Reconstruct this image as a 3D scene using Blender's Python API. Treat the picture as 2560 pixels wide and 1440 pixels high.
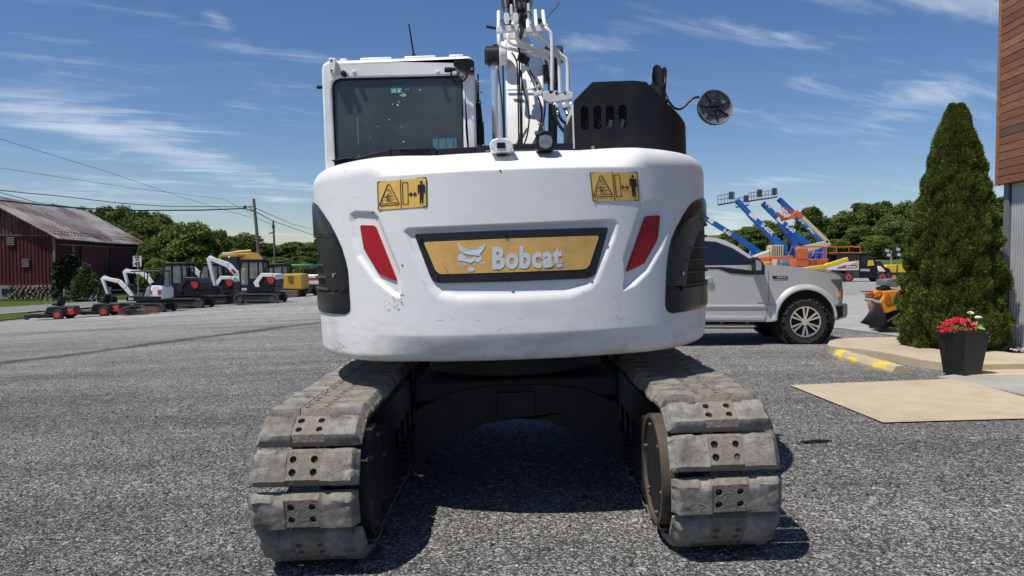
import bpy, math, random
import numpy as np
from mathutils import Vector, Matrix, noise, Euler
from mathutils.geometry import tessellate_polygon
R = math.radians
scn = bpy.context.scene
col = scn.collection
for o in list(bpy.data.objects): bpy.data.objects.remove(o)
# ------------------------------------------------------------------ camera
PITCH = R(2.25); CH = 1.55; F = 1920.0
cam = bpy.data.cameras.new('camera'); camo = bpy.data.objects.new('camera', cam); col.objects.link(camo)
cam.sensor_width = 36; cam.lens = 27.0; cam.clip_start = .05; cam.clip_end = 3000
camo.location = (0, 0, CH); camo.rotation_euler = (R(90) - PITCH, 0, 0)
scn.camera = camo
# ------------------------------------------------------------------ light
LX, LY, LZ = .41, .29, -1.0                       # direction the sunlight travels
sund = Vector((-LX, -LY, -LZ)).normalized()
sun = bpy.data.lights.new('sun', 'SUN'); suno = bpy.data.objects.new('sun', sun); col.objects.link(suno)
sun.energy = 4.9; sun.angle = R(.53); sun.color = (1, .95, .87)
suno.rotation_euler = (-sund).to_track_quat('-Z', 'Y').to_euler(); suno.location = (-10, -8, 30)
scn.view_settings.view_transform = 'Standard'; scn.view_settings.look = 'None'
scn.view_settings.exposure = 0.0; scn.view_settings.gamma = 1; scn.view_settings.use_curve_mapping = False
world = bpy.data.worlds.new('World'); scn.world = world; world.use_nodes = True

def build_world():
    nt = world.node_tree; nt.nodes.clear(); N = nt.nodes.new; L = nt.links.new
    def math_(op, a, b=None, c=None, clamp=False):
        n = N('ShaderNodeMath'); n.operation = op; n.use_clamp = clamp
        for i, v in enumerate((a, b, c)):
            if v is None: continue
            if isinstance(v, (int, float)): n.inputs[i].default_value = v
            else: L(v, n.inputs[i])
        return n.outputs[0]
    out = N('ShaderNodeOutputWorld'); bg = N('ShaderNodeBackground')
    sky = N('ShaderNodeTexSky'); sky.sky_type = 'NISHITA'; sky.sun_disc = False
    sky.sun_elevation = math.asin(sund.z); sky.sun_rotation = math.atan2(sund.x, sund.y)
    sky.altitude = 200; sky.air_density = 1.0; sky.dust_density = .15; sky.ozone_density = 1.0
    bg.inputs[1].default_value = .086
    tc = N('ShaderNodeTexCoord'); sp = N('ShaderNodeSeparateXYZ'); L(tc.outputs['Generated'], sp.inputs[0])
    x, y, z = sp.outputs
    zz = math_('ADD', math_('MAXIMUM', z, 0.0), .12)
    u = math_('DIVIDE', x, zz); v = math_('DIVIDE', y, zz)
    def cloudnoise(scale, sx, sy, rot, detail, off, dist=0.0):
        cb = N('ShaderNodeCombineXYZ')
        c, s = math.cos(rot), math.sin(rot)
        L(math_('MULTIPLY', math_('ADD', math_('MULTIPLY', u, c), math_('MULTIPLY', v, s)), sx), cb.inputs[0])
        L(math_('MULTIPLY', math_('SUBTRACT', math_('MULTIPLY', v, c), math_('MULTIPLY', u, s)), sy), cb.inputs[1])
        cb.inputs[2].default_value = off
        n = N('ShaderNodeTexNoise'); n.inputs['Scale'].default_value = scale; n.inputs['Detail'].default_value = detail
        n.inputs['Roughness'].default_value = .62; n.inputs['Distortion'].default_value = dist
        L(cb.outputs[0], n.inputs['Vector']); return n.outputs[0]
    streak = cloudnoise(1.0, .55, 3.4, R(24), 9, 3.7, .7)
    wisp = cloudnoise(2.0, 1.0, 2.2, R(18), 10, 9.1, 1.1)
    big = cloudnoise(.55, 1, 1.3, 0, 3, 1.3)
    # heavier patches of cirrus where the photograph has them (azimuth / elevation, any camera)
    fy = math_('MAXIMUM', y, .05)
    a = math_('DIVIDE', x, fy); e = math_('DIVIDE', z, fy)
    front = math_('GREATER_THAN', y, .08)
    def blob(px, py, wx, wy, rot):
        ax, ey = (px - 1280) / F, (645 - py) / F
        c, s = math.cos(rot), math.sin(rot)
        da = math_('SUBTRACT', a, ax); de = math_('SUBTRACT', e, ey)
        p = math_('DIVIDE', math_('ADD', math_('MULTIPLY', da, c), math_('MULTIPLY', de, s)), wx / F)
        q = math_('DIVIDE', math_('SUBTRACT', math_('MULTIPLY', de, c), math_('MULTIPLY', da, s)), wy / F)
        r2 = math_('ADD', math_('MULTIPLY', p, p), math_('MULTIPLY', q, q))
        return math_('MULTIPLY', math_('POWER', 2.718, math_('MULTIPLY', r2, -1.0)), front)
    tot = None
    for (px, py, wx, wy, rot, k) in [(330, 330, 400, 60, -.28, .9), (480, 400, 240, 26, -.2, .6), (560, 60, 90, 26, -.7, .8), (720, 492, 90, 16, 0, .8),
                                     (40, 275, 200, 35, -.15, .6), (1520, 110, 130, 45, .1, .75), (1850, 85, 330, 45, -.12, .85), (2350, 20, 420, 40, -.05, .75),
                                     (2400, 205, 230, 50, .35, .85), (1960, 448, 170, 22, .12, .8), (1820, 565, 60, 34, 0, 1.0), (2000, 210, 150, 25, .2, .35),
                                     (120, 110, 260, 30, -.25, .35), (150, 470, 300, 30, 0, .3), (640, 290, 150, 25, -.3, .4)]:
        b = math_('MULTIPLY', blob(px, py, wx, wy, rot), k)
        tot = b if tot is None else math_('ADD', tot, b)
    def ramp(val, lo, hi):
        n = N('ShaderNodeMapRange'); n.interpolation_type = 'SMOOTHSTEP'
        L(val, n.inputs[0]); n.inputs[1].default_value = lo; n.inputs[2].default_value = hi
        return n.outputs[0]
    mix = math_('ADD', math_('MULTIPLY', streak, .55), math_('MULTIPLY', wisp, .45))
    dens = ramp(math_('ADD', mix, math_('MULTIPLY', tot, .17)), .52, .80)
    gen = math_('MULTIPLY', ramp(mix, .5, .75), math_('MULTIPLY', ramp(big, .4, .7), .45))
    d = math_('MULTIPLY', math_('MAXIMUM', dens, gen), .50, clamp=True)
    mx = N('ShaderNodeMix'); mx.data_type = 'RGBA'
    hs = N('ShaderNodeHueSaturation'); hs.inputs['Saturation'].default_value = 1.13; hs.inputs['Value'].default_value = 1.0
    tn = N('ShaderNodeMix'); tn.data_type = 'RGBA'; tn.blend_type = 'MULTIPLY'; tn.inputs[0].default_value = 1; tn.inputs[7].default_value = (.865, .92, 1.09, 1)
    L(sky.outputs[0], tn.inputs[6]); L(tn.outputs[2], hs.inputs['Color'])
    L(d, mx.inputs[0]); L(hs.outputs[0], mx.inputs[6]); mx.inputs[7].default_value = (10.5, 11.2, 12.2, 1)
    L(mx.outputs[2], bg.inputs[0]); L(bg.outputs[0], out.inputs[0])
build_world()
# ------------------------------------------------------------------ projection helpers (used to work out real positions)
def ray(px, py):
    dx, dy = (px - 1280) / F, (720 - py) / F
    c, s = math.cos(PITCH), math.sin(PITCH)
    return Vector((dx, c + dy * s, -s + dy * c))
def at(px, py, Y):
    d = ray(px, py); t = Y / d.y
    return Vector((d.x * t, Y, CH + d.z * t))
def project(p):
    c, s = math.cos(PITCH), math.sin(PITCH)
    x, y, z = p[0], p[1], p[2] - CH
    f = y * c - z * s; u = y * s + z * c
    return 1280 + F * x / f, 720 - F * u / f
def sst(a, b, x):
    t = min(1, max(0, (x - a) / (b - a))); return t * t * (3 - 2 * t)
def g(X, Y):
    if X <= 0: z = .0367 * X if X > -30 else -1.101 + .006 * (X + 30)
    else: z = .1 * math.tanh(.367 * X)
    if X < -12: z -= .02 * (min(-X, 32) - 12) * sst(12, 30, Y)
    k = .013 + (.007 - .013) * sst(-5, 15, X)
    z -= k * max(0, min(Y, 95) - 6)
    z += .03 * (1 - sst(8, 30, Y))
    if Y > 74 and X > 10: z += (.03 + .0007 * min(X, 110)) * sst(10, 40, X) * (min(Y, 190) - 74) * sst(74, 90, Y)
    if Y > 112 and X < -18: z += .05 * (min(Y, 260) - 112) * sst(-18, -40, X)
    return z
def gp(px, py):
    d = ray(px, py); t = 1.0
    for i in range(6000):
        p = Vector((0, 0, CH)) + d * t
        if p.z < g(p.x, p.y): return p
        t *= 1.003
    return p
def atz(px, py, z):
    d = ray(px, py); t = (z - CH) / d.z
    return Vector((0, 0, CH)) + d * t
def crop(ox, oy, s):
    return lambda pts: [(ox + x / s, oy + y / s) for x, y in pts]
# ------------------------------------------------------------------ materials
MATS = {}
def mat(name, color, rough=.5, metal=0.0, var=0.0, vscale=4.0, bump=0.0, bscale=40.0, spec=.5, dirt=None, dirtamt=.5, dscale=2.0, coat=0.0, trans=0.0, alpha=1.0, detail=6, emis=None, rvar=0.0):
    if name in MATS: return MATS[name]
    m = bpy.data.materials.new(name); m.use_nodes = True; MATS[name] = m
    nt = m.node_tree; b = nt.nodes['Principled BSDF']; N = nt.nodes.new; L = nt.links.new
    c = (*color, 1)
    b.inputs['Base Color'].default_value = c; b.inputs['Roughness'].default_value = rough; b.inputs['Metallic'].default_value = metal
    b.inputs['Specular IOR Level'].default_value = spec
    if coat: b.inputs['Coat Weight'].default_value = coat; b.inputs['Coat Roughness'].default_value = .06
    if trans: b.inputs['Transmission Weight'].default_value = trans
    if alpha < 1: b.inputs['Alpha'].default_value = alpha
    if emis: b.inputs['Emission Color'].default_value = (*emis, 1); b.inputs['Emission Strength'].default_value = 1
    tc = N('ShaderNodeTexCoord')
    last = None
    if var > 0:
        n = N('ShaderNodeTexNoise'); n.inputs['Scale'].default_value = vscale; n.inputs['Detail'].default_value = detail; n.inputs['Roughness'].default_value = .65
        L(tc.outputs['Object'], n.inputs['Vector'])
        mr = N('ShaderNodeMapRange'); mr.inputs[1].default_value = .3; mr.inputs[2].default_value = .7
        mr.inputs[3].default_value = 1 - var; mr.inputs[4].default_value = 1 + var; L(n.outputs[0], mr.inputs[0])
        mx = N('ShaderNodeMix'); mx.data_type = 'RGBA'; mx.blend_type = 'MULTIPLY'; mx.inputs[0].default_value = 1
        mx.inputs[6].default_value = c; L(mr.outputs[0], mx.inputs[7]); last = mx.outputs[2]
        L(last, b.inputs['Base Color'])
        if rvar:
            mr2 = N('ShaderNodeMapRange'); mr2.inputs[1].default_value = .3; mr2.inputs[2].default_value = .7
            mr2.inputs[3].default_value = rough - rvar; mr2.inputs[4].default_value = rough + rvar; L(n.outputs[0], mr2.inputs[0]); L(mr2.outputs[0], b.inputs['Roughness'])
    if dirt:
        n = N('ShaderNodeTexNoise'); n.inputs['Scale'].default_value = dscale; n.inputs['Detail'].default_value = 10; n.inputs['Roughness'].default_value = .7
        L(tc.outputs['Object'], n.inputs['Vector'])
        mr = N('ShaderNodeMapRange'); mr.inputs[1].default_value = .5; mr.inputs[2].default_value = .68; mr.inputs[4].default_value = dirtamt; L(n.outputs[0], mr.inputs[0])
        mx = N('ShaderNodeMix'); mx.data_type = 'RGBA'; L(mr.outputs[0], mx.inputs[0])
        if last: L(last, mx.inputs[6])
        else: mx.inputs[6].default_value = c
        mx.inputs[7].default_value = (*dirt, 1); L(mx.outputs[2], b.inputs['Base Color'])
    if bump > 0:
        n = N('ShaderNodeTexNoise'); n.inputs['Scale'].default_value = bscale; n.inputs['Detail'].default_value = 8; L(tc.outputs['Object'], n.inputs['Vector'])
        bp = N('ShaderNodeBump'); bp.inputs['Strength'].default_value = bump; bp.inputs['Distance'].default_value = .01
        L(n.outputs[0], bp.inputs['Height']); L(bp.outputs[0], b.inputs['Normal'])
    return m
# ------------------------------------------------------------------ objects
def tag(o, label=None, cat=None, group=None, kind=None):
    if label: o['label'] = label
    if cat: o['category'] = cat
    if group: o['group'] = group
    if kind: o['kind'] = kind
    return o
def empty(name, loc, rz=0, label=None, cat=None, group=None, rot=None):
    o = bpy.data.objects.new(name, None); col.objects.link(o); o.location = loc
    o.rotation_euler = rot if rot else (0, 0, rz); o.empty_display_size = .3
    return tag(o, label, cat, group)
def link(name, me, parent=None, loc=None):
    o = bpy.data.objects.new(name, me); col.objects.link(o)
    if parent: o.parent = parent
    if loc is not None: o.location = loc
    return o
def copy_tree(o, parent=None):
    c = o.copy(); col.objects.link(c); c.parent = parent
    for ch in list(o.children): copy_tree(ch, c)
    return c
class MB:
    def __init__(s): s.v = []; s.f = []; s.mi = []; s.cm = 0
    def add(s, vs, fs):
        n = len(s.v); s.v += [tuple(v) for v in vs]; s.f += [tuple(i + n for i in f) for f in fs]; s.mi += [s.cm] * len(fs); return s
    def box(s, c, d, rot=None):
        c = Vector(c); hx, hy, hz = d[0] / 2, d[1] / 2, d[2] / 2
        vs = [Vector((x * hx, y * hy, z * hz)) for z in (-1, 1) for y in (-1, 1) for x in (-1, 1)]
        if rot: M = Euler(rot).to_matrix(); vs = [M @ v for v in vs]
        return s.add([v + c for v in vs], [(0, 2, 3, 1), (4, 5, 7, 6), (0, 1, 5, 4), (2, 6, 7, 3), (0, 4, 6, 2), (1, 3, 7, 5)])
    def b2(s, a, b):
        return s.box([(a[i] + b[i]) / 2 for i in range(3)], [abs(b[i] - a[i]) for i in range(3)])
    def beam(s, p, q, w, h, w2=None, h2=None, up=(0, 0, 1)):
        p, q = Vector(p), Vector(q); d = (q - p).normalized(); u = Vector(up)
        sd = d.cross(u)
        if sd.length < 1e-4: sd = d.cross(Vector((1, 0, 0)))
        sd.normalize(); u = sd.cross(d).normalized(); w2 = w2 or w; h2 = h2 or h
        vs = []
        for (c, ww, hh) in ((p, w, h), (q, w2, h2)):
            for a, b in ((-1, -1), (1, -1), (1, 1), (-1, 1)): vs.append(c + sd * a * ww / 2 + u * b * hh / 2)
        return s.add(vs, [(3, 2, 1, 0), (4, 5, 6, 7), (0, 1, 5, 4), (1, 2, 6, 5), (2, 3, 7, 6), (3, 0, 4, 7)])
    def cyl(s, p, q, r, r2=None, n=16, caps=True):
        p, q = Vector(p), Vector(q); d = (q - p).normalized(); r2 = r if r2 is None else r2
        a = d.orthogonal().normalized(); b = d.cross(a)
        vs = []
        for c, rr in ((p, r), (q, r2)):
            for i in range(n):
                t = 2 * math.pi * i / n; vs.append(c + (a * math.cos(t) + b * math.sin(t)) * rr)
        fs = [(i, (i + 1) % n, n + (i + 1) % n, n + i) for i in range(n)]
        if caps: fs += [tuple(range(n - 1, -1, -1)), tuple(range(n, 2 * n))]
        return s.add(vs, fs)
    def tube(s, pts, r, n=8, smooth=0, closed=False):
        pts = [Vector(p) for p in pts]
        for k in range(smooth):
            q = [pts[0]]
            for a, b in zip(pts, pts[1:]): q += [a * .75 + b * .25, a * .25 + b * .75]
            q.append(pts[-1]); pts = q
        m = len(pts); vs = []; fs = []; prev = None
        for i, p in enumerate(pts):
            if closed: d = (pts[(i + 1) % m] - pts[i - 1]).normalized()
            else: d = (pts[min(i + 1, m - 1)] - pts[max(i - 1, 0)]).normalized()
            if prev is None: a = d.orthogonal().normalized()
            else: a = (prev - d * prev.dot(d)).normalized()
            prev = a; b = d.cross(a); rr = r[i] if isinstance(r, (list, tuple)) and len(r) == m else (r if not isinstance(r, (list, tuple)) else r[0])
            for j in range(n):
                t = 2 * math.pi * j / n; vs.append(p + (a * math.cos(t) + b * math.sin(t)) * rr)
        for i in range(m if closed else m - 1):
            for j in range(n):
                i2 = (i + 1) % m
                fs.append((i * n + j, i * n + (j + 1) % n, i2 * n + (j + 1) % n, i2 * n + j))
        if not closed: fs += [tuple(range(n - 1, -1, -1)), tuple((m - 1) * n + j for j in range(n))]
        return s.add(vs, fs)
    def prism(s, poly, a, b, fn=None, axis='y'):
        """poly = 2-D outline; extruded from a to b along axis; poly coords fill the other two"""
        if fn is None:
            fn = {'y': lambda u, v, w: (u, w, v), 'x': lambda u, v, w: (w, u, v), 'z': lambda u, v, w: (u, v, w)}[axis]
        n = len(poly); vs = [fn(u, v, a) for u, v in poly] + [fn(u, v, b) for u, v in poly]
        tri = tessellate_polygon([[Vector((u, v, 0)) for u, v in poly]])
        fs = [tuple(t) for t in tri] + [tuple(i + n for i in reversed(t)) for t in tri]
        fs += [(i, i + n, (i + 1) % n + n, (i + 1) % n) for i in range(n)]
        return s.add(vs, fs)
    def plate(s, outer, holes, a, b, axis='y', fn=None):
        if fn is None:
            fn = {'y': lambda u, v, w: (u, w, v), 'x': lambda u, v, w: (w, u, v), 'z': lambda u, v, w: (u, v, w)}[axis]
        loops = [outer] + holes; flat = [p for l in loops for p in l]; n = len(flat)
        tri = tessellate_polygon([[Vector((u, v, 0)) for u, v in l] for l in loops])
        vs = [fn(u, v, a) for u, v in flat] + [fn(u, v, b) for u, v in flat]
        fs = [tuple(t) for t in tri] + [tuple(i + n for i in reversed(t)) for t in tri]
        k = 0
        for l in loops:
            m = len(l)
            fs += [(k + i, k + i + n, k + (i + 1) % m + n, k + (i + 1) % m) for i in range(m)]; k += m
        return s.add(vs, fs)
    def lathe(s, prof, c=(0, 0, 0), n=24, axis='z'):
        vs = []; fs = []; m = len(prof); c = Vector(c)
        for i in range(n):
            t = 2 * math.pi * i / n
            for r, h in prof:
                p = (r * math.cos(t), r * math.sin(t), h)
                if axis == 'y': p = (p[0], p[2], p[1])
                if axis == 'x': p = (p[2], p[0], p[1])
                vs.append(c + Vector(p))
        for i in range(n):
            for j in range(m - 1):
                fs.append((i * m + j, ((i + 1) % n) * m + j, ((i + 1) % n) * m + j + 1, i * m + j + 1))
        return s.add(vs, fs)
    def ball(s, c, r, n=10, m=6):
        if not isinstance(r, (tuple, list)): r = (r, r, r)
        vs = []; fs = []
        for i in range(m + 1):
            t = math.pi * i / m
            for j in range(n):
                a = 2 * math.pi * j / n
                vs.append((c[0] + r[0] * math.sin(t) * math.cos(a), c[1] + r[1] * math.sin(t) * math.sin(a), c[2] + r[2] * math.cos(t)))
        for i in range(m):
            for j in range(n): fs.append((i * n + j, i * n + (j + 1) % n, (i + 1) * n + (j + 1) % n, (i + 1) * n + j))
        return s.add(vs, fs)
    def mesh(s, name, mats, smooth=False, fix=True):
        me = bpy.data.meshes.new(name); me.from_pydata(s.v, [], s.f)
        for m in (mats if isinstance(mats, (list, tuple)) else [mats]): me.materials.append(m)
        if any(s.mi): me.polygons.foreach_set('material_index', s.mi)
        if fix:
            import bmesh
            b = bmesh.new(); b.from_mesh(me); bmesh.ops.recalc_face_normals(b, faces=b.faces); b.to_mesh(me); b.free()
        if smooth:
            me.polygons.foreach_set('use_smooth', [True] * len(me.polygons))
            if smooth != 'all': me.set_sharp_from_angle(angle=R(38))
        me.update(); return me
    def build(s, name, mats, parent=None, loc=None, smooth=True, bevel=0, seg=2, fix=True):
        me = s.mesh(name, mats, smooth, fix); o = link(name, me, parent, loc)
        if bevel:
            md = o.modifiers.new('bevel', 'BEVEL'); md.width = bevel; md.segments = seg; md.limit_method = 'ANGLE'; md.angle_limit = R(35)
            md.harden_normals = False
        return o
def circ(cx, cy, r, n=16, ry=None, a0=0):
    ry = ry or r
    return [(cx + r * math.cos(a0 + 2 * math.pi * i / n), cy + ry * math.sin(a0 + 2 * math.pi * i / n)) for i in range(n)]
def stadium(cx, cy, w, h, n=6):
    r = w / 2; pts = []
    for i in range(n + 1): t = math.pi * i / n; pts.append((cx + r * math.cos(t), cy + h / 2 - r + r * math.sin(t)))
    for i in range(n + 1): t = math.pi + math.pi * i / n; pts.append((cx + r * math.cos(t), cy - h / 2 + r + r * math.sin(t)))
    return pts
def rrect(x0, y0, x1, y1, r, n=4):
    pts = []
    for cx, cy, a in ((x1 - r, y1 - r, 0), (x0 + r, y1 - r, 90), (x0 + r, y0 + r, 180), (x1 - r, y0 + r, 270)):
        for i in range(n + 1):
            t = R(a + 90 * i / n); pts.append((cx + r * math.cos(t), cy + r * math.sin(t)))
    return pts
_text = {}
def text2d(string, bold=.02, sx=1.0):
    """lettering as flat triangles: (verts2d, faces), height of capitals = 1"""
    k = (string, bold, sx)
    if k in _text: return _text[k]
    cu = bpy.data.curves.new('lettering_source', 'FONT'); cu.body = string; cu.offset = bold; cu.resolution_u = 4; cu.space_character = 1.10
    o = bpy.data.objects.new('lettering_source', cu); col.objects.link(o)
    bpy.context.view_layer.update()
    dg = bpy.context.evaluated_depsgraph_get(); me = bpy.data.meshes.new_from_object(o.evaluated_get(dg))
    v = [(p.co.x * sx, p.co.y) for p in me.vertices]; f = [tuple(p.vertices) for p in me.polygons]
    bpy.data.objects.remove(o); bpy.data.meshes.remove(me)
    x0 = min(p[0] for p in v); x1 = max(p[0] for p in v)
    v = [((a - x0) / .7, b / .7) for a, b in v]; w = (x1 - x0) / .7
    _text[k] = (v, f, w); return _text[k]
def lettering(string, origin, ux, uy, height, m, parent, bold=.02, width=None, name='lettering', off=None):
    v, f, w = text2d(string, bold); o = Vector(origin); ux = Vector(ux).normalized(); uy = Vector(uy).normalized()
    kx = (width / w) if width else height
    b = MB(); b.add([o + ux * a * kx + uy * c * height for a, c in v], f)
    return b.build(name, m, parent, smooth=False, fix=False)
# ================================================================== SETTING
def ground_mat():
    m = bpy.data.materials.new('gravel'); m.use_nodes = True; nt = m.node_tree; b = nt.nodes['Principled BSDF']; N = nt.nodes.new; L = nt.links.new
    tc = N('ShaderNodeTexCoord'); P = tc.outputs['Object']
    def vor(scale, feat='F1'):
        n = N('ShaderNodeTexVoronoi'); n.inputs['Scale'].default_value = scale; n.feature = feat; L(P, n.inputs['Vector']); return n
    def nz(scale, det=4, vec=P, rough=.6):
        n = N('ShaderNodeTexNoise'); n.inputs['Scale'].default_value = scale; n.inputs['Detail'].default_value = det; n.inputs['Roughness'].default_value = rough; L(vec, n.inputs['Vector']); return n.outputs[0]
    def mr(v, a, c, d, e):
        n = N('ShaderNodeMapRange'); L(v, n.inputs[0]); n.inputs[1].default_value = a; n.inputs[2].default_value = c; n.inputs[3].default_value = d; n.inputs[4].default_value = e; return n.outputs[0]
    def mt(op, a, c):
        n = N('ShaderNodeMath'); n.operation = op
        for i, v in enumerate((a, c)):
            if isinstance(v, (int, float)): n.inputs[i].default_value = v
            else: L(v, n.inputs[i])
        return n.outputs[0]
    v1, v2, v3 = vor(75), vor(170), vor(26)
    s1 = N('ShaderNodeSeparateColor'); L(v1.outputs['Color'], s1.inputs[0]); s2 = N('ShaderNodeSeparateColor'); L(v2.outputs['Color'], s2.inputs[0]); s3 = N('ShaderNodeSeparateColor'); L(v3.outputs['Color'], s3.inputs[0])
    a1 = mt('POWER', s1.outputs[0], 3.6); a2 = mt('POWER', s2.outputs[0], 4.2)
    val = mt('ADD', mt('MULTIPLY', a1, .30), mt('MULTIPLY', a2, .24))
    val = mt('ADD', val, .030)
    pale = mr(s3.outputs[1], .965, .975, 0, .12); val = mt('ADD', val, pale)
    mp = N('ShaderNodeMapping'); mp.inputs['Scale'].default_value = (.35, 1.6, 1); mp.inputs['Rotation'].default_value = (0, 0, R(-20)); L(P, mp.inputs[0])
    big = mr(nz(.5, 5, mp.outputs[0]), .32, .68, .70, 1.28); med = mr(nz(3.1, 6), .3, .7, .86, 1.14)
    val = mt('MULTIPLY', mt('MULTIPLY', val, big), med)
    # tyre-compacted dark strip
    p0, p1 = gp(-40, 916), gp(800, 806); d = (p1 - p0); nrm = Vector((-d.y, d.x, 0)).normalized()
    dp = N('ShaderNodeVectorMath'); dp.operation = 'DOT_PRODUCT'; L(P, dp.inputs[0]); dp.inputs[1].default_value = nrm
    ns = mt('MULTIPLY', mt('SUBTRACT', nz(.55, 5), .5), 1.5)
    ds = mt('ABSOLUTE', mt('ADD', mt('SUBTRACT', dp.outputs['Value'], nrm.dot(Vector((p0.x, p0.y, 0)))), ns), 0)
    wob = mt('ADD', ds, mt('MULTIPLY', mt('SUBTRACT', nz(9, 3), .5), .35))
    val = mt('MULTIPLY', val, mr(wob, .10, .42, .36, 1.0))
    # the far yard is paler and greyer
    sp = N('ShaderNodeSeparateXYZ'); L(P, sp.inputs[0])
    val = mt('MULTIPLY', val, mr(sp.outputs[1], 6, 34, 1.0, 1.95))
    # fine packed dust beside the slab on the right
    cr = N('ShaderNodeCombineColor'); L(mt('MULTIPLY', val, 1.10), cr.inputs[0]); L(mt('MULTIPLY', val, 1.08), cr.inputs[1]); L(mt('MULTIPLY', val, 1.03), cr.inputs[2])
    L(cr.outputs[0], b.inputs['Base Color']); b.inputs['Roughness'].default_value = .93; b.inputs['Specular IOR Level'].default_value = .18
    h = mt('ADD', mt('MULTIPLY', v1.outputs['Distance'], -1.0), mt('MULTIPLY', v2.outputs['Distance'], -.5))
    bp = N('ShaderNodeBump'); bp.inputs['Strength'].default_value = .9; bp.inputs['Distance'].default_value = .012; L(h, bp.inputs['Height']); L(bp.outputs[0], b.inputs['Normal'])
    return m
GRAVEL = ground_mat()
def grass_mat(name, c1, c2, sc=1.2):
    m = bpy.data.materials.new(name); m.use_nodes = True; nt = m.node_tree; b = nt.nodes['Principled BSDF']; N = nt.nodes.new; L = nt.links.new
    tc = N('ShaderNodeTexCoord'); n = N('ShaderNodeTexNoise'); n.inputs['Scale'].default_value = sc; n.inputs['Detail'].default_value = 12; n.inputs['Roughness'].default_value = .75; L(tc.outputs['Object'], n.inputs[0])
    r = N('ShaderNodeValToRGB'); r.color_ramp.elements[0].position = .35; r.color_ramp.elements[1].position = .68
    r.color_ramp.elements[0].color = (*c1, 1); r.color_ramp.elements[1].color = (*c2, 1); L(n.outputs[0], r.inputs[0]); L(r.outputs[0], b.inputs['Base Color'])
    b.inputs['Roughness'].default_value = .95; b.inputs['Specular IOR Level'].default_value = .1
    bp = N('ShaderNodeBump'); bp.inputs['Strength'].default_value = .6; bp.inputs['Distance'].default_value = .08; L(n.outputs[0], bp.inputs['Height']); L(bp.outputs[0], b.inputs['Normal'])
    return m
def sheet(name, xs, ys, m, dz=0.0, mask=None, kind='structure'):
    xs = list(xs); ys = list(ys); nx = len(xs)
    vs = [(x, y, g(x, y) + dz) for y in ys for x in xs]; fs = []
    for j in range(len(ys) - 1):
        for i in range(nx - 1):
            if mask and not mask((xs[i] + xs[i + 1]) / 2, (ys[j] + ys[j + 1]) / 2): continue
            fs.append((j * nx + i, j * nx + i + 1, (j + 1) * nx + i + 1, (j + 1) * nx + i))
    me = bpy.data.meshes.new(name); me.from_pydata(vs, [], fs); me.materials.append(m); me.polygons.foreach_set('use_smooth', [True] * len(fs))
    return tag(link(name, me), kind=kind)
def strip(name, left, right, m, dz, kind='structure', nw=6, step=1.0):
    """a conforming sheet between two polylines with the same number of points"""
    vs = []; fs = []; rows = []
    for (a, b, c, d) in zip(left, left[1:], right, right[1:]):
        L = max((Vector(b) - Vector(a)).length, (Vector(d) - Vector(c)).length); k = max(1, int(L / step))
        for i in range(k): t = i / k; rows.append((Vector(a).lerp(Vector(b), t), Vector(c).lerp(Vector(d), t)))
    rows.append((Vector(left[-1]), Vector(right[-1])))
    for p, q in rows:
        for j in range(nw + 1):
            w = p.lerp(q, j / nw); vs.append((w.x, w.y, g(w.x, w.y) + dz))
    for i in range(len(rows) - 1):
        for j in range(nw): k = i * (nw + 1) + j; fs.append((k, k + 1, k + nw + 2, k + nw + 1))
    me = bpy.data.meshes.new(name); me.from_pydata(vs, [], fs); me.materials.append(m); me.polygons.foreach_set('use_smooth', [True] * len(fs))
    return tag(link(name, me), kind=kind)
def lin(a, b, n): return [a + (b - a) * i / n for i in range(n + 1)]
xs = lin(-700, -60, 24)[:-1] + lin(-60, -12, 32)[:-1] + lin(-12, 12, 60)[:-1] + lin(12, 60, 32)[:-1] + lin(60, 700, 40)
ys = lin(-60, -2, 10)[:-1] + lin(-2, 20, 60)[:-1] + lin(20, 130, 90)[:-1] + lin(130, 900, 50)
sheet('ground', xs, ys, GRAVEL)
GRASS = grass_mat('mown_grass', (.035, .058, .010), (.095, .125, .026))
FIELD = grass_mat('hill_grass', (.055, .08, .02), (.11, .14, .04), .5)
WOODF = grass_mat('wood_floor', (.018, .03, .008), (.04, .06, .014), .3)
# verge between the yard and the road, and everything left beyond it
edge_px = [(-420, 860), (-200, 826), (0, 803), (80, 795), (220, 778), (400, 757), (560, 742), (700, 736), (800, 731)]
EP = [gp(*p) for p in edge_px]
def road_x(y): return -40.2 + .17 * y          # right-hand edge of the road
EPl = [(p.x, p.y, 0) for p in EP]; EPl = [(-60, 14, 0)] + EPl + [(-14, 85, 0), (6, 120, 0)]
far = [(-170, y, 0) for y in [14] + [p[1] for p in EPl[1:-2]] + [140, 300]]
strip('grass_verge', far, EPl, GRASS, .05, nw=50)
strip('hill', [(-600, 120, 0), (-600, 500, 0)], [(-18, 118, 0), (120, 500, 0)], WOODF, .12, nw=60, step=8)
strip('field', [(12, 84, 0), (40, 300, 0)], [(260, 84, 0), (600, 300, 0)], FIELD, .12, nw=60, step=3)
ASPH = mat('road_asphalt', (.17, .175, .185), .9, var=.12, vscale=1.5, bump=.3, bscale=60)
YLINE = mat('road_line_yellow', (.52, .36, .08), .8, var=.15); WLINE = mat('road_line_white', (.62, .62, .6), .8, var=.12)
def road_strip(name, a, b, m, dz): return strip(name, [(road_x(y) + a, y, 0) for y in (10, 60, 140)], [(road_x(y) + b, y, 0) for y in (10, 60, 140)], m, dz, nw=4, step=2)
road_strip('road', -7.2, 0, ASPH, .09)
for a, b in ((-3.86, -3.7), (-3.5, -3.34)): road_strip('centre_line', a, b, YLINE, .105)
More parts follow.
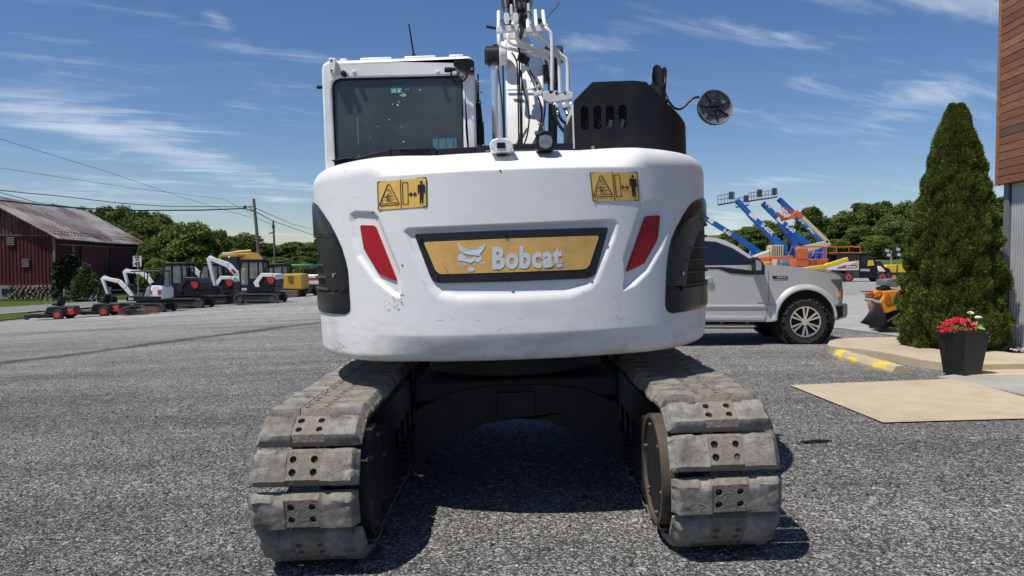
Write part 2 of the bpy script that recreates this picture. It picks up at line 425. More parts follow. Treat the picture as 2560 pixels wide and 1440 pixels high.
for a, b in ((-.45, -.25), (-7.0, -6.8)): road_strip('edge_line', a, b, WLINE, .105)
# concrete lane of the right-hand yard
CONC = mat('grey_concrete', (.33, .325, .30), .9, var=.14, vscale=1.3, dirt=(.20, .19, .17), dirtamt=.5, dscale=.7, bump=.25, bscale=60)
lane_n = [gp(p, q) for p, q in ((1500, 800), (2100, 822), (2290, 848), (2700, 905))]; lane_f = [gp(p, q) for p, q in ((1500, 745), (2120, 742), (2300, 742), (2900, 744))]
strip('concrete_lane', [(p.x, p.y, 0) for p in lane_f], [(p.x, p.y, 0) for p in lane_n], CONC, .012, nw=8)
# tan concrete: slab, kerbed walk, grey apron
TAN = mat('tan_concrete', (.46, .385, .27), .88, var=.10, vscale=5, dirt=(.31, .26, .18), dirtamt=.65, dscale=1.1, bump=.35, bscale=160)
def gpoly(name, px, m, dz, th=.14, z=None, zpt=.1, bevel=0):
    pts = [atz(x, y, zpt) for x, y in px]
    b = MB(); b.prism([(p.x, p.y) for p in pts], (z if z is not None else zpt) - th, z if z is not None else zpt, axis='z')
    return tag(b.build(name, m, smooth=False, bevel=bevel), kind='structure')
strip('slab', [(*gp(1975, 966).xy, 0), (*gp(2208, 1060).xy, 0)], [(*gp(2395, 950).xy, 0), (*gp(2740, 1046).xy, 0)], TAN, .014, nw=10, step=.3)
gpoly('apron', [(2345, 941), (2430, 930), (2600, 925), (3100, 940), (3100, 1090), (2762, 1029), (2562, 987), (2400, 949)], CONC, 0, zpt=.118, bevel=.006)
gpoly('walk_flush', [(2385, 916), (2450, 912), (3100, 906), (3100, 945), (2600, 938), (2400, 938)], TAN, 0, zpt=.124, bevel=.003)
walk_px = [(2068, 858), (2074, 850), (2092, 846), (2130, 844), (2262, 842), (2300, 846), (2540, 905), (2700, 940), (3000, 990), (2700, 948), (2520, 930), (2440, 936), (2366, 922), (2300, 903), (2235, 888), (2160, 876), (2095, 869), (2075, 864)]
gpoly('walk', [(2068, 860), (2074, 851), (2092, 847), (2130, 844), (2262, 842), (2530, 882), (2900, 895), (3400, 930), (3300, 935), (2640, 909), (2560, 908), (2440, 910), (2380, 908), (2300, 897), (2235, 884), (2160, 872), (2095, 867), (2076, 864)], TAN, 0, th=.2, zpt=.2, bevel=.012)
# loose stones, thousands: one object of stuff
def stones(name, n, xr, yr, smin, smax, m, keep=None, seed=1, dz=0, power=2.5):
    rs = np.random.RandomState(seed)
    base = np.array([(1, 0, 0), (0, 1, 0), (-1, 0, 0), (0, -1, 0), (0, 0, 1), (0, 0, -.6)], float)
    fc = np.array([(0, 1, 4), (1, 2, 4), (2, 3, 4), (3, 0, 4), (1, 0, 5), (2, 1, 5), (3, 2, 5), (0, 3, 5)])
    if keep is None: X = rs.uniform(*xr, n); Y = yr[0] + (yr[1] - yr[0]) * rs.rand(n) ** 1.5
    S = smin + (smax - smin) * rs.rand(n) ** power
    A = rs.rand(n) * 6.283; sx = S * rs.uniform(.8, 1.5, n); sy = S * rs.uniform(.6, 1.0, n); sz = S * rs.uniform(.35, .75, n)
    V = np.zeros((n, 6, 3)); jit = rs.uniform(.7, 1.3, (n, 6, 3)); Bv = base[None] * jit + rs.uniform(-.22, .22, (n, 6, 3))
    bx = Bv[:, :, 0] * sx[:, None]; by = Bv[:, :, 1] * sy[:, None]
    V[:, :, 0] = X[:, None] + bx * np.cos(A)[:, None] - by * np.sin(A)[:, None]
    V[:, :, 1] = Y[:, None] + bx * np.sin(A)[:, None] + by * np.cos(A)[:, None]
    Z = np.array([g(x, y) for x, y in zip(X, Y)]) + dz
    V[:, :, 2] = Z[:, None] + Bv[:, :, 2] * sz[:, None] + (sz * .2)[:, None]
    Fs = (fc[None] + (np.arange(n) * 6)[:, None, None]).reshape(-1)
    me = bpy.data.meshes.new(name); me.vertices.add(n * 6); me.vertices.foreach_set('co', V.reshape(-1)); nf = n * 8
    me.loops.add(nf * 3); me.loops.foreach_set('vertex_index', Fs.astype(np.int32)); me.polygons.add(nf); me.polygons.foreach_set('loop_start', np.arange(0, nf * 3, 3, dtype=np.int32))
    me.update(); me.validate()
    at_ = me.attributes.new('tone', 'FLOAT', 'FACE'); at_.data.foreach_set('value', np.repeat(rs.rand(n), 8).astype(np.float32))
    me.materials.append(m); return me
def stone_mat(name, lo, hi, paler, frac=.94):
    m = bpy.data.materials.new(name); m.use_nodes = True; nt = m.node_tree; b = nt.nodes['Principled BSDF']; N = nt.nodes.new; L = nt.links.new
    a = N('ShaderNodeAttribute'); a.attribute_name = 'tone'; r = N('ShaderNodeValToRGB'); r.color_ramp.interpolation = 'LINEAR'
    r.color_ramp.elements[0].color = (*lo, 1); r.color_ramp.elements[1].color = (*paler, 1); r.color_ramp.elements[1].position = 1.0
    e = r.color_ramp.elements.new(frac); e.color = (*hi, 1); e = r.color_ramp.elements.new(.5); e.color = (*[(p * .8 + q * .2) for p, q in zip(lo, hi)], 1)
    L(a.outputs['Fac'], r.inputs[0]); L(r.outputs[0], b.inputs['Base Color']); b.inputs['Roughness'].default_value = .9; b.inputs['Specular IOR Level'].default_value = .2
    return m
STONE = stone_mat('loose_stone', (.03, .031, .032), (.34, .34, .34), (.66, .63, .56))
sm = stones('loose_gravel', 80000, (-7.5, 7.5), (2.6, 14), .0028, .0135, STONE, seed=3)
# drop the stones that would lie on the concrete: move them out of the right-hand corner
co = np.zeros(len(sm.vertices) * 3); sm.vertices.foreach_get('co', co); co = co.reshape(-1, 6, 3)
cx = co[:, :, 0].mean(1); cy = co[:, :, 1].mean(1)
bad = (cx > 2.4) & (cy > 6.2) & (cx > 2.4 + (9.6 - cy) * .4)
co[bad, :, 2] -= 1.5
sm.vertices.foreach_set('co', co.reshape(-1)); sm.update()
tag(link('loose_gravel', sm), kind='stuff')
# river pebbles between walk and building
# ------------------------------------------------------------------ building on the right
WDIR = Vector((-.1, -1, 0)).normalized(); WP = Vector((7.70, 12.0, .1)); WN = Vector((-1, .1, 0)).normalized()
STEEL = mat('galvanised_steel', (.56, .57, .575), .42, metal=.55, var=.10, vscale=1.5, rvar=.08)
STEELD = mat('grey_trim', (.21, .225, .24), .5, metal=.4, var=.1)
bld = empty('building', WP, 0, 'shop building corner with brown wood planks above a corrugated steel wall', 'building')
def bw(a, h, out=0.0):   # along wall (towards camera), height above base, outwards
    p = WDIR * a + WN * out; return Vector((p.x, p.y, h))
b = MB(); Ln = 9.5; rib = []
pitch = .068; n = int(Ln / pitch)
prof = []
for i in range(n):
    a = .14 + i * pitch
    prof += [(a, 0), (a + .030, 0), (a + .040, .016), (a + .058, .016)]
prof.append((.14 + n * pitch, 0))
vs = []; fs = []
for k, (a, o) in enumerate(prof): vs += [bw(a, .06, o), bw(a, 2.62, o)]
for k in range(len(prof) - 1): fs.append((2 * k, 2 * k + 2, 2 * k + 3, 2 * k + 1))
b.add(vs, fs); b.build('corrugated_sheet', STEEL, bld, smooth=False, fix=False)
b = MB(); b.beam(bw(.06, .0, .012), bw(.06, 2.62, .012), .14, .06, up=WN); b.build('corner_trim', STEELD, bld, bevel=.004)
b = MB(); b.beam(bw(0, .03, .02), bw(Ln, .03, .02), .05, .06, up=(0, 0, 1)); b.build('base_trim', STEELD, bld)
scr = MB()
for i in range(2, 60, 3):
    for h in (.25, .9, 1.5, 2.2): scr.ball(tuple(bw(.14 + i * pitch + .049, h, .019)), .006, 6, 4)
tag(scr.build('screw', STEELD, bld), kind='stuff')
CORE = mat('building_core', (.2, .19, .18), .9, var=.1)
b = MB(); c0 = bw(0.02, 0, -.04); c1 = bw(Ln, 0, -.04); e = -WN * 7
b.prism([(c0.x, c0.y), (c1.x, c1.y), ((c1 + e).x, (c1 + e).y), ((c0 + e).x, (c0 + e).y)], -.2, 6.3, axis='z'); b.build('wall', CORE, bld, smooth=False)
def wood(name, c):
    m = bpy.data.materials.new(name); m.use_nodes = True; nt = m.node_tree; bb = nt.nodes['Principled BSDF']; N = nt.nodes.new; L = nt.links.new
    tc = N('ShaderNodeTexCoord'); mp = N('ShaderNodeMapping'); mp.inputs['Scale'].default_value = (2, 2.0, 26); L(tc.outputs['Object'], mp.inputs[0])
    n = N('ShaderNodeTexNoise'); n.inputs['Scale'].default_value = 2.2; n.inputs['Detail'].default_value = 9; n.inputs['Distortion'].default_value = 1.2; L(mp.outputs[0], n.inputs[0])
    r = N('ShaderNodeValToRGB'); r.color_ramp.elements[0].position = .3; r.color_ramp.elements[1].position = .7
    r.color_ramp.elements[0].color = (*[k * .6 for k in c], 1); r.color_ramp.elements[1].color = (*[k * 1.25 for k in c], 1)
    L(n.outputs[0], r.inputs[0]); L(r.outputs[0], bb.inputs['Base Color']); bb.inputs['Roughness'].default_value = .5
    bp = N('ShaderNodeBump'); bp.inputs['Strength'].default_value = .15; L(n.outputs[0], bp.inputs['Height']); L(bp.outputs[0], bb.inputs['Normal'])
    return m
WOODS = [wood('cedar_a', (.27, .105, .045)), wood('cedar_b', (.31, .135, .06)), wood('cedar_c', (.22, .085, .038)), wood('cedar_d', (.35, .165, .08)), wood('cedar_e', (.17, .085, .05))]
random.seed(5)
rows_ = 31; ph = .121
joints = [2.6, 4.9, 3.4, 5.8, 2.1]
for i in range(rows_):
    h0 = 2.585 + i * ph; jn = joints[i % 5] + random.uniform(-.3, .3)
    for (a0, a1) in ((.0, jn), (jn + .003, Ln)):
        b = MB(); b.beam(bw(a0, h0 + ph / 2, .125), bw(a1, h0 + ph / 2, .125), .022, ph - .009, up=(0, 0, 1))
        b.build('plank', WOODS[0 if random.random() < .3 else random.randrange(4)] if i != 6 else WOODS[4], bld, bevel=.003, seg=1)
b = MB(); b.beam(bw(-.035, 2.575, .12), bw(-.035, 6.4, .12), .065, .065, up=WN); b.build('corner_board', WOODS[3], bld, bevel=.004)
b = MB(); b.beam(bw(-.06, 2.60, .03), bw(Ln, 2.60, .03), .17, .03, up=(0, 0, 1)); b.build('soffit', WOODS[2], bld)
bk = MB(); bk.beam(bw(-.03, 4.5, .05), bw(Ln, 4.5, .05), .10, 3.75, up=(0, 0, 1)); bk.build('backing', CORE, bld)
pm = stone_mat('pebble', (.20, .17, .14), (.45, .40, .34), (.65, .62, .56), .7)
def pebbles():
    rs = random.Random(4); b = MB()
    for i in range(420):
        a = rs.uniform(-.6, 4.5); o = rs.uniform(.05, .34); p = WP + bw(a, 0, o); s = rs.uniform(.012, .03)
        b.ball((p.x, p.y, .205 + s * .3), (s * rs.uniform(.9, 1.5), s, s * .6), 6, 4)
    me = b.mesh('river_pebbles', pm, True); at_ = me.attributes.new('tone', 'FLOAT', 'FACE'); k = len(me.polygons) // 420
    at_.data.foreach_set('value', np.repeat(np.random.RandomState(1).rand(420), k).astype(np.float32)); tag(link('river_pebbles', me), kind='stuff')
pebbles()
# ------------------------------------------------------------------ parking stop
def parking_stop():
    p0 = atz(2098, 896, .05); p1 = atz(2250, 941, .05); p0.z = p1.z = .07
    o = empty('parking_stop', (p1.x, p1.y, .06), 0, 'tan concrete parking stop with flaking yellow paint beside the kerbed walk', 'parking stop')
    m = bpy.data.materials.new('flaking_yellow'); m.use_nodes = True; nt = m.node_tree; bb = nt.nodes['Principled BSDF']; N = nt.nodes.new; L = nt.links.new
    tc = N('ShaderNodeTexCoord'); n = N('ShaderNodeTexNoise'); n.inputs['Scale'].default_value = 3.2; n.inputs['Detail'].default_value = 12; n.inputs['Roughness'].default_value = .72; L(tc.outputs['Object'], n.inputs[0])
    r = N('ShaderNodeValToRGB'); r.color_ramp.interpolation = 'CONSTANT'; r.color_ramp.elements[0].color = (.43, .36, .25, 1); r.color_ramp.elements[1].color = (.72, .52, .05, 1); r.color_ramp.elements[1].position = .515
    L(n.outputs[0], r.inputs[0]); L(r.outputs[0], bb.inputs['Base Color']); bb.inputs['Roughness'].default_value = .85
    d = (p0 - p1); d.z = 0; Ls = d.length; d.normalize(); s = Vector((-d.y, d.x, 0))
    prof = [(-.105, 0), (.105, 0), (.105, .05), (.06, .125), (-.06, .125), (-.105, .05)]
    b = MB(); b.prism(prof, 0, Ls, fn=lambda u, v, w: tuple(d * w + s * u + Vector((0, 0, v)))); b.build('concrete_bar', m, o, smooth=False, bevel=.012)
    b = MB()
    for t in (.25, .75): b.cyl(d * Ls * t + Vector((0, 0, .1)), d * Ls * t + Vector((0, 0, .128)), .012)
    b.build('anchor_pin', mat('rust', (.16, .07, .035), .8, var=.3), o)
parking_stop()
# ------------------------------------------------------------------ planter with flowers
BLKPL = mat('black_planter', (.009, .0095, .011), .38, var=.25, vscale=6, rvar=.1)
PC = atz(2405, 932, .13)
pl = empty('planter', (PC.x, PC.y, .12), R(20), 'tall tapered black planter standing on the grey apron before the arborvitae', 'planter')
def frus(b, w0, w1, z0, z1):
    vs = [(x * w / 2, y * w / 2, z) for w, z in ((w0, z0), (w1, z1)) for x, y in ((-1, -1), (1, -1), (1, 1), (-1, 1))]
    b.add(vs, [(0, 3, 2, 1), (0, 1, 5, 4), (1, 2, 6, 5), (2, 3, 7, 6), (3, 0, 4, 7)])
b = MB(); frus(b, .29, .42, 0, .56); vs = [(x * w / 2, y * w / 2, z) for w, z in ((.42, .56), (.38, .56), (.36, .50)) for x, y in ((-1, -1), (1, -1), (1, 1), (-1, 1))]
b.add(vs, [(k + i, k + (i + 1) % 4, k + 4 + (i + 1) % 4, k + 4 + i) for k in (0, 4) for i in range(4)]); b.build('pot', BLKPL, pl, smooth=False, bevel=.008)
b = MB(); b.box((0, 0, .51), (.365, .345, .02)); b.build('soil', mat('potting_soil', (.03, .02, .014), .95, var=.3, vscale=60), pl)
fl = empty('flowering_plant', (PC.x, PC.y, .65), 0, 'red petunias and two white geranium heads growing in the black planter', 'flowers')
RED = mat('petunia_red', (.52, .012, .03), .55, var=.15, vscale=40); REDC = mat('petunia_throat', (.10, .004, .012), .7); LEAF = mat('bedding_leaf', (.13, .22, .04), .5, var=.25, vscale=20); WHF = mat('geranium_white', (.82, .82, .78), .6)
def flower_mesh():
    b = MB(); pts = []
    for k in range(10):
        t = 2 * math.pi * k / 10; r = .021 * (1.0 if k % 2 == 0 else .82); pts.append((r * math.cos(t), r * math.sin(t), .004 if k % 2 == 0 else .0))
    b.add(pts + [(.008 * math.cos(2 * math.pi * k / 10), .008 * math.sin(2 * math.pi * k / 10), -.006) for k in range(10)], [(k, (k + 1) % 10, 10 + (k + 1) % 10, 10 + k) for k in range(10)])
    b.cm = 1; b.add([(.008 * math.cos(2 * math.pi * k / 10), .008 * math.sin(2 * math.pi * k / 10), -.006) for k in range(10)] + [(0, 0, -.03)], [(k, (k + 1) % 10, 10) for k in range(10)])
    return b.mesh('flower', [RED, REDC], True, fix=False)
fm = flower_mesh(); rs = random.Random(8)
for i in range(150):
    a = rs.uniform(0, 6.28); r = rs.random() ** .5; x = -.05 + .25 * r * math.cos(a); y = .19 * r * math.sin(a); z = .035 + .11 * (1 - r * r) + rs.uniform(-.03, .02)
    if r > .8: z -= .03
    o = link('flower', fm, fl, (x, y, z)); nd = Vector((x * 3 + rs.uniform(-.3, .3), y * 3 - .7, .9 + rs.uniform(-.2, .3))).normalized()
    o.rotation_euler = nd.to_track_quat('Z', 'Y').to_euler(); o.scale = [rs.uniform(.8, 1.15)] * 3
b = MB()
for i in range(1500):
    a = rs.uniform(0, 6.28); r = rs.random() ** .5; c = Vector((-.03 + .24 * r * math.cos(a), .18 * r * math.sin(a), -.02 + rs.uniform(0, .11) * (1.2 - r)))
    d = Vector((rs.uniform(-1, 1), rs.uniform(-1, 1), rs.uniform(0, 1))).normalized() * .017; s = d.orthogonal().normalized() * .007
    b.add([c, c + d * .5 + s, c + d, c + d * .5 - s], [(0, 1, 2, 3)])
tag(b.build('foliage', LEAF, fl, smooth=False, fix=False), kind='stuff')
b = MB()
for (x, y, z, r) in ((.14, -.10, .05, .035), (.175, -.09, .03, .04), (.10, -.06, .09, .03), (.15, 0, .1, .035), (.20, -.03, .07, .03), (.19, -.12, .0, .035)):
    n = 14; c = Vector((x, y, z)); vs = [c]
    for k in range(n): t = 6.283 * k / n; vs.append(c + Vector((r * math.cos(t), r * .6 * math.sin(t) - .01, r * .5 * math.sin(t) + (.006 if k % 2 else 0))))
    b.add(vs, [(0, 1 + k, 1 + (k + 1) % n) for k in range(n)])
b.build('geranium_leaf', mat('geranium_leaf', (.22, .36, .07), .5, var=.2, vscale=30), fl, smooth=False, fix=False)
for (x, y, z) in ((.075, -.02, .215), (.15, -.06, .165)):
    b = MB(); b.tube([(x, y + .01, 0), (x + .003, y, z * .6), (x, y, z)], .0035, 6); st = b.build('flower_stem', LEAF, fl)
    b = MB()
    for k in range(26):
        d = Vector((rs.gauss(0, 1), rs.gauss(0, 1), abs(rs.gauss(0, .7)))).normalized(); b.ball(tuple(Vector((x, y, z)) + Vector((d.x * .034, d.y * .03, d.z * .022))), (.011, .011, .007), 6, 4)
    o = b.build('white_bloom', WHF, st)
# ------------------------------------------------------------------ arborvitae
def leafmat(name, dark, light, sc=2.5, trl=.25):
    m = bpy.data.materials.new(name); m.use_nodes = True; nt = m.node_tree; bb = nt.nodes['Principled BSDF']; N = nt.nodes.new; L = nt.links.new
    tc = N('ShaderNodeTexCoord'); n = N('ShaderNodeTexNoise'); n.inputs['Scale'].default_value = sc; n.inputs['Detail'].default_value = 8; n.inputs['Roughness'].default_value = .7; L(tc.outputs['Object'], n.inputs[0])
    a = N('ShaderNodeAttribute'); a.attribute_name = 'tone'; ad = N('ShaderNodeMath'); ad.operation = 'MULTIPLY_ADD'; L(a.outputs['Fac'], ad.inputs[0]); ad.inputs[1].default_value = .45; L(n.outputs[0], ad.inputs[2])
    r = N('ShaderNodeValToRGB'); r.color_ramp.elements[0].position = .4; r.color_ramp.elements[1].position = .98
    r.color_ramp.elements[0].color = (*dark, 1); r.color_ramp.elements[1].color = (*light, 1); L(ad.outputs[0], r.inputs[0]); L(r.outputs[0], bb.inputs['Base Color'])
    bb.inputs['Roughness'].default_value = .6; bb.inputs['Specular IOR Level'].default_value = .25
    if trl:
        t = N('ShaderNodeBsdfTranslucent'); L(r.outputs[0], t.inputs['Color']); mx = N('ShaderNodeMixShader'); mx.inputs[0].default_value = trl
        L(bb.outputs[0], mx.inputs[1]); L(t.outputs[0], mx.inputs[2]); L(mx.outputs[0], nt.nodes['Material Output'].inputs['Surface'])
    return m
def quads_mesh(name, C, U, W, m, tone):
    """C centres, U half-length vectors, W half-width vectors; leaf = rhombus with 4 corners"""
    n = len(C); V = np.stack([C - U, C + W - U * .1, C + U, C - W - U * .1], 1); me = bpy.data.meshes.new(name)
    me.vertices.add(n * 4); me.vertices.foreach_set('co', V.reshape(-1)); me.loops.add(n * 4); me.loops.foreach_set('vertex_index', np.arange(n * 4, dtype=np.int32))
    me.polygons.add(n); me.polygons.foreach_set('loop_start', np.arange(0, n * 4, 4, dtype=np.int32)); me.update()
    a = me.attributes.new('tone', 'FLOAT', 'FACE'); a.data.foreach_set('value', tone.astype(np.float32)); me.materials.append(m); return me
def unit(a): return a / np.maximum(np.linalg.norm(a, axis=-1, keepdims=True), 1e-6)
def arborvitae():
    base = atz(2378, 872, .16); H = 3.72; rs = np.random.RandomState(11)
    o = empty('arborvitae', (base.x, base.y, .13), 0, 'tall conical arborvitae evergreen beside the corrugated steel wall', 'tree')
    n = 190000; t = rs.rand(n) ** .85; ang = rs.rand(n) * 2 * np.pi
    def prof(t): return np.interp(t, [0, .05, .15, .27, .43, .56, .65, .75, .84, .91, .96, 1.0], [.60, .75, .78, .74, .66, .565, .475, .39, .30, .21, .12, .02])
    # irregular clumps: lumps in (angle, height)
    lump = np.zeros(n)
    for k in range(520):
        a0, t0 = rs.rand() * 2 * np.pi, rs.rand(); da = np.angle(np.exp(1j * (ang - a0))); w = .10 + .16 * rs.rand()
        d2 = (da * prof(t0) / w) ** 2 + ((t - t0) * H / (w * 1.5)) ** 2; lump = np.maximum(lump, np.exp(-d2 * 1.4) * (.5 + .5 * rs.rand()))
    rr = prof(t) * (.70 + .36 * lump) - np.abs(rs.randn(n)) * .045 * (1.3 - lump)
    rr = np.where(rs.rand(n) < .12, rr * rs.uniform(.6, .95, n), rr)
    C = np.stack([rr * np.cos(ang), rr * np.sin(ang), t * H], 1)
    sw = np.where(t > .93, (t - .93) * 1.5, 0); C[:, 0] += np.where(t > .9, np.where(ang > 3.14, .10, -.10) * (t - .9) * 6, 0)
    outv = np.stack([np.cos(ang), np.sin(ang), np.zeros(n)], 1)
    U = unit(outv * .55 + np.array([0, 0, .75]) + rs.randn(n, 3) * .38); ln = rs.uniform(.016, .038, n) * (.8 + .4 * lump)
    Wd = unit(np.cross(U, unit(outv + rs.randn(n, 3) * .7))); wd = ln * rs.uniform(.2, .36, n)
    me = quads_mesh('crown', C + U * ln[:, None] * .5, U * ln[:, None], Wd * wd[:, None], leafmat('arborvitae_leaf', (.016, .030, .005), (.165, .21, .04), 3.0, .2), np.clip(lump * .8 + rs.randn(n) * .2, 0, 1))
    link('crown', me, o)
    b = MB(); b.cyl((0, 0, -.1), (0, 0, H * .8), .07, .02, 10); b.build('trunk', mat('bark', (.09, .065, .045), .95, var=.3, vscale=8), o)
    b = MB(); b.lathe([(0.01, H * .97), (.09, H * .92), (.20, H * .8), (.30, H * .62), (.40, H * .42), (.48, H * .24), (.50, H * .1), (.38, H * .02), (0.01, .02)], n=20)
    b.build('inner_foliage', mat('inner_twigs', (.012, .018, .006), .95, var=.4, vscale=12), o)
    # dry tan leaf clusters
    n2 = 60; k = rs.randint(0, n, 4); cc = C[k]; Cb = cc[rs.randint(0, 4, n2)] + rs.randn(n2, 3) * .02
    Cb[:, 1] -= .05; Ub = unit(rs.randn(n2, 3)) * .02; Wb = unit(rs.randn(n2, 3)) * .01
    link('dry_sprig', quads_mesh('dry_sprig', Cb, Ub, Wb, mat('dry_leaf', (.35, .24, .10), .8), np.ones(n2)), o)
arborvitae()
# ------------------------------------------------------------------ broadleaf trees
LEAFM = [leafmat('leaf_dark', (.020, .038, .009), (.105, .145, .028), .35, .22), leafmat('leaf_mid', (.026, .048, .010), (.14, .185, .034), .35, .25), leafmat('leaf_bright', (.04, .07, .011), (.17, .22, .04), .35, .3)]
BARK = mat('tree_bark', (.07, .055, .042), .95, var=.3, vscale=3)
def crown_mesh(seed, m, H=12.0, Rr=5.0, n=13000, ls=.36, lobes=36, low=.12):
    rs = np.random.RandomState(seed); cs = []; r_ = []
    for k in range(lobes):
        t = (k + rs.rand()) / lobes; zz = .10 + .74 * t; rad = Rr * (.80 if t < .55 else .80 * math.sqrt(max(.02, 1 - ((t - .55) / .5) ** 2))); a = k * 2.4 + rs.rand() * .9; q = rad * (.25 + .75 * rs.rand() ** .6)
        cs.append((q * math.cos(a), q * math.sin(a), H * zz)); r_.append(Rr * rs.uniform(.26, .42))
    cs = np.array(cs); r_ = np.array(r_); k = rs.randint(0, lobes, n); d = unit(rs.randn(n, 3)); d[:, 2] = np.abs(d[:, 2]) * 1.0 - .3 * (rs.rand(n) < .4); d = unit(d)
    sh = 1 - .35 * rs.rand(n) ** 2 + .13 * rs.randn(n)
    C = cs[k] + d * (r_[k] * sh)[:, None] * np.array([1.05, 1.05, .8]); C[:, 2] = np.clip(C[:, 2], .2, H * 1.02)
    U = unit(d * .3 + rs.randn(n, 3) + np.array([0, 0, -.15])) ; W = unit(np.cross(U, unit(d + rs.randn(n, 3) * .55)))
    l = ls * rs.uniform(.6, 1.3, n)
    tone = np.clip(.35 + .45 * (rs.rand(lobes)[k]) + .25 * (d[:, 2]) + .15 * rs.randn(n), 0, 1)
    return quads_mesh('crown', C, U * l[:, None] * .75, W * l[:, None] * .5, m, tone)
def trunk_mesh(H=12.0, seed=0):
    rs = random.Random(seed); b = MB(); b.tube([(0, 0, -.6), (.05, 0, H * .15), (.1, .1, H * .4), (0, .15, H * .75)], [.34, .26, .18, .06], 8)
    for k in range(6):
        a = rs.uniform(0, 6.28); z = H * rs.uniform(.25, .5); r = H * .26
        b.tube([(.08, .05, z), (r * .5 * math.cos(a), r * .5 * math.sin(a), z + H * .12), (r * math.cos(a), r * math.sin(a), z + H * .25)], [.13, .09, .03], 6)
    return b.mesh('trunk', BARK, True)
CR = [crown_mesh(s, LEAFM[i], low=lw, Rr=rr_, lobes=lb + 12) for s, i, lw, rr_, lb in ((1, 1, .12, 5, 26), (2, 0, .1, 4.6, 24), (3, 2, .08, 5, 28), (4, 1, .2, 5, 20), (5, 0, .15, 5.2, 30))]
TM = [trunk_mesh(seed=i) for i in range(2)]
def tree(px, Y, top, w, v, label, group=None, name='broadleaf_tree', X=None):
    X = (px - 1280) / F * Y if X is None else X; z0 = g(X, Y); H = CH + (645 - top) * Y / F - z0; Wm = w * Y / F
    o = empty(name, (X, Y, z0), random.uniform(0, 6.28), label, 'tree', group); s = Wm / 10.4
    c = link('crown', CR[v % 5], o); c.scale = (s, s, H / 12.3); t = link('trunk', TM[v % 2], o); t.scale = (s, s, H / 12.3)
    return o
random.seed(21)
G1 = 'broadleaf trees on the wooded hill behind the red barn'; G2 = 'trees of the low treeline behind the parked excavators'; G3 = 'trees along the far side of the rental yard'; G4 = 'trees on the hill behind the arborvitae'
L1 = 'dark green broadleaf tree in the wood on the hill behind the red barn'; L2 = 'green tree in the low treeline behind the parked excavators'; L3 = 'broadleaf tree in the dense row beyond the boom lifts and white utility vehicle'; L4 = 'dark tree on the grassy hill between arborvitae and steel wall'
tree(485, 98, 545, 165, 3, 'large rounded dark green tree standing behind the black cab excavators'); tree(425, 100, 566, 120, 0, 'mid green tree overlapping the left flank of the large rounded tree')
tree(540, 104, 560, 90, 1, 'darker tree on the right flank of the large rounded tree')
tree(372, 96, 590, 75, 2, 'bright green leafy tree at the far end of the barn'); tree(395, 92, 640, 80, 2, 'low bright green bush tree at the foot of the large rounded tree')
tree(345, 112, 575, 90, 1, 'dark vine covered tree beside the barn end wall')
for px, Y, top, w, v in [(95, 215, 508, 75, 1), (140, 220, 505, 50, 0), (20, 215, 520, 90, 0), (60, 210, 525, 80, 1), (190, 212, 530, 70, 0), (215, 190, 512, 90, 0), (262, 195, 503, 90, 1), (305, 192, 507, 95, 0), (352, 190, 515, 95, 1), (398, 196, 525, 95, 0), (240, 170, 540, 110, 3), (300, 168, 545, 110, 1), (350, 172, 542, 100, 0), (400, 175, 552, 90, 3), (440, 190, 548, 90, 1), (285, 150, 570, 90, 0), (330, 148, 575, 100, 3), (-60, 215, 520, 110, 1), (-150, 215, 515, 120, 0), (-260, 215, 515, 130, 1)]:
    tree(px, Y, top, w, v, L1, G1)
for px, Y, top, w, v in [(575, 150, 582, 90, 1), (620, 155, 578, 100, 0), (600, 170, 590, 110, 3), (665, 160, 602, 100, 1), (705, 165, 610, 95, 0), (738, 158, 598, 95, 1), (780, 160, 603, 95, 0), (820, 160, 600, 100, 1), (880, 165, 598, 120, 0), (960, 165, 596, 130, 1), (1040, 165, 600, 130, 0), (1120, 165, 598, 130, 1), (1200, 165, 600, 130, 3), (640, 135, 632, 110, 1), (700, 132, 640, 100, 3), (760, 130, 634, 100, 1), (585, 130, 620, 100, 0), (535, 135, 610, 100, 0), (1290, 165, 600, 130, 1), (1380, 165, 600, 130, 3), (1480, 165, 600, 140, 1), (1580, 165, 598, 140, 0), (1680, 160, 600, 140, 1)]:
    tree(px, Y, top, w, v, L2, G2)
for px, Y, top, w, v, lb_ in [(712, 100, 655, 70, 2, 'low bright green shrub showing above the yellow excavator cab'), (765, 98, 652, 75, 2, 'low bright green shrub showing above the green tractor roof'), (810, 100, 655, 80, 2, 'low bright green shrub right behind the black side cover of the large excavator')]:
    tree(px, Y, top, w, v, lb_, 'bright low shrubs behind the yellow excavator')
for px, Y, top, w, v in [(1760, 140, 590, 110, 0), (1840, 125, 572, 95, 0), (1875, 122, 560, 90, 2), (1920, 128, 548, 90, 0), (1965, 124, 560, 100, 3), (2022, 116, 506, 95, 1), (2000, 112, 575, 90, 2), (2060, 122, 545, 95, 1), (2110, 118, 522, 110, 0), (2160, 128, 497, 105, 1), (2205, 132, 492, 90, 1), (2150, 112, 560, 110, 0), (2225, 114, 530, 100, 3), (2268, 120, 498, 110, 0), (2250, 104, 545, 110, 0), (2195, 102, 585, 90, 2), (2320, 125, 505, 110, 1), (2090, 106, 595, 90, 2), (2040, 104, 605, 90, 0), (2230, 145, 515, 110, 1), (2290, 104, 560, 100, 3), (1720, 130, 600, 100, 1)]:
    tree(px, Y, top, w, v, L3, G3)
